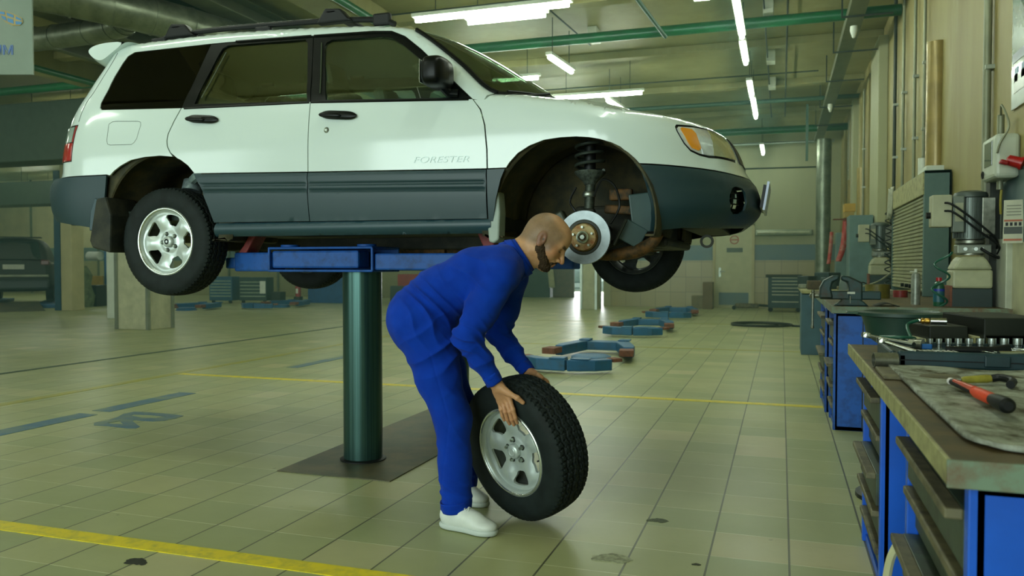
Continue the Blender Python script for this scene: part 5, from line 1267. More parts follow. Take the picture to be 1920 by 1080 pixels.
dark = inhead * (.85 * sstep(.012, .006, np.abs(U_ - .020 - .1 * (side - .03)) * 1.3) * (F_ > .055) * sstep(.06, .05, side) * sstep(.008, .014, side) + .8 * sstep(.0035, .0015, np.abs(U_ + .0065)) * sstep(.016, .012, np.abs(side - .033)) * (F_ > .055) + .7 * sstep(.007, .004, np.hypot(F_ + .004, U_ + .002)) * (side > .074))
handred = (~inhead) * .22 * sstep(.9, .3, (co[:, 2]))
for nm, v in (('hair', hair), ('red', np.clip(red + handred, 0, 1)), ('dark', np.clip(dark, 0, 1))):
    at = me.attributes.new(nm, 'FLOAT', 'POINT'); at.data.foreach_set('value', v.astype(np.float32))
# beard
bd_p = [hc((.006, -.058, -.048), (.060, -.026, -.092), .022, .020, .02), hc((.006, .058, -.048), (.060, .026, -.092), .022, .020, .02), he((.070, 0, -.098), (.026, .032, .020), .02),
        hc((.0, -.071, -.012), (.002, -.065, -.045), .008, .014, .015), hc((.0, .071, -.012), (.002, .065, -.045), .008, .014, .015),
        hc((.030, -.048, -.066), (.078, -.022, -.086), .018, .010, .015), hc((.030, .048, -.066), (.078, .022, -.086), .018, .010, .015),
        hc((.100, -.006, -.0555), (.086, -.028, -.070), .0055, .0065, .006), hc((.100, .006, -.0555), (.086, .028, -.070), .0055, .0065, .006), he((.040, 0, -.100), (.045, .035, .016), .02),
        hc((.018, -.062, -.040), (.055, -.045, -.074), .011, .013, .015), hc((.018, .062, -.040), (.055, .045, -.074), .011, .013, .015)]
rng = np.random.RandomState(3)
_K = [(rng.normal(size=3), rng.rand() * 6.28) for _ in range(12)]
def wob(p, f, seed=0):
    s = np.zeros(len(p))
    for i, (k, ph) in enumerate(_K[seed:seed + 6]):
        k = k / np.linalg.norm(k) * f * (1 + .3 * i); s += np.sin(p @ k + ph + 1.3 * np.sin(p @ np.roll(k, 1) * .6 + ph))
    return s / 6
sdf_mesh('beard', bd_p, .0022, M_beard, man, disp=lambda p: .0032 * wob(p, 500) + .0018 * wob(p, 1100, 4))
# overalls
def lerp(a, b, t): return J[a] * (1 - t) + J[b] * t
cl = [ell(J['pel'] + V3(.012, 0, -.002), (.158, .185, .150), k=.05),
      cone(J['pel'] + V3(.02, -.07, .03), J['wai'] + V3(0, -.065, .0), .125, .118, .06), cone(J['pel'] + V3(.02, .07, .03), J['wai'] + V3(0, .065, .0), .125, .118, .06),
      cone(J['wai'] + V3(0, -.065, 0), J['che'] + V3(0, -.07, .0), .120, .122, .05), cone(J['wai'] + V3(0, .065, 0), J['che'] + V3(0, .07, .0), .120, .122, .05),
      cone(J['che'] + V3(0, -.08, .0), J['upp'] + V3(0, -.09, -.01), .120, .105, .05), cone(J['che'] + V3(0, .08, .0), J['upp'] + V3(0, .09, -.01), .120, .105, .05),
      cone(J['upp'] + V3(-.01, 0, 0), J['nk'] + V3(-.01, 0, -.012), .105, .088, .05),
      cone(J['upp'] + V3(0, -.09, .0), J['Rs'] + V3(0, .03, .005), .09, .082, .05), cone(J['upp'] + V3(0, .09, .0), J['Ls'] + V3(0, -.03, .005), .09, .082, .05)]
def sleeve(s, e, w, sg):
    E = J[e]; W = J[w] * .97 + E * .03
    m1 = J[s] * .45 + E * .55
    return [cone(J[s], m1, .083, .075, .03), cone(m1, E, .075, .058, .02), ell(E + V3(-.006, 0, 0), (.058, .056, .058), k=.02), cone(E, E * .5 + W * .5, .058, .050, .015), cone(E * .5 + W * .5, W, .050, .033, .02)]
arm_r = sleeve('Rs', 'Re', 'Rw', -1); arm_l = sleeve('Ls', 'Le', 'Lw', 1)
leg = []
for h, k, a, hw in (('Rh', 'Rk', 'Ra', -1), ('Lh', 'Lk', 'La', 1)):
    A = J[a] + V3(0, 0, .035); K = J[k]
    leg += [cone(J[h] + V3(.01, 0, -.01), J[h] * .5 + K * .5, .128, .098, .05), cone(J[h] * .5 + K * .5, K, .098, .080, .03), cone(K, K * .5 + A * .5, .080, .072, .03), cone(K * .5 + A * .5, A, .076, .068, .02)]
def cr(ph): return .55 - 1.5 * (1 - np.abs(np.sin(ph * .5))) ** 1.6
def folds(p):
    x, y, z = p.T
    d = .0042 * wob(p, 17) + .0040 * cr(6 * wob(p, 11, 2) + 14 * x + 9 * z) * (.4 + .6 * np.clip(wob(p, 8, 5) * 2, 0, 1)) + .0012 * wob(p, 60, 5)
    # bunched cloth at the waist
    w = np.exp(-(((p - (J['pel'] * .45 + J['wai'] * .55)) / V3(.11, .4, .13)) ** 2).sum(1))
    ax = (J['che'] - J['pel']); ax = ax / np.linalg.norm(ax); t = (p - J['pel']) @ ax; v = z - J['pel'][2] + x * .3
    d += w * .017 * cr(t * 110 + 2.2 * np.sin(v * 24) + 1.5 * np.sin(y * 18))
    # elbows
    for e in ('Re', 'Le'):
        g = np.exp(-(((p - J[e]) / .085) ** 2).sum(1)); d += g * .015 * cr((z + .55 * (x - J[e][0])) * 120 + 1.8 * np.sin(y * 40 + x * 25))
    # forearm folds, knee folds, ankle stacking
    for a, b, fr, am in (('Re', 'Rw', 95, .0045), ('Le', 'Lw', 95, .0045)):
        c = J[a] * .45 + J[b] * .55; g = np.exp(-(((p - c) / .09) ** 2).sum(1)); dr = (J[b] - J[a]) / np.linalg.norm(J[b] - J[a]); d += g * am * 1.5 * cr((p - c) @ dr * fr + 2 * wob(p, 24))
    for kx in ('Rk', 'Lk'):
        g = np.exp(-(((p - J[kx]) / V3(.12, .1, .2)) ** 2).sum(1)); d += g * .006 * cr(z * 40 + x * 45 + 2.5 * wob(p, 14))
    for ax_ in ('Ra', 'La'):
        g = np.exp(-(((z - J[ax_][2] - .07) / .06) ** 2)) * np.exp(-(((p[:, :2] - J[ax_][:2]) / .12) ** 2).sum(1)); d += g * .008 * cr(z * 120 + 3 * x * 20)
    # armpit and chest drag lines
    g = np.exp(-(((p - (J['che'] + V3(.0, -.16, -.02))) / V3(.13, .12, .09)) ** 2).sum(1)); d += g * .015 * cr((z * .85 + x * .5) * 75 + 2.2 * wob(p, 16))
    g = np.exp(-(((p - V3(-.33, 3.52, .80)) / V3(.12, .12, .12)) ** 2).sum(1)); d += g * .014 * cr((z * .9 - x * .6) * 62 + 2. * wob(p, 18, 3))
    # side seam
    d += np.where(z < .78, .002 * np.exp(-((x - (-.268 + .12 * (z - .5) * (z < .47) - .28 * np.maximum(0, z - .47))) / .004) ** 2) * (y < 3.56), 0)
    return d
neckhole = lambda p: -(np.linalg.norm((p - (HO + hf * -.02 * 1)) , axis=1) - .105)
def clipf(p):
    # open neck, ends of sleeves and trouser legs
    ax = np.array([.80, 0, .60]); e = (p - (J['nk'] + V3(.020, 0, .010))) @ ax; e = np.where(np.linalg.norm(p - J['nk'], axis=1) < .2, e, -1)
    out = e
    for e_, w_ in (('Re', 'Rw'), ('Le', 'Lw')):
        dr = (J[w_] - J[e_]); dr = dr / np.linalg.norm(dr); u = (p - J[w_]) @ dr - .0; near = np.linalg.norm(p - J[w_], axis=1) < .12
        out = np.maximum(out, np.where(near, u, -1))
    for a in ('Ra', 'La'):
        near = p[:, 2] < .3; out = np.maximum(out, np.where(near, (J[a][2] - .005 + .16 * (p[:, 0] - J[a][0])) - p[:, 2], -1))
    return out
ov = sdf_mesh('overalls', cl + arm_r + arm_l + leg, .0042, M_cloth, man, disp=folds, clip=clipf)
# collar, cuffs, waistband seam, pocket
def ring(center, axis, r0, r1, h, name, th=.004, sq=(1, 1), n=48, mat=M_cloth, u0=None):
    ax = Vector(axis).normalized(); u = Vector((0, 1, 0)); u = (u - ax * u.dot(ax)).normalized(); w = ax.cross(u); m = MB(); c = Vector(center)
    def f(a, v):
        an = a * 2 * PI; r = r0 + (r1 - r0) * v; rr = r + .0025 * math.sin(an * 5 + v * 3)
        return c + ax * (h * v) + u * math.cos(an) * rr * sq[0] + w * math.sin(an) * rr * sq[1]
    m.grid(f, n, 6); o = m.build(name, mat, man, smooth=60); md = o.modifiers.new('s', 'SOLIDIFY'); md.thickness = th; return o
ring(J['nk'] + V3(-.018, 0, -.022), (.84, 0, .54), .100, .083, .072, 'collar', .006, (1.0, 1.0))
ring(J['nk'] + V3(.006, 0, -.008), (.84, 0, .54), .096, .090, .030, 'collar_band', .004, (1.02, 1.02))
for e_, w_ in (('Re', 'Rw'), ('Le', 'Lw')):
    d_ = J[w_] - J[e_]; d_ = d_ / np.linalg.norm(d_)
    ring(J[w_] - d_ * .042, d_, .0385, .037, .046, 'cuff', .004)
for a in ('Ra', 'La'):
    ring(J[a] + V3(-.004, 0, .032), (.1, 0, -1), .071, .068, .045, 'trouser_hem', .004)
# shoes
M_shoe = plain('white_leather', 'd7dcd6', .45, var=.05, vs=20); M_sole = plain('white_sole_rubber', 'c3cbc6', .5, var=.06)
def shoe(heel, toe, name='shoe'):
    h = V3(heel[0], heel[1], 0); t = V3(toe[0], toe[1], 0); d = (t - h); L = np.linalg.norm(d); d /= L; s_ = np.array([-d[1], d[0], 0]); R = np.stack([d, s_, V3(0, 0, 1)], 1)
    def P(a, b, c): return h + d * a * L + s_ * b + V3(0, 0, c)
    up = [ell(P(.20, 0, .055), (.055, .036, .052), R, .03), ell(P(.48, 0, .050), (.085, .041, .045), R, .04), ell(P(.78, 0, .036), (.062, .045, .028), R, .035), cone(P(.16, 0, .06), P(.17, 0, .098), .038, .036, .02), cone(P(.30, 0, .08), P(.62, 0, .058), .026, .022, .03)]
    up.append(rbox(P(.5, 0, -.12), (.3, .2, .135), .0, R, k=.004, op='s'))
    up.append(ell(P(.17, 0, .125), (.034, .028, .045), R, .008, 's'))
    g = sdf_mesh(name, up, .0032, M_shoe, man)
    so = [ell(P(.2, 0, .016), (.062, .040, .03), R, .02), ell(P(.5, 0, .016), (.10, .040, .03), R, .02), ell(P(.76, 0, .016), (.070, .049, .03), R, .02)]
    so.append(rbox(P(.5, 0, .014), (.25, .12, .012), .003, R, k=.003, op='i'))
    sdf_mesh('sole', so, .0032, M_sole, g)
    m = MB()
    for k in range(6):
        a = .30 + .065 * k; z = .127 - .0085 * k - (.004 if k > 3 else 0)
        for sg in (-1, 1):
            m.tube([P(a, -sg * .019, z - .006), P(a + .02, 0, z + .004), P(a + .045, sg * .019, z - .010)], .0034, 6)
    for sg in (-1, 1): m.tube(crv([P(.30, 0, .122), P(.27, sg * .025, .128), P(.33, sg * .035, .115), P(.34, sg * .01, .118)], 4), .0022, 6)
    m.build('laces', M_shoe, g)
    # sock
    MB().cyl(P(.18, 0, .07), P(.18, 0, .125), .034, .036).build('sock', plain('white_sock', 'c9d0cb', .8), g)
shoe((-.312, 3.520), (-.066, 3.385)); shoe((-.330, 3.93), (-.120, 3.80))
# chest pocket flap, waist seam and back seam as stitched ridges
def seam(pts, r=.0016, name='seam'):
    m = MB(); m.tube(crv(pts, 6), r, 5); return m.build(name, M_cloth2, man)
# ================================================================ workbenches on the right
M_blue = plain('workbench_blue', '0a58cc', .4, var=.12, vs=5)
M_blue2 = worn('scuffed_bench_blue', '0f58b8', '0a3670', .45, amt=.4, sc=10)
M_edge = worn('worn_pale_edge', 'a3a06e', '6a6544', .55, amt=.5, sc=14)
M_top = worn('oily_wood_top', '5a4a2a', '36301d', .5, amt=.6, sc=9)
M_endg = worn('chipped_edge_paint', '6f8470', '6a4a33', .6, amt=.5, sc=14)
M_mat = NT('dusty_rubber_mat'); _b = M_mat.bsdf(None, .8, 0, .2); _f = M_mat.noise(M_mat.pos((1.3, 1, 1)), 9, 7, .65)
M_mat.l(M_mat.ramp(_f, [(.36, srgb('453f2a')), (.48, srgb('85887a')), (.66, srgb('b0b5a8'))]), _b.inputs['Base Color']); M_mat.bump(_b, _f, .25, .004); M_mat = M_mat.m
M_drawer = worn('grimy_drawer', '3c4a38', '23261a', .5, amt=.6, sc=11)
M_ledge = worn('grimy_ledge', '6a6448', '35301f', .6, amt=.5, sc=16)
M_case = plain('dark_teal_plastic', '143238', .45, var=.2, vs=12)
M_tool = plain('tool_chrome', 'c3c9c4', .2, 1., var=.06, vs=40)
M_old = plain('old_tool_steel', '85877a', .35, .8, var=.2, vs=30)
BT = .80
def bench_cabinet(name, x0, x1, y0, y1, z1, n, label, mat=M_blue, cat='cabinet'):
    """drawers face -x"""
    r = empty(name, (x0, (y0 + y1) / 2, 0), label, cat); ox, oy = x0, (y0 + y1) / 2
    w = (y1 - y0) / 2
    m = MB(); m.bb(.012, x1 - x0, -w, -w + .02, 0, z1); m.bb(.012, x1 - x0, w - .02, w, 0, z1); m.bb(x1 - x0 - .02, x1 - x0, -w, w, 0, z1); m.bb(.012, x1 - x0, -w, w, 0, .03); m.bb(.012, x1 - x0, -w, w, z1 - .02, z1)
    m.bb(0, .03, -w, -w + .035, 0, z1); m.bb(0, .03, w - .035, w, 0, z1)
    m.build('carcass', mat, r, smooth=0, bevel=.003)
    h = (z1 - .08) / n
    for k in range(n):
        za = .04 + k * h
        jut = (0, .012, .03, .0, .02)[k % 5]
        d = MB().bb(.02 - jut, .32, -w + .04, w - .04, za, za + h * .86).build('drawer', M_drawer, r, smooth=0, bevel=.003)
        MB().bb(-.012 - jut, .022 - jut, -w + .045, w - .045, za + h * .70, za + h * .86).build('pull_ledge', M_ledge, d, smooth=0, bevel=.004)
    return r
c1 = bench_cabinet('drawer_cabinet', .33, .75, 3.02, 3.66, BT - .055, 5, 'blue drawer cabinet with jutting worn ledges under the far end of the near workbench')
MB().lathe([(0, -.006), (.016, -.006), (.018, 0)], (.0, .0, .70), (-1, 0, 0), 16).build('lock', M_blue, c1)
c2 = bench_cabinet('drawer_cabinet', .33, .78, 1.66, 2.44, BT - .055, 5, 'blue drawer cabinet nearest the camera under the corner of the workbench')
MB().tube(crv([(-.01, .37, .40), (-.035, .39, .33), (-.045, .41, .22), (-.04, .42, .16), (-.015, .40, .13), (-.01, .385, .07)], 5), .012, 8).build('cabinet_strap', plain('cream_plastic_handle', 'bdbb93', .45), c2)
MB().bb(.46, .75, 1.66, 1.68, 0, .0) if 0 else None
wb = empty('workbench', (.29, 2.75, 0), 'near workbench with an oily top and pale chipped edge, tools lying on it', 'workbench')
m = MB(); m.bb(0, .90, -1.14, 1.12, BT - .045, BT - .001)
m.build('bench_top', M_top, wb, smooth=0, bevel=.004)
MB().bb(-.006, .002, -1.14, 1.12, BT - .046, BT + .001).build('front_edge', M_edge, wb, smooth=0, bevel=.002)
MB().bb(-.006, .90, -1.148, -1.139, BT - .05, BT + .001).build('near_edge', M_endg, wb, smooth=0, bevel=.002)
MB().bb(.85, .89, -1.1, -1.05, 0, BT - .045).build('leg', M_blue, wb, smooth=0); MB().bb(.85, .89, 1.0, 1.05, 0, BT - .045).build('leg', M_blue, wb, smooth=0)
MB().bb(.03, .85, 1.04, 1.06, .1, BT - .045).build('end_panel', M_blue, wb, smooth=0) if 0 else None
tag(MB().bb(.30, .52, 2.69, 2.93, BT, BT + .012).build('wooden_board', M_ledge, smooth=0, bevel=.003), 'thin dirty board beside the steel pipe piece on the near bench', 'board')
# rubber mat with a curled edge
def matf(u, v):
    x = .345 + .79 * u; y = 1.69 + 1.28 * v; z = BT + .012 + .004 * math.sin(x * 17) * math.sin(y * 9) + .006 * math.exp(-u * 22)
    cr = .12
    if u < cr / .79 and v < cr / 1.28:
        dx, dy = cr - u * .79, cr - v * 1.28; d = math.hypot(dx, dy)
        if d > cr: x += dx * (1 - cr / d); y += dy * (1 - cr / d)
    return (x, y, z)
m = MB(); m.grid(matf, 40, 60); o = m.build('rubber_mat', M_mat, smooth=60); md = o.modifiers.new('s', 'SOLIDIFY'); md.thickness = .011; md.offset = -1
tag(o, 'grey dusty rubber mat on the near workbench', 'mat')
ZM = BT + .014
# hammer
hm = empty('hammer', (.46, 2.24, ZM), 'hammer with orange handle and black rubber head on the mat', 'hammer', None, 0)
ha, hb = Vector((.447, 2.50, ZM + .014)), Vector((.472, 1.99, ZM + .028))
def lp(o, p): return tuple(Vector(p) - Vector(o.location))
ax = (hb - ha); 
m = MB(); m.tube([lp(hm, ha + ax * t) for t in (.04, .2, .45)], [.008, .009, .010], 12); m.build('grip', M_black, hm)
m = MB(); m.tube([lp(hm, ha + ax * t + Vector((0, 0, .004))) for t in (.10, .3, .48)], [.007, .0085, .010], 12); m.build('orange_strip', plain('orange_plastic', 'c8401a', .35), hm)
m = MB(); m.tube([lp(hm, ha + ax * t) for t in (.46, .52, .72, .78)], [.010, .014, .0145, .012], 16); m.build('orange_sleeve', plain('bright_orange_rubber', 'd8421a', .5, bump=.4, bs=120), hm)
pr = Vector((-ax.y, ax.x, 0)).normalized(); hc_ = ha + ax * .86
m = MB(); m.tube([lp(hm, ha + ax * t + Vector((0, 0, .0))) for t in (.76, .84, .93, .97, .985)], [.013, .017, .0185, .017, .010], 20); m.build('rubber_head', M_black, hm)
m = MB(); m.sph(lp(hm, ha + ax * .01), .010, 14); m.build('end_knob', plain('white_knob', 'cfcac6', .35), hm)
# yellow-handled wire cutter or scraper
kn = empty('scraper', (.53, 2.56, ZM), 'tool with a yellow-green handle and black tip behind the hammer', 'scraper')
A, B = Vector((.482, 2.545, ZM + .012)), Vector((.565, 2.575, ZM + .016))
m = MB(); m.tube([lp(kn, A + (B - A) * t) for t in (0, .1, .5, .85, 1)], [.006, .010, .011, .012, .009], 12); m.build('handle', plain('yellow_green_plastic', '9f963c', .4, var=.2, vs=30), kn)
m = MB(); m.tube(crv([lp(kn, B), lp(kn, B + Vector((.022, -.005, .004))), lp(kn, B + Vector((.042, -.04, 0))), lp(kn, B + Vector((.025, -.09, -.004)))], 5), .011, 10); m.build('black_tip', M_black, kn)
m = MB(); m.tube([lp(kn, A), lp(kn, A + Vector((-.03, .0, 0)))], [.007, .004], 10); m.build('blade', M_old, kn)
# steel pipe piece
pp = MB().lathe([(.022, 0), (.026, 0), (.026, .075), (.022, .075)], (.30, 2.985, BT + .027), (1, .15, 0), 28, closed=True).build('pipe_piece', M_old, smooth=40)
tag(pp, 'short piece of steel pipe on the edge of the near bench', 'pipe piece')
# socket case
sc = empty('socket_case', (.36, 3.02, BT), 'open dark teal socket case full of chrome tools on the near bench', 'tool case')
m = MB(); W_, D_ = .72, .46
m.bb(.02, W_, 0, .02, 0, .058); m.bb(.02, W_, D_ - .02, D_, 0, .052); m.bb(.0, .02, .03, D_ - .03, 0, .055); m.bb(W_ - .02, W_, 0, D_, 0, .058); m.bb(.01, W_ - .01, .01, D_ - .01, .0, .034)
m.bb(.0, .05, .0, .04, 0, .05)
m.build('case_tray', M_case, sc, smooth=0, bevel=.008)
MB().bb(.01, W_, -.006, .001, .026, .029).build('case_seam', M_black, sc, smooth=0)
for x in (.28, .50): MB().bb(x, x + .075, -.012, .0, .012, .05).build('latch', M_case, sc, smooth=0, bevel=.004)
ox, oy, oz = .36, 3.02, BT + .034
def sock(x, y, z, r, h, lab, grp, axis=(0, 0, 1), mat=None):
    m = MB(); m.lathe([(r * .72, h), (r, h), (r, h * .45), (r * .86, h * .4), (r * .86, 0), (0, 0)], (0, 0, 0), axis, 16)
    o = m.build('socket', mat or M_tool, smooth=35); o.location = (x, y, z); return tag(o, lab, 'socket', grp)
ORD = ['first', 'second', 'third', 'fourth', 'fifth', 'sixth', 'seventh', 'eighth', 'ninth', 'tenth', 'eleventh', 'twelfth', 'thirteenth', 'fourteenth', 'fifteenth', 'sixteenth']
x = ox + .075
for k in range(15):
    r = .0065 + .0009 * k; x += r
    sock(x, oy + D_ - .05, oz, r, .030 + .0012 * k, ORD[k] + ' chrome socket from the left in the back row of the case', 'chrome sockets in the back row'); x += r + .009
for k in range(7):
    sock(ox + .56 + .0255 * k, oy + .16 - .012 * k, oz, .0115, .038, ORD[k] + ' chrome socket from the left in the short front row', 'chrome sockets in the front row')
for k in range(7):
    m = MB().sph((0, 0, 0), .0055, 10); o = m.build('bit_ball', M_tool); o.location = (ox + .50 + .024 * k, oy + .012, BT + .0625); tag(o, ORD[k] + ' small shiny bit end from the left on the rim of the case', 'bit', 'small bit ends on the case rim')
def wrench(a, b, w, lab, grp='combination wrenches in the case'):
    a = Vector(a); b = Vector(b); d = (b - a).normalized(); s = Vector((-d.y, d.x, 0)); m = MB()
    m.tube([a + d * w, a * .5 + b * .5, b - d * w], [w * .38, w * .34, w * .38], 8)
    m.lathe([(w * .55, -w * .3), (w, -w * .3), (w, w * .3), (w * .55, w * .3)], b, (0, 0, 1), 16, closed=True)
    for sg in (-1, 1): m.tube([a + d * w * 1.2, a + s * sg * w * .9 + d * w * .5, a + s * sg * w * .75 - d * w * .6], [w * .42, w * .42, w * .3], 8)
    o = m.build('wrench', M_tool, smooth=50); return tag(o, lab, 'wrench', grp)
for k in range(9):
    xa = ox + .26 + .034 * k
    wrench((xa, oy + .34 - .006 * k, oz + .012), (xa + .075, oy + .09, oz + .014), .009 + .0006 * k, ORD[k] + ' combination wrench from the left lying inside the socket case')
def ratchet(a, b, lab, r=.008):
    a = Vector(a); b = Vector(b); rt = empty('ratchet', a, lab, 'ratchet'); d = b - a
    MB().tube([(0, 0, 0), tuple(d * .45), tuple(d)], [r * .7, r * .8, r * 1.25], 10).build('handle', M_tool, rt)
    MB().lathe([(0, -.010), (.017, -.010), (.019, 0), (.017, .010), (0, .012)], tuple(-d.normalized() * .012), (.2, .1, 1), 20).build('ratchet_head', M_tool, rt); return rt
ratchet((.325, 3.42, BT + .075), (.46, 3.24, BT + .060), 'ratchet sticking out over the left back corner of the socket case')
ratchet((.352, 3.14, BT + .078), (.44, 3.03, BT + .052), 'ratchet sticking out over the left front corner of the socket case')
ratchet((.86, 3.15, BT + .055), (.70, 3.10, BT + .05), 'ratchet lying across the wrenches in the case')
for k in range(8):
    m = MB(); m.cyl((0, 0, 0), (0, .05, 0), .005, n=10); o = m.build('extension_bar', M_old); o.location = (ox + .11 + .016 * k, oy + .10, oz + .012); o.rotation_euler.z = .15
    tag(o, ORD[k] + ' short extension bar from the left in the middle of the case', 'extension bar', 'short extension bars in the case')
sock(ox + .10, oy + .33, oz + .02, .020, .05, 'big loose socket lying on its side at the left of the case', None, (1, -.6, 0), M_old)
tag(MB().box((ox + .155, oy + .30, oz + .014), (.035, .02, .02)).build('blue_clip', plain('clip_blue', '1c62a8', .4), smooth=0, bevel=.004), 'small blue clip in the socket case', 'clip')
tag(MB().tube([(ox + .20, oy + .20, oz + .014), (ox + .34, oy + .19, oz + .016), (ox + .40, oy + .22, oz + .02)], [.012, .014, .018], 12).build('screwdriver', M_black), 'black screwdriver handle in the middle of the case', 'screwdriver')
# upright case lid with wrenches at the right picture edge
ld = empty('case_lid', (1.02, 3.42, BT), 'open black case lid holding wrenches at the right picture edge', 'case lid')
MB().box((.06, 0, .17), (.30, .03, .36), (-.10, .30, 0)).build('lid_shell', M_case, ld, smooth=0, bevel=.01)
MB().box((.085, -.03, .40), (.085, .03, .10), (-.1, .35, 0)).build('lid_latch', plain('lid_blue_grey', '26355a', .5), ld, smooth=0, bevel=.008)
for k in range(3):
    xx = .0 + .055 * k; w = .017
    o = MB(); a, b = Vector((xx - .02, -.03, .06)), Vector((xx + .055, -.045, .26)); o.tube([a, b], [.006, .005], 8); o.lathe([(.009, -.005), (.017, -.005), (.017, .005), (.009, .005)], a, (0, 1, .1), 18, closed=True); o.lathe([(.008, -.005), (.014, -.005), (.014, .005), (.008, .005)], b, (0, 1, .1), 18, closed=True)
    oo = o.build('wrench', M_tool, smooth=50); oo.location = ld.location; tag(oo, ORD[k] + ' chrome ring wrench from the left held in the open case lid', 'wrench', 'ring wrenches in the case lid')
# black cases behind
def case(name, c, d, rot, lab, slot=True):
    r = empty(name, c, lab, 'tool case', None, rot)
    m = MB(); m.bb(-d[0] / 2, d[0] / 2, -d[1] / 2, d[1] / 2, 0, d[2] * .12); m.bb(-d[0] / 2, -d[0] / 2 + .012, -d[1] / 2, d[1] / 2, 0, d[2]); m.bb(d[0] / 2 - .012, d[0] / 2, -d[1] / 2, d[1] / 2, 0, d[2]); m.bb(-d[0] / 2, d[0] / 2, d[1] / 2 - .012, d[1] / 2, 0, d[2]); m.bb(-d[0] / 2, d[0] / 2, -d[1] / 2, d[1] / 2, d[2] * .5, d[2])
    m.build('case_body', M_dark, r, smooth=0, bevel=.006)
    if slot: MB().bb(-d[0] / 2 - .01, -d[0] / 2 + .03, -d[1] / 2 + .03, d[1] / 2 - .04, d[2] * .18, d[2] * .48).build('pale_grip', M_edge, r, smooth=0, bevel=.01)
    return r
case('tool_box', (.83, 3.78, BT), (.24, .42, .145), .18, 'larger black tool box with a pale grip behind the socket case')
case('tool_box', (.62, 3.74, BT), (.15, .24, .105), .18, 'smaller black tool box left of the larger one behind the socket case')
case('tool_box', (1.02, 3.80, BT), (.12, .16, .12), .0, 'black box with a white label beside the open case lid', False)
MB().bb(-.05, .05, -.086, -.081, .075, .11).build('paper_label', M_white, bpy.data.objects['tool_box.002'], smooth=0)
# air fitting lying on the small box
af = empty('air_coupling', (.60, 3.72, BT + .118), 'brass and steel air coupling on the smaller black tool box', 'coupling')
m = MB(); m.cyl((-.06, .02, 0), (-.045, .015, 0), .009, n=12); m.build('nipple', M_tool, af)
MB().lathe([(.007, 0), (.012, .004), (.012, .012), (.009, .014), (.012, .02), (.012, .032), (.008, .036)], (-.045, .015, 0), (1, -.15, 0), 14).build('brass_nut', plain('brass', 'b08a3c', .3, .9), af)
MB().cyl((-.008, .009, 0), (.05, .0, 0), .014, n=18).build('steel_sleeve', M_tool, af)
M_hose = plain('green_air_hose', '14513f', .35)
tag(MB().tube(crv([(.545, 3.73, BT + .12), (.50, 3.70, BT + .10), (.50, 3.55, BT + .05), (.50, 3.52, BT + .062), (.44, 3.50, BT + .065), (.38, 3.55, BT + .06)], 6), .0065, 8).build('air_hose', M_hose), 'green air hose running from the coupling down to the socket case', 'hose')
# dark green oil tray at the far end
tr = empty('drip_tray', (.56, 4.35, 0), 'dark green drip tray on a stand beyond the socket case', 'tray')
MB().lathe([(0, .76), (.10, .76), (.155, .80), (.165, .85), (.18, .90), (.205, .905), (.205, .92), (.17, .925), (.15, .91), (.0, .905)], n=36).build('tray_bowl', plain('dark_green_tray', '1d3b30', .5, var=.2), tr, smooth=40)
MB().box((-.2, 0, .915), (.1, .09, .012)).build('tray_spout', M_dgreen, tr, smooth=0, bevel=.004)
MB().cyl((0, 0, 0), (0, 0, .77), .04, n=16).build('stand', M_dark, tr); MB().lathe([(.2, 0), (.2, .02), (.05, .05)], n=24).build('stand_foot', M_dark, tr)
# ---------------------------------------------------------------- second bench with the vice
B2 = .866
b2 = empty('workbench', (.345, 7.6, 0), 'second workbench with a big vice, blue drawer fronts and a chipped pale top', 'workbench')
MB().bb(0, 1.08, -1.62, 2.1, B2 - .04, B2).build('bench_top', M_top, b2, smooth=0, bevel=.004)
m = MB(); m.bb(-.012, 1.08, -1.632, -1.618, B2 - .045, B2 + .002); m.bb(-.012, .0, -1.63, 2.1, B2 - .045, B2 + .002); m.build('edge_strip', M_endg, b2, smooth=0)
MB().bb(.08, 1.0, -1.56, 2.0, B2 - .10, B2 - .04).build('under_frame', M_blue2, b2, smooth=0)
c3 = bench_cabinet('drawer_cabinet', .35, 1.35, 6.03, 6.55, B2 - .05, 5, 'blue cabinet under the near end of the vice bench', M_blue2)
MB().bb(.185, .192, -.263, -.26, .02, .8).build('panel_groove', M_dark, c3, smooth=0)
c4 = bench_cabinet('drawer_cabinet', .33, 1.2, 6.75, 7.5, B2 - .05, 5, 'second blue drawer cabinet behind the first one under the vice bench', M_blue2)
# vice
vc = empty('bench_vice', (.42, 6.15, B2), 'big dark bench vice on the corner of the second workbench', 'vice')
M_vice = worn('oily_cast_iron', '233d3d', '2e2a1c', .4, .3, amt=.5, sc=14)
m = MB(); m.prism([(-.14, .03), (.06, .03), (.06, .10), (.0, .10), (.02, .13), (.06, .185), (.02, .205), (-.05, .15), (-.06, .09), (-.14, .09)], -.05, .05, XZ())
m = MB(); m.bb(-.16, .24, -.038, .038, .045, .105); m.build('slide', M_vice, vc, smooth=0, bevel=.008)
m = MB(); m.prism([(-.165, .05), (-.07, .05), (-.085, .12), (-.075, .165), (-.035, .185), (-.03, .215), (-.075, .213), (-.135, .18), (-.16, .13)], -.05, .05, XZ()); m.build('front_jaw', M_vice, vc, smooth=0, bevel=.012)
m = MB(); m.prism([(.03, .03), (.12, .03), (.12, .14), (.12, .165), (.03, .21), (-.02, .215), (-.02, .18), (.02, .165), (.03, .12)], -.05, .05, XZ()); m.build('rear_jaw', M_vice, vc, smooth=0, bevel=.012)
m = MB(); m.prism([(-.07, 0), (.16, 0), (.13, .03), (.10, .05), (-.01, .05), (-.03, .03)], -.06, .06, XZ()); m.build('base', M_vice, vc, smooth=0, bevel=.008)
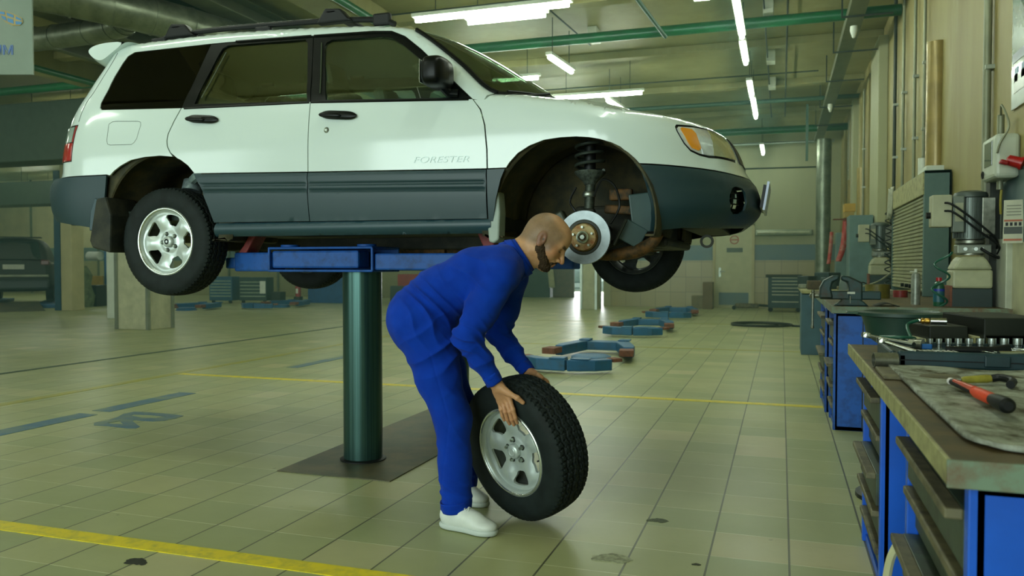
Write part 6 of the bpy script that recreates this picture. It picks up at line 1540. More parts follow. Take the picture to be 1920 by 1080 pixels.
m = MB(); m.cyl((-.165, 0, .07), (-.215, 0, .07), .018, n=16); m.sph((-.205, 0, .07), .024, 12); m.build('spindle', M_old, vc)
m = MB(); m.cyl((-.205, -.03, .10), (-.207, -.03, -.15), .0085, n=12); m.sph((-.205, -.03, .10), .013, 10); m.sph((-.207, -.03, -.155), .013, 10); m.build('vice_handle', M_old, vc)
MB().bb(.02, .07, -.056, -.050, .085, .10).build('maker_plate', M_white, vc, smooth=0)
MB().cyl((.04, -.055, .02), (.04, -.055, .07), .006, n=8).build('clamp_bolt', M_old, vc)
m = MB(); m.grid(lambda u, v: (.62 + .16 * u, 6.12 + .2 * v, B2 + .004 + .02 * math.sin(u * PI) ** 2), 12, 4); o = m.build('rag', plain('dark_rag', '2c2f26', .9)); o.modifiers.new('s', 'SOLIDIFY').thickness = .006; tag(o, 'dark rag lying beside the vice', 'rag')
def tin(x, y, z, r, h, col, lab, name='tin', cat='tin'):
    o = MB().lathe([(0, 0), (r, 0), (r, h), (r * .9, h), (r * .9, h * .1), (0, h * .1)], n=28).build(name, plain(name + '_paint', col, .4, var=.2, vs=20)); o.location = (x, y, z); return tag(o, lab, cat)
tin(.80, 7.7, B2, .10, .12, '6b6427', 'yellowish tin pot on the vice bench')
tin(1.02, 8.0, B2, .06, .06, '8b2a2c', 'small red tin on the vice bench')
# ---------------------------------------------------------------- shutter cabinet on the wall
sh = empty('shutter_cabinet', (1.23, 9.3, .867), 'tall grey cabinet with a closed beige roller shutter against the wall', 'cabinet')
M_gcab = worn('blue_grey_cabinet', '55706a', '46605e', .45, amt=.4, sc=3); M_shut = plain('beige_shutter', '8d8d6a', .5, var=.15)
m = MB(); m.bb(0, .22, -1.13, -1.11, 0, 1.15); m.bb(0, .22, 1.10, 1.12, 0, 1.15); m.bb(0, .22, -1.13, 1.12, 1.12, 1.15); m.bb(.2, .22, -1.13, 1.12, 0, 1.15); m.bb(0, .05, -1.11, -1.06, 0, 1.0)
m.build('carcass', M_gcab, sh, smooth=0, bevel=.004)
MB().bb(-.012, .03, -1.12, 1.12, .93, 1.14).build('shutter_box', M_edge, sh, smooth=0, bevel=.006)
m = MB(); n_ = 24; prof = []
for k in range(n_):
    z = .04 + .89 * k / n_; prof += [(.02, z), (.005, z + .008), (.005, z + .026), (.02, z + .034)]
m.add([(a, -1.07, z) for a, z in prof] + [(a, 1.08, z) for a, z in prof], [(i, i + 1, i + 1 + len(prof), i + len(prof)) for i in range(len(prof) - 1)])
m.build('roller_shutter', M_shut, sh, smooth=0)
for yy in (-.45, -.2, .1): MB().cyl((0, yy, .08), (-.03, yy, .08), .02, n=10).build('shutter_knob', M_black, sh)
def box1(name, x0, x1, y0, y1, z0, z1, mat, lab, cat, bev=.006): return tag(MB().bb(x0, x1, y0, y1, z0, z1).build(name, mat, smooth=0, bevel=bev), lab, cat)
o = MB(); o.cyl((1.33, 8.95, 2.01), (1.33, 8.95, 2.22), .045, n=18); tag(o.build('paper_roll', M_white), 'white paper roll standing on the shutter cabinet', 'roll')
box1('carton', 1.27, 1.42, 8.35, 8.75, 2.01, 2.08, M_white, 'small white carton on top of the shutter cabinet', 'carton')
m = MB(); m.grid(lambda u, v: (1.215 + .02 * math.sin(v * 30) - .015 * u, 10.25 + .25 * v, 2.04 - .32 * u + .03 * math.sin(v * 17)), 10, 14); o = m.build('plastic_bag', plain('clear_film', 'a8aa93', .25, var=.2, vs=20)); o.modifiers.new('s', 'SOLIDIFY').thickness = .004
tag(o, 'crumpled plastic film hanging on the far corner of the shutter cabinet', 'plastic bag')
box1('scrap_wood', 1.0, 1.04, 8.3, 9.5, B2, B2 + .05, M_ledge, 'dirty wooden strip lying below the roller shutter', 'board')
# ---------------------------------------------------------------- hydraulic pump unit
def pump(loc, s, lab, full=True):
    r = empty('hydraulic_pump', loc, lab, 'pump')
    M_mot = plain('motor_grey', '67706a', .4, .5, var=.12)
    m = MB(); m.cyl((0, 0, .47), (0, 0, .80), .098, n=32); m.build('motor_body', M_mot, r)
    m = MB()
    for k in range(26):
        a = 2 * PI * k / 26; m.box((.105 * math.cos(a), .105 * math.sin(a), .63), (.022, .005, .30), (0, 0, a))
    m.build('cooling_fins', M_mot, r, smooth=0)
    MB().lathe([(0, .835), (.07, .835), (.11, .82), (.118, .80), (.118, .785), (.1, .78)], n=32).build('fan_cover', plain('fan_cover_grey', '4d5650', .45, .4), r)
    MB().bb(-.14, -.06, -.125, -.06, .52, .79).build('terminal_box', plain('terminal_grey', '737b70', .45, .2), r, smooth=0, bevel=.008)
    MB().bb(-.125, -.07, -.129, -.124, .60, .74).build('rating_plate', plain('rating_plate', 'a3a488', .4), r, smooth=0)
    MB().bb(.06, .15, -.10, -.02, .50, .78).build('side_bracket', M_old, r, smooth=0, bevel=.006)
    MB().lathe([(.085, .47), (.10, .46), (.10, .44), (.07, .42), (.07, .38), (.09, .37), (.09, .35)], n=28).build('valve_ring', M_old, r)
    m = MB(); m.bb(-.10, .13, -.09, .05, .36, .43); m.build('valve_block', plain('valve_block', '7f8478', .4, .6), r, smooth=0, bevel=.008)
    for x in (-.05, .02, .06): MB().cyl((x, -.09, .395), (x, -.115, .395), .014, n=10).build('valve_plug', M_tool, r)
    m = MB(); m.bb(-.135, .135, -.12, .12, .10, .24); m.prism([(-.135, .24), (.135, .24), (.10, .31), (.075, .34), (-.075, .34), (-.10, .31)], -.12, .12, XZ()); m.build('oil_tank', plain('cream_tank', 'a7a888', .4, var=.15), r, smooth=0, bevel=.018)
    MB().bb(-.135, .135, -.115, .115, -.18, .10).build('tank_base', plain('dark_tank', '1d302f', .45), r, smooth=0, bevel=.006)
    MB().bb(-.15, -.135, -.12, .12, -.18, .12).build('side_strip', M_brownpad, r, smooth=0)
    cb = MB().bb(-.285, -.15, -.16, -.02, .56, .80).build('control_box', plain('control_box_cream', 'a9a98c', .4), r, smooth=0, bevel=.008)
    MB().cyl((-.285, -.09, .65), (-.315, -.09, .65), .024, n=16).build('knob', M_black, cb)
    m = MB(); m.tube(crv([(-.20, -.162, .74), (-.15, -.19, .72), (.0, -.18, .60), (.14, -.15, .47), (.17, -.05, .40)], 6), .008, 8); m.tube(crv([(-.20, -.162, .68), (-.14, -.20, .66), (.02, -.18, .53), (.16, -.14, .42), (.18, -.03, .36)], 6), .008, 8); m.build('cable', M_black, r)
    MB().tube(crv([(.05, -.12, .40), (.10, -.14, .36), (.16, -.12, .33), (.19, -.04, .34)], 5), .011, 8).build('pressure_hose', M_black, r)
    MB().bb(.13, .20, .0, .12, -.1, .9).build('mounting_post', M_dark, r, smooth=0)
    r.scale = (s, s, s); return r
pump((1.245, 6.35, .90), .92, 'hydraulic pump unit with motor and cream tank beside the bottle shelf')
pump((1.30, 12.3, .92), 1.0, 'farther hydraulic pump unit between the tall grey cabinets')
box1('bench_block', 1.08, 1.42, 6.2, 6.5, B2 - .16, B2 - .14, M_dark, 'dark foot plate under the near pump unit', 'plate') if 0 else None
# bottle, spray can, coil hose
bt = empty('bottle', (1.045, 6.28, B2), 'green bottle with a red cap and a blue label beside the pump', 'bottle')
M_bot = plain('green_bottle', '155032', .35)
MB().lathe([(0, 0), (.034, 0), (.036, .006), (.036, .135), (.030, .16), (.016, .172), (.016, .18)], n=28).build('bottle_body', M_bot, bt)
MB().lathe([(.019, .176), (.019, .20), (.0, .201)], n=20).build('cap', plain('red_cap', 'a3141c', .35), bt)
MB().lathe([(.0365, .03), (.0365, .12)], n=28).build('label', plain('bottle_label_teal', '1a5660', .4), bt); MB().lathe([(.0369, .105), (.0369, .122)], n=28).build('label_band', plain('bottle_label_blue', '1d2f96', .4), bt)
sp_ = empty('spray_can', (.93, 6.5, B2), 'grey spray can with a worn label left of the green bottle', 'spray can')
MB().lathe([(0, 0), (.031, 0), (.032, .2), (.026, .225), (.012, .235)], n=24).build('can_body', plain('can_grey', '8a9083', .35, .3, var=.25, vs=25), sp_); MB().cyl((0, 0, .235), (0, 0, .26), .010, n=12).build('nozzle', M_white, sp_); MB().cyl((-.04, 0, .24), (.0, 0, .24), .004, n=6).build('spray_tube', M_white, sp_)
pts = [(1.06 + .0 + .05 * math.cos(a), 6.22 + .03 * math.sin(a), 1.30 - .062 * a / PI + .012 * math.sin(a)) for a in [i * PI / 10 for i in range(60)]]
pts = [(1.06 - .030 * (a / 14) + .05 * math.cos(a), 6.20 + .03 * math.sin(a), 1.24 - .027 * a) for a in [i * PI / 12 for i in range(56)]]
tag(MB().tube(pts, .0075, 8).build('coil_hose', M_hose), 'coiled green air hose hanging beside the pump unit', 'hose')
# switch box with red plug, card, trunking, poster
sb = empty('switch_box', (XR, 6.35, 1.86), 'white wall switch box with a grey window above the pump', 'switch box')
MB().bb(-.15, -.0, -.36, .0, -.14, .15).build('box_body', plain('switch_white', 'b5bba9', .4, var=.08), sb, smooth=0, bevel=.03, bseg=3)
MB().bb(-.155, -.148, -.30, -.10, -.05, .11).build('window', plain('smoked_window', '3a4438', .15, coat=1.), sb, smooth=0, bevel=.02)
MB().lathe([(.018, 0), (.026, 0), (.026, .008), (.018, .008)], (-.152, -.06, -.09), (-1, 0, 0), 20, closed=True).build('round_switch', M_black, sb)
MB().cyl((-.07, -.15, .15), (-.07, -.15, .30), .022, n=14).build('cable_entry', M_pipeo, sb); MB().cyl((-.07, -.15, -.14), (-.07, -.15, -.20), .02, n=12).build('cable_gland', M_pipeo, sb)
rp = empty('power_socket', (1.395, 5.93, 1.82), 'red industrial power socket on the side of the switch box', 'socket')
MB().lathe([(.022, -.03), (.034, -.02), (.036, .05), (.042, .05), (.042, .065), (.022, .07)], (0, 0, 0), (.75, -.3, -.3), 24).build('socket_shell', plain('red_socket', 'a01214', .3, var=.05), rp)
MB().box((-.05, -.02, -.01), (.05, .05, .03), (0, .3, 0)).build('socket_lid', plain('red_socket_lid', '8d0f12', .35), rp, smooth=0, bevel=.01)
tag(MB().tube(crv([(XR - .07, 6.2, 2.15), (XR - .1, 6.05, 2.2), (XR - .08, 5.95, 2.05), (XR - .12, 5.98, 1.95), (XR - .14, 5.97, 1.88)], 6), .007, 8).build('wall_wire', M_pipeo), 'loose grey wire beside the switch box', 'wire')
tag(MB().tube(crv([(XR - .06, 6.2, 1.66), (XR - .06, 6.22, 1.58), (XR - .05, 6.25, 1.5)], 5), .008, 8).build('yellow_wire', plain('yellow_wire', '9b8f3a', .5)), 'short yellow wire below the switch box', 'wire')
cd = empty('instruction_card', (1.402, 5.90, 1.43), 'tilted white instruction card with small pictures below the switch box', 'card'); cd.rotation_euler = (0, .14, math.radians(72))
MB().bb(-.006, 0, -.055, .055, -.14, .14).build('card_sheet', plain('card_white', 'b3b39a', .5), cd, smooth=0)
for z0, z1, c in ((.0, .012, 'a4522b'), (-.125, -.112, 'a4522b'), (-.08, -.035, '2c352c')):
    MB().bb(-.008, -.006, -.05, .05, z0, z1).build('card_stripe', plain('card_ink', c, .5), cd, smooth=0)
for k in range(4): MB().bb(-.008, -.006, -.045 + .024 * k, -.030 + .024 * k, -.028, -.006).build('card_picture', M_black, cd, smooth=0)
for k in range(4): MB().bb(-.008, -.006, -.042, .038, .04 + .02 * k, .045 + .02 * k).build('card_line', plain('card_grey_ink', '6a6c5a', .5), cd, smooth=0)
tr_ = box1('wall_trunking', XR - .05, XR - .005, 6.1, 6.5, .0, 1.33, plain('trunking_white', 'b9bda8', .4), 'white vertical trunking on the wall below the card', 'trunking')
ps = empty('poster', (XR - .004, 5.4, 2.9), 'shiny workshop poster with a car and blue bands high on the right wall', 'poster')
MB().bb(-.012, 0, -1.0, .78, -.72, .75).build('poster_sheet', plain('poster_silver', 'a9b5a9', .2, .3, coat=.6), ps, smooth=0)
for z0, z1, c, y0, y1 in ((.50, .60, '3a5a5c', -1, .7), (.36, .40, '7d8f8a', -1, .6), (-.42, -.36, 'b9c0d0', -1, .75), (-.62, -.50, 'dfe3dc', -1, .72)):
    MB().bb(-.015, -.012, y0, y1, z0, z1).build('poster_band', plain('poster_ink', c, .2, coat=.6), ps, smooth=0)
m = MB(); m.prism([(.62, .10), (.55, .22), (.35, .26), (.1, .2), (.15, -.1), (.4, -.2), (.58, -.05)], .012, .016, Matrix(((0, 0, -1, 0), (1, 0, 0, 0), (0, 1, 0, 0), (0, 0, 0, 1)))); m.build('poster_car', plain('poster_dark', '4d5a58', .2, coat=.6), ps, smooth=0)
m = MB(); m.prism([(.56, .12), (.50, .2), (.42, .15), (.45, .02)], .016, .019, Matrix(((0, 0, -1, 0), (1, 0, 0, 0), (0, 1, 0, 0), (0, 0, 0, 1)))); m.build('poster_glint', plain('poster_light', 'cfe0d8', .2), ps, smooth=0)
for k in range(5): MB().bb(-.015, -.012, .62 - .16 * k, .70 - .16 * k, -.55, -.46).build('poster_letter', plain('poster_blue', '4d7c9c', .3), ps, smooth=0)
# ---------------------------------------------------------------- things farther along the right wall
b3 = empty('workbench', (.25, 12.2, 0), 'third workbench, hazy blue-grey, crowded with tools', 'workbench')
MB().bb(0, .62, -1.16, 1.4, .79, .83).build('bench_top', M_edge, b3, smooth=0, bevel=.006)
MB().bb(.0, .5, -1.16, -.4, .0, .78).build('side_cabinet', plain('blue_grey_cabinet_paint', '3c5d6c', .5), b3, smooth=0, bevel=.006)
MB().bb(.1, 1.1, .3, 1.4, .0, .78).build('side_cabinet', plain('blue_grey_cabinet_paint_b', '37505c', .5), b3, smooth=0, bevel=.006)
for i, (x, y, z, d, c, lab) in enumerate(((.42, 11.6, .83, (.18, .22, .12), '4b3b22', 'brown clutter box on the third workbench'), (.62, 11.9, .83, (.16, .2, .16), '2d3f3c', 'dark grey box on the third workbench'), (.36, 12.6, .83, (.16, .25, .17), '1f2f30', 'black machine part on the third workbench'), (.66, 13.0, .83, (.3, .25, .22), '24393a', 'dark case standing on the third workbench'), (.3, 12.1, .83, (.12, .12, .06), '7a7f6e', 'small pale part on the third workbench'), (.75, 11.5, .83, (.1, .1, .05), '6d6a4a', 'small dull part on the third workbench'))):
    m = MB(); m.box((x, y, z + d[2] / 2), d, (0, 0, .3 * i)); tag(m.build('clutter_box', plain('clutter', c, .6, var=.3, vs=25), smooth=0, bevel=.012), lab, 'box')
m = MB(); m.lathe([(.09, 0), (.085, .08), (.07, .16), (.045, .17), (0, .17)], (.80, 11.3, .83), n=20); tag(m.build('grinder', plain('grinder_grey', '5d6a68', .4)), 'grey bench grinder with a red dot on the third workbench', 'grinder')
tag(MB().tube(crv([(.86, 11.2, .83), (.95, 11.25, .92), (1.02, 11.3, .93), (1.1, 11.35, .86)], 6), .008, 8).build('bent_cable', M_black), 'bent black cable on the third workbench', 'cable')
tag(MB().tube(crv([(.80, 11.2, .835), (1.1, 10.7, .95), (1.3, 10.6, 1.12)], 6), .01, 8).build('hose_line', M_pipeo), 'pale hose slanting across to the shutter cabinet', 'hose')
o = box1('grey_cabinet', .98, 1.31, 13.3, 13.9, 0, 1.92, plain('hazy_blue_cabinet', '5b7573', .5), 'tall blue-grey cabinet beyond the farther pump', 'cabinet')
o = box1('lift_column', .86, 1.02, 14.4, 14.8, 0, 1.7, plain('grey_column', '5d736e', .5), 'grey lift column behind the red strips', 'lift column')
box1('yellow_box', .95, 1.12, 14.0, 14.3, 2.02, 2.15, plain('yellow_box', 'b08a2e', .5), 'yellow box on top of the tall grey column', 'box')
box1('ochre_box', .95, 1.10, 14.0, 14.3, 1.92, 2.02, plain('ochre_box', '937b35', .5), 'ochre box right under the yellow one', 'box')
def strapm(name, pts, w, mat, lab):
    m = MB(); L = crv(pts, 5); vs = []
    for p in L: vs += [p + Vector((-w, 0, 0)), p + Vector((w, 0, 0))]
    m.add(vs, [(2 * i, 2 * i + 1, 2 * i + 3, 2 * i + 2) for i in range(len(L) - 1)]); o = m.build(name, mat); o.modifiers.new('s', 'SOLIDIFY').thickness = .02; return tag(o, lab, 'strap')
M_rs = worn('red_strap', 'a3281f', 'b0a08c', .5, amt=.3, sc=9)
strapm('red_strap', [(.97, 13.9, 1.88), (.95, 13.9, 1.6), (.92, 13.9, 1.4), (.86, 13.9, 1.22)], .045, M_rs, 'long red and white strap hanging in front of the grey column')
strapm('red_strap', [(.80, 14.6, 1.72), (.79, 14.6, 1.55), (.77, 14.6, 1.3), (.75, 14.6, 1.18)], .03, M_rs, 'shorter red and white strap left of the long one')
box1('small_shelf', .78, 1.0, 13.85, 14.0, 1.885, 1.9, plain('rust_shelf', '7a3a22', .5), 'small rusty shelf above the red strap', 'shelf')
box1('switch_box', 1.34, 1.46, 20.0, 20.15, 1.36, 1.6, plain('panel_cream', '9a9a7c', .5), 'small cream switch box on the wall beside the vertical duct', 'switch box')
m = MB(); m.tube([(1.28 + .035 * math.cos(a), 11.2 + .035 * math.sin(a), 1.85 - .014 * a) for a in [i * PI / 8 for i in range(180)]], .008, 6); tag(m.build('coil_hose', M_black), 'black coiled air hose hanging left of the shutter cabinet', 'hose')
# tool trolley and things by the back wall
tc = empty('tool_trolley', (.05, 21.4, 0), 'dark tool trolley with pale drawer edges near the back wall', 'tool trolley')
MB().bb(-.36, .42, -.25, .25, .1, .86).build('carcass', plain('trolley_dark', '20383a', .5), tc, smooth=0, bevel=.01); MB().bb(-.42, .44, -.27, .27, .86, .93).build('trolley_top', M_dark, tc, smooth=0, bevel=.01)
for k in range(7): MB().bb(-.27, .36, -.262, -.25, .30 + .085 * k + (.03 if k > 0 else -.06), .325 + .085 * k + (.03 if k > 0 else -.06)).build('drawer_edge', plain('pale_drawer_edge', 'a8ad92', .4), tc, smooth=0)
for x in (-.3, .36): MB().cyl((x, -.2, .06), (x, -.16, .06), .06, n=14).build('castor', M_black, tc)
jk = empty('floor_jack', (-.8, 22.1, 0), 'low floor jack lying in front of the cream door', 'jack')
MB().bb(-.35, .25, -.12, .12, .04, .16).build('jack_body', M_ledge, jk, smooth=0, bevel=.03); MB().tube([(.2, 0, .12), (.55, 0, .1), (.75, .05, .14)], .03, 8).build('jack_handle', M_dark, jk); MB().cyl((-.38, -.14, .05), (-.38, .14, .05), .05, n=14).build('jack_wheel', M_black, jk)
box1('wooden_crate', -1.98, -1.72, 21.9, 22.3, 0, .72, plain('crate_brown', '6c5a3a', .6), 'narrow brown crate left of the cream door', 'crate')
box1('wooden_crate', -2.3, -2.0, 22.2, 22.5, 0, .34, plain('crate_brown_b', '7b7150', .6), 'low pale crate beside the narrow brown crate', 'crate')
m = MB(); m.tube([(-.35 + .55 * math.cos(a), 16.1 + .5 * math.sin(a), .02 + .012 * (a / 6)) for a in [i * PI / 16 for i in range(60)]], .02, 8); m.tube(crv([(.2, 16.1, .02), (.35, 16.0, .02), (.5, 16.3, .02)], 5), .02, 8)
tag(m.build('floor_hose', M_dark), 'dark hose coiled on the floor before the third workbench', 'hose')
# ================================================================ far left of the hall
def at(px, py, d):
    """world point on the camera's level frame is not used here; helper kept for rotated groups"""
    return None
# parked dark car
sv = empty('car', (-20.35, 16.95, .10), 'dark grey parked car seen from behind at the left picture edge', 'car', None, math.radians(44)); sv.scale = (1, 1, 1.10)
M_suv = plain('dark_brown_car_paint', '23281f', .65, .0, coat=.0, var=.05)
# local: car drives toward +y, tail toward -y
def suv(u, v):
    st = [(-.05, .78, .45, 1.05), (.02, .88, .38, 1.10), (.25, .92, .32, 1.12), (.7, .93, .28, 1.12), (2.2, .93, .28, 1.10), (3.9, .92, .30, 1.02), (4.4, .85, .34, .90), (4.55, .6, .45, .75)]
    k = u * (len(st) - 1); i = min(len(st) - 2, int(k)); t = k - i; y, w, z0, z1 = (st[i][j] + (st[i + 1][j] - st[i][j]) * t for j in range(4))
    a = v * 2 * PI; e = .35; sg = lambda q: math.copysign(abs(q) ** e, q)
    return (w * sg(math.cos(a)), y, (z0 + z1) / 2 + (z1 - z0) / 2 * sg(math.sin(a)))
m = MB(); m.grid(suv, 28, 40); cap = [suv(0, j / 40) for j in range(40)]; m.add(cap, [tuple(range(40))]); m.build('body_shell', M_suv, sv, smooth=45)
def cab(u, v):
    st = [(.02, .74, 1.08, 1.13), (.35, .72, 1.08, 1.60), (.6, .70, 1.08, 1.68), (2.0, .70, 1.08, 1.70), (2.9, .70, 1.06, 1.5), (3.6, .72, 1.04, 1.08)]
    k = u * (len(st) - 1); i = min(len(st) - 2, int(k)); t = k - i; y, w, z0, z1 = (st[i][j] + (st[i + 1][j] - st[i][j]) * t for j in range(4))
    a = v * PI; e = .45; sg = lambda q: math.copysign(abs(q) ** e, q)
    return (w * (1 + .12 * (1 - abs(math.sin(a)))) * sg(math.cos(a)), y, z0 + (z1 - z0) * sg(math.sin(a)))
m = MB(); m.grid(cab, 24, 30); m.build('cabin', M_suv, sv, smooth=45)
gw = MB(); gw.add([(-.66, .03, 1.14), (.66, .03, 1.14), (.56, .34, 1.58), (-.56, .34, 1.58)], [(0, 1, 2, 3)]); g_o = gw.build('rear_window', plain('dark_rear_glass', '1f2f2c', .12, coat=1.), sv, smooth=0); g_o.modifiers.new('s', 'SOLIDIFY').thickness = .02
MB().box((0, .42, 1.69), (1.3, .3, .03)).build('rear_spoiler', M_suv, sv, smooth=0, bevel=.01)
MB().box((0, -.06, .93), (.52, .02, .12)).build('number_plate', plain('plate_pale', 'a8a990', .4), sv, smooth=0)
for s in (-1, 1): MB().box((s * .76, -.01, 1.04), (.22, .12, .14)).build('tail_light', plain('dull_red_lens', '5d2b26', .3), sv, smooth=0, bevel=.03)
MB().box((0, -.06, .70), (1.7, .12, .07)).build('chrome_strip', M_pipeo, sv, smooth=0, bevel=.02)
MB().box((0, -.03, .48), (1.72, .16, .26)).build('rear_bumper', plain('dark_bumper', '232e2a', .5), sv, smooth=0, bevel=.05)
for y in (.85, 3.6):
    for s in (-1, 1): MB().lathe([(.2, -.1), (.33, -.1), (.35, -.05), (.35, .05), (.33, .1), (.2, .1)], (s * .82, y, .35), (1, 0, 0), 28, closed=True).build('wheel', M_black, sv)
for n_, c in (('platform_ramp', (-19.2, 16.0)),):
    r = empty(n_, (c[0], c[1], 0), 'grey ramp plate of the blue platform lift under the parked car', 'ramp', None, math.radians(44))
    m = MB(); m.add([(-.3, -1.4, .01), (.8, -1.2, .01), (.5, .6, .16), (-.4, .6, .16)], [(0, 1, 2, 3)]); o = m.build('ramp_plate', M_plate, r, smooth=0); o.modifiers.new('s', 'SOLIDIFY').thickness = .02
pf = empty('platform_lift', (-20.35, 16.95, 0), 'blue platform lift standing under the dark parked car', 'car lift', None, math.radians(44))
for x in (-.85, .85): MB().bb(x - .32, x + .32, -1.1, 4.9, .0, .09).build('platform', M_lift2, pf, smooth=0, bevel=.01)
MB().bb(1.2, 2.6, 2.0, 2.3, 0, .12).build('cross_beam', M_lift2, pf, smooth=0)
# far wall: tool chests, cabinets
def chest(x, y, w, h, d, n, col, rz, lab, edge='8b9a80'):
    r = empty('tool_chest', (x, y, 0), lab, 'tool chest', None, rz)
    MB().bb(-w / 2, w / 2, -d / 2, d / 2, .08, h).build('carcass', plain('chest_paint', col, .5), r, smooth=0, bevel=.01)
    for k in range(n): MB().bb(-w / 2 + .04, w / 2 - .04, -d / 2 - .015, -d / 2, h * (.25 + .68 * k / n), h * (.25 + .68 * k / n) + .03).build('drawer_edge', plain('chest_edge', edge, .4), r, smooth=0)
    for x_ in (-w / 2 + .1, w / 2 - .1): MB().cyl((x_, -d / 2 + .05, .05), (x_, -d / 2 + .1, .05), .05, n=12).build('castor', M_black, r)
    return r
RZ = math.radians(10)
chest(-16.4, 20.9, .75, .82, .5, 6, '1b4a66', RZ, 'blue tool chest left of the darker one behind the rear wheel')
chest(-15.45, 21.2, .9, .80, .5, 5, '17302f', RZ, 'dark tool chest right of the blue one in the far left')
MB().bb(.24, .42, -.27, -.26, .3, .68).build('notice', M_white, bpy.data.objects['tool_chest.001'], smooth=0)
box1('battery_box', -14.95, -14.6, 21.2, 21.5, 0, .35, M_dark, 'small dark box beside the dark tool chest', 'box')
box1('blue_container', -14.0, -12.6, 21.8, 22.6, 0, .95, plain('container_blue', '0e4a80', .5, var=.15), 'large blue container half hidden by the lift post', 'container')
MB().bb(-13.55, -13.42, 21.79, 21.80, .62, .78).build('container_sticker', M_white, bpy.data.objects['blue_container'], smooth=0)
ex = empty('fire_extinguisher', (-14.15, 21.5, 0), 'red fire extinguisher with white label beside the blue container', 'fire extinguisher')
MB().lathe([(0, .2), (.08, .2), (.085, .25), (.085, .5), (.05, .57), (.03, .6), (.03, .65), (0, .66)], n=20).build('cylinder_body', plain('extinguisher_red', '9c1c22', .35), ex); MB().bb(-.03, .05, -.09, -.084, .3, .45).build('paper_label', M_white, ex, smooth=0); MB().bb(-.1, .1, -.1, .1, 0, .2).build('extinguisher_stand', M_dark, ex, smooth=0)
for x, y, w, h, c, lab in ((-19.95, 18.5, .35, 1.05, '0f4f86', 'blue trolley frame left of the orange panel'), (-19.4, 18.85, .42, .85, 'a8882f', 'orange-yellow panel of the far service cart'), (-18.85, 19.35, .55, .95, '2b4f66', 'blue wire shelf right of the orange panel')):
    r = empty('service_cart', (x, y, 0), lab, 'service cart', None, math.radians(40)); MB().bb(-w / 2, w / 2, -.15, .15, .08, h).build('cart_panel', plain('cart_paint', c, .5, var=.15), r, smooth=0, bevel=.01)
    for s in (-1, 1): MB().cyl((s * w * .4, -.1, 0.045), (s * w * .4, -.06, .045), .045, n=10).build('castor', M_black, r)
r = empty('towel_stand', (-19.3, 19.15, 0), 'blue pole stand holding a white paper roll', 'stand'); MB().cyl((0, 0, 0), (0, 0, 1.75), .05, n=12).build('pole', plain('stand_blue', '145a8c', .5), r); MB().cyl((-.55, -.1, 1.45), (-.1, -.1, 1.45), .13, n=18).build('paper_roll', M_white, r)
r = empty('engine_part', (-18.7, 17.6, 0), 'greenish stack of parts between the parked car and the post', 'stack of parts'); MB().lathe([(.35, 0), (.4, .3), (.3, .6), (.34, .9), (.2, 1.15), (0, 1.15)], n=16).build('parts_stack', plain('parts_olive', '62704f', .6, var=.4, vs=6), r); MB().lathe([(.3, 0), (.36, .06), (.3, .12)], (.1, -.45, .1), n=16).build('red_ring', M_redpad, r)
box1('waste_bin', -18.9, -18.4, 17.9, 18.4, 0, .6, M_dark, 'dark bin near the blue post in the far left', 'bin')
# wall panels on the far left wall
for i, x in enumerate((-30.2, -28.3, -26.6, -24.6, -22.4, -20.2, -18.0)):
    struct(MB().bb(x, x + .06, 25.94, 26.0, 0, ZC).build('wall_far_left_seam', M_beam, smooth=0))
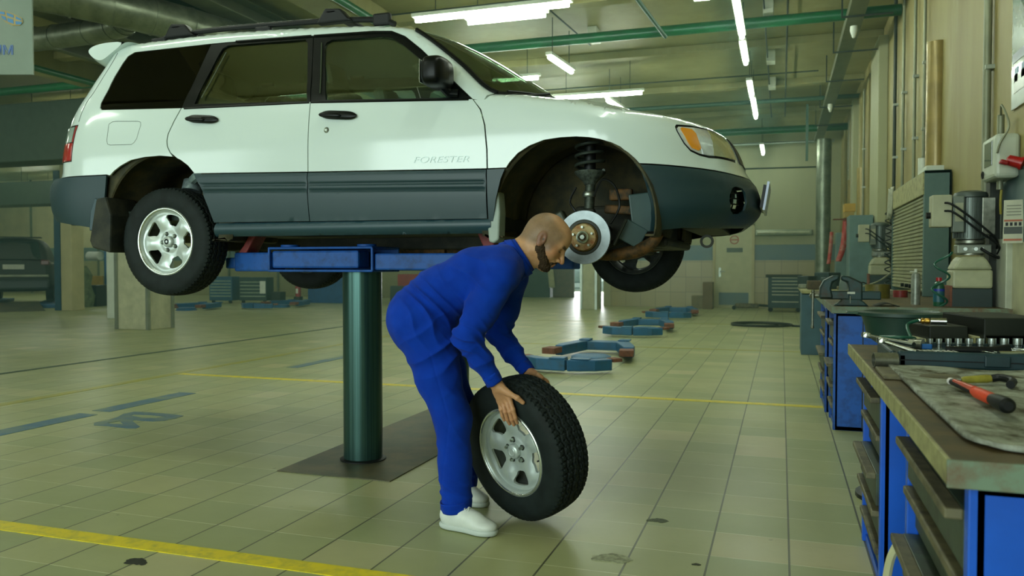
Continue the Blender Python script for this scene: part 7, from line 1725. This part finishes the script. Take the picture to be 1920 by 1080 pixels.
# passage end: dark shelves, wooden door, daylight opening with parked pale cars outside
box1('dark_cupboard', -9.3, -8.0, 28.3, 29.0, 0, 2.0, plain('dark_cupboard', '24301f', .6, var=.3), 'dark cupboard under the bearded head in the far passage', 'cupboard')
box1('wooden_door', -7.95, -7.15, 28.5, 28.6, 0, 2.0, plain('brown_panel', '5a4426', .5, var=.2), 'brown wooden door left of the bright doorway', 'door')
m = MB(); m.grid(lambda u, v: (-8.12 + .22 * u + .1 * (1 - v), 28.26, .35 + 1.0 * v + .02 * math.sin(u * 9)), 6, 8); o = m.build('hanging_coat', plain('pale_cloth', 'a8a47c', .8)); o.modifiers.new('s', 'SOLIDIFY').thickness = .03; tag(o, 'pale cloth hanging on the dark cupboard in the far passage', 'cloth')
pc = empty('car', (-9.4, 41, -.02), 'pale car parked outside the bright doorway', 'car', None, math.radians(70))
m = MB(); m.grid(lambda u, v: tuple(c * .95 for c in suv(u, v)), 20, 24); m.build('body_shell', plain('pale_car_paint', 'b9c6cc', .3), pc, smooth=45); m = MB(); m.grid(cab, 16, 20); m.build('cabin', plain('pale_car_cabin', '8fa3ad', .3), pc, smooth=45)
for y in (.85, 3.6):
    for s in (-1, 1): MB().cyl((s * .75, y, .33), (s * .95, y, .33), .33, n=20).build('wheel', M_black, pc)
# pillars with steel guards near the blue container
column('wall_column_6', -11.75, -11.25, 20.9, 21.3, M_wallD, '')
box1('notice_board', -12.3, -11.95, 21.6, 21.66, .0, 2.4, M_wallD, 'tall pale board behind the lift post', 'board')
box1('red_crate', -10.9, -10.2, 21.8, 22.3, .55, .9, plain('crate_red', '8d2420', .5), 'red crate on a dark cupboard behind the mechanic', 'crate')
box1('dark_cupboard', -11.1, -10.0, 21.7, 22.4, 0, .55, plain('cupboard_grey', '2f3d35', .6), 'low dark cupboard holding the red crate', 'cupboard')

# bay mark painted on the floor
NUM = [(-4.752, 4.585), (-4.728, 4.686), (-4.765, 4.82), (-4.826, 4.935), (-4.816, 5.036), (-4.68, 5.053), (-4.448, 5.044), (-4.326, 5.017), (-4.307, 4.924), (-4.324, 4.822), (-4.384, 4.77), (-4.554, 4.761), (-4.53, 4.721), (-4.327, 4.577), (-4.309, 4.525), (-4.366, 4.506), (-4.567, 4.526), (-4.683, 4.517)]
o = cdt('bay_number', NUM, [[(-4.658, 4.616), (-4.624, 4.699), (-4.503, 4.607), (-4.607, 4.594)], [(-4.717, 4.896), (-4.733, 4.949), (-4.602, 4.969), (-4.424, 4.951), (-4.445, 4.877), (-4.568, 4.853)]], lambda x, y, o: (x, y, .0028 + o), M_bluef, None, .05, .0028)
tag(o, 'faded blue bay number painted on the floor tiles', 'floor marking')
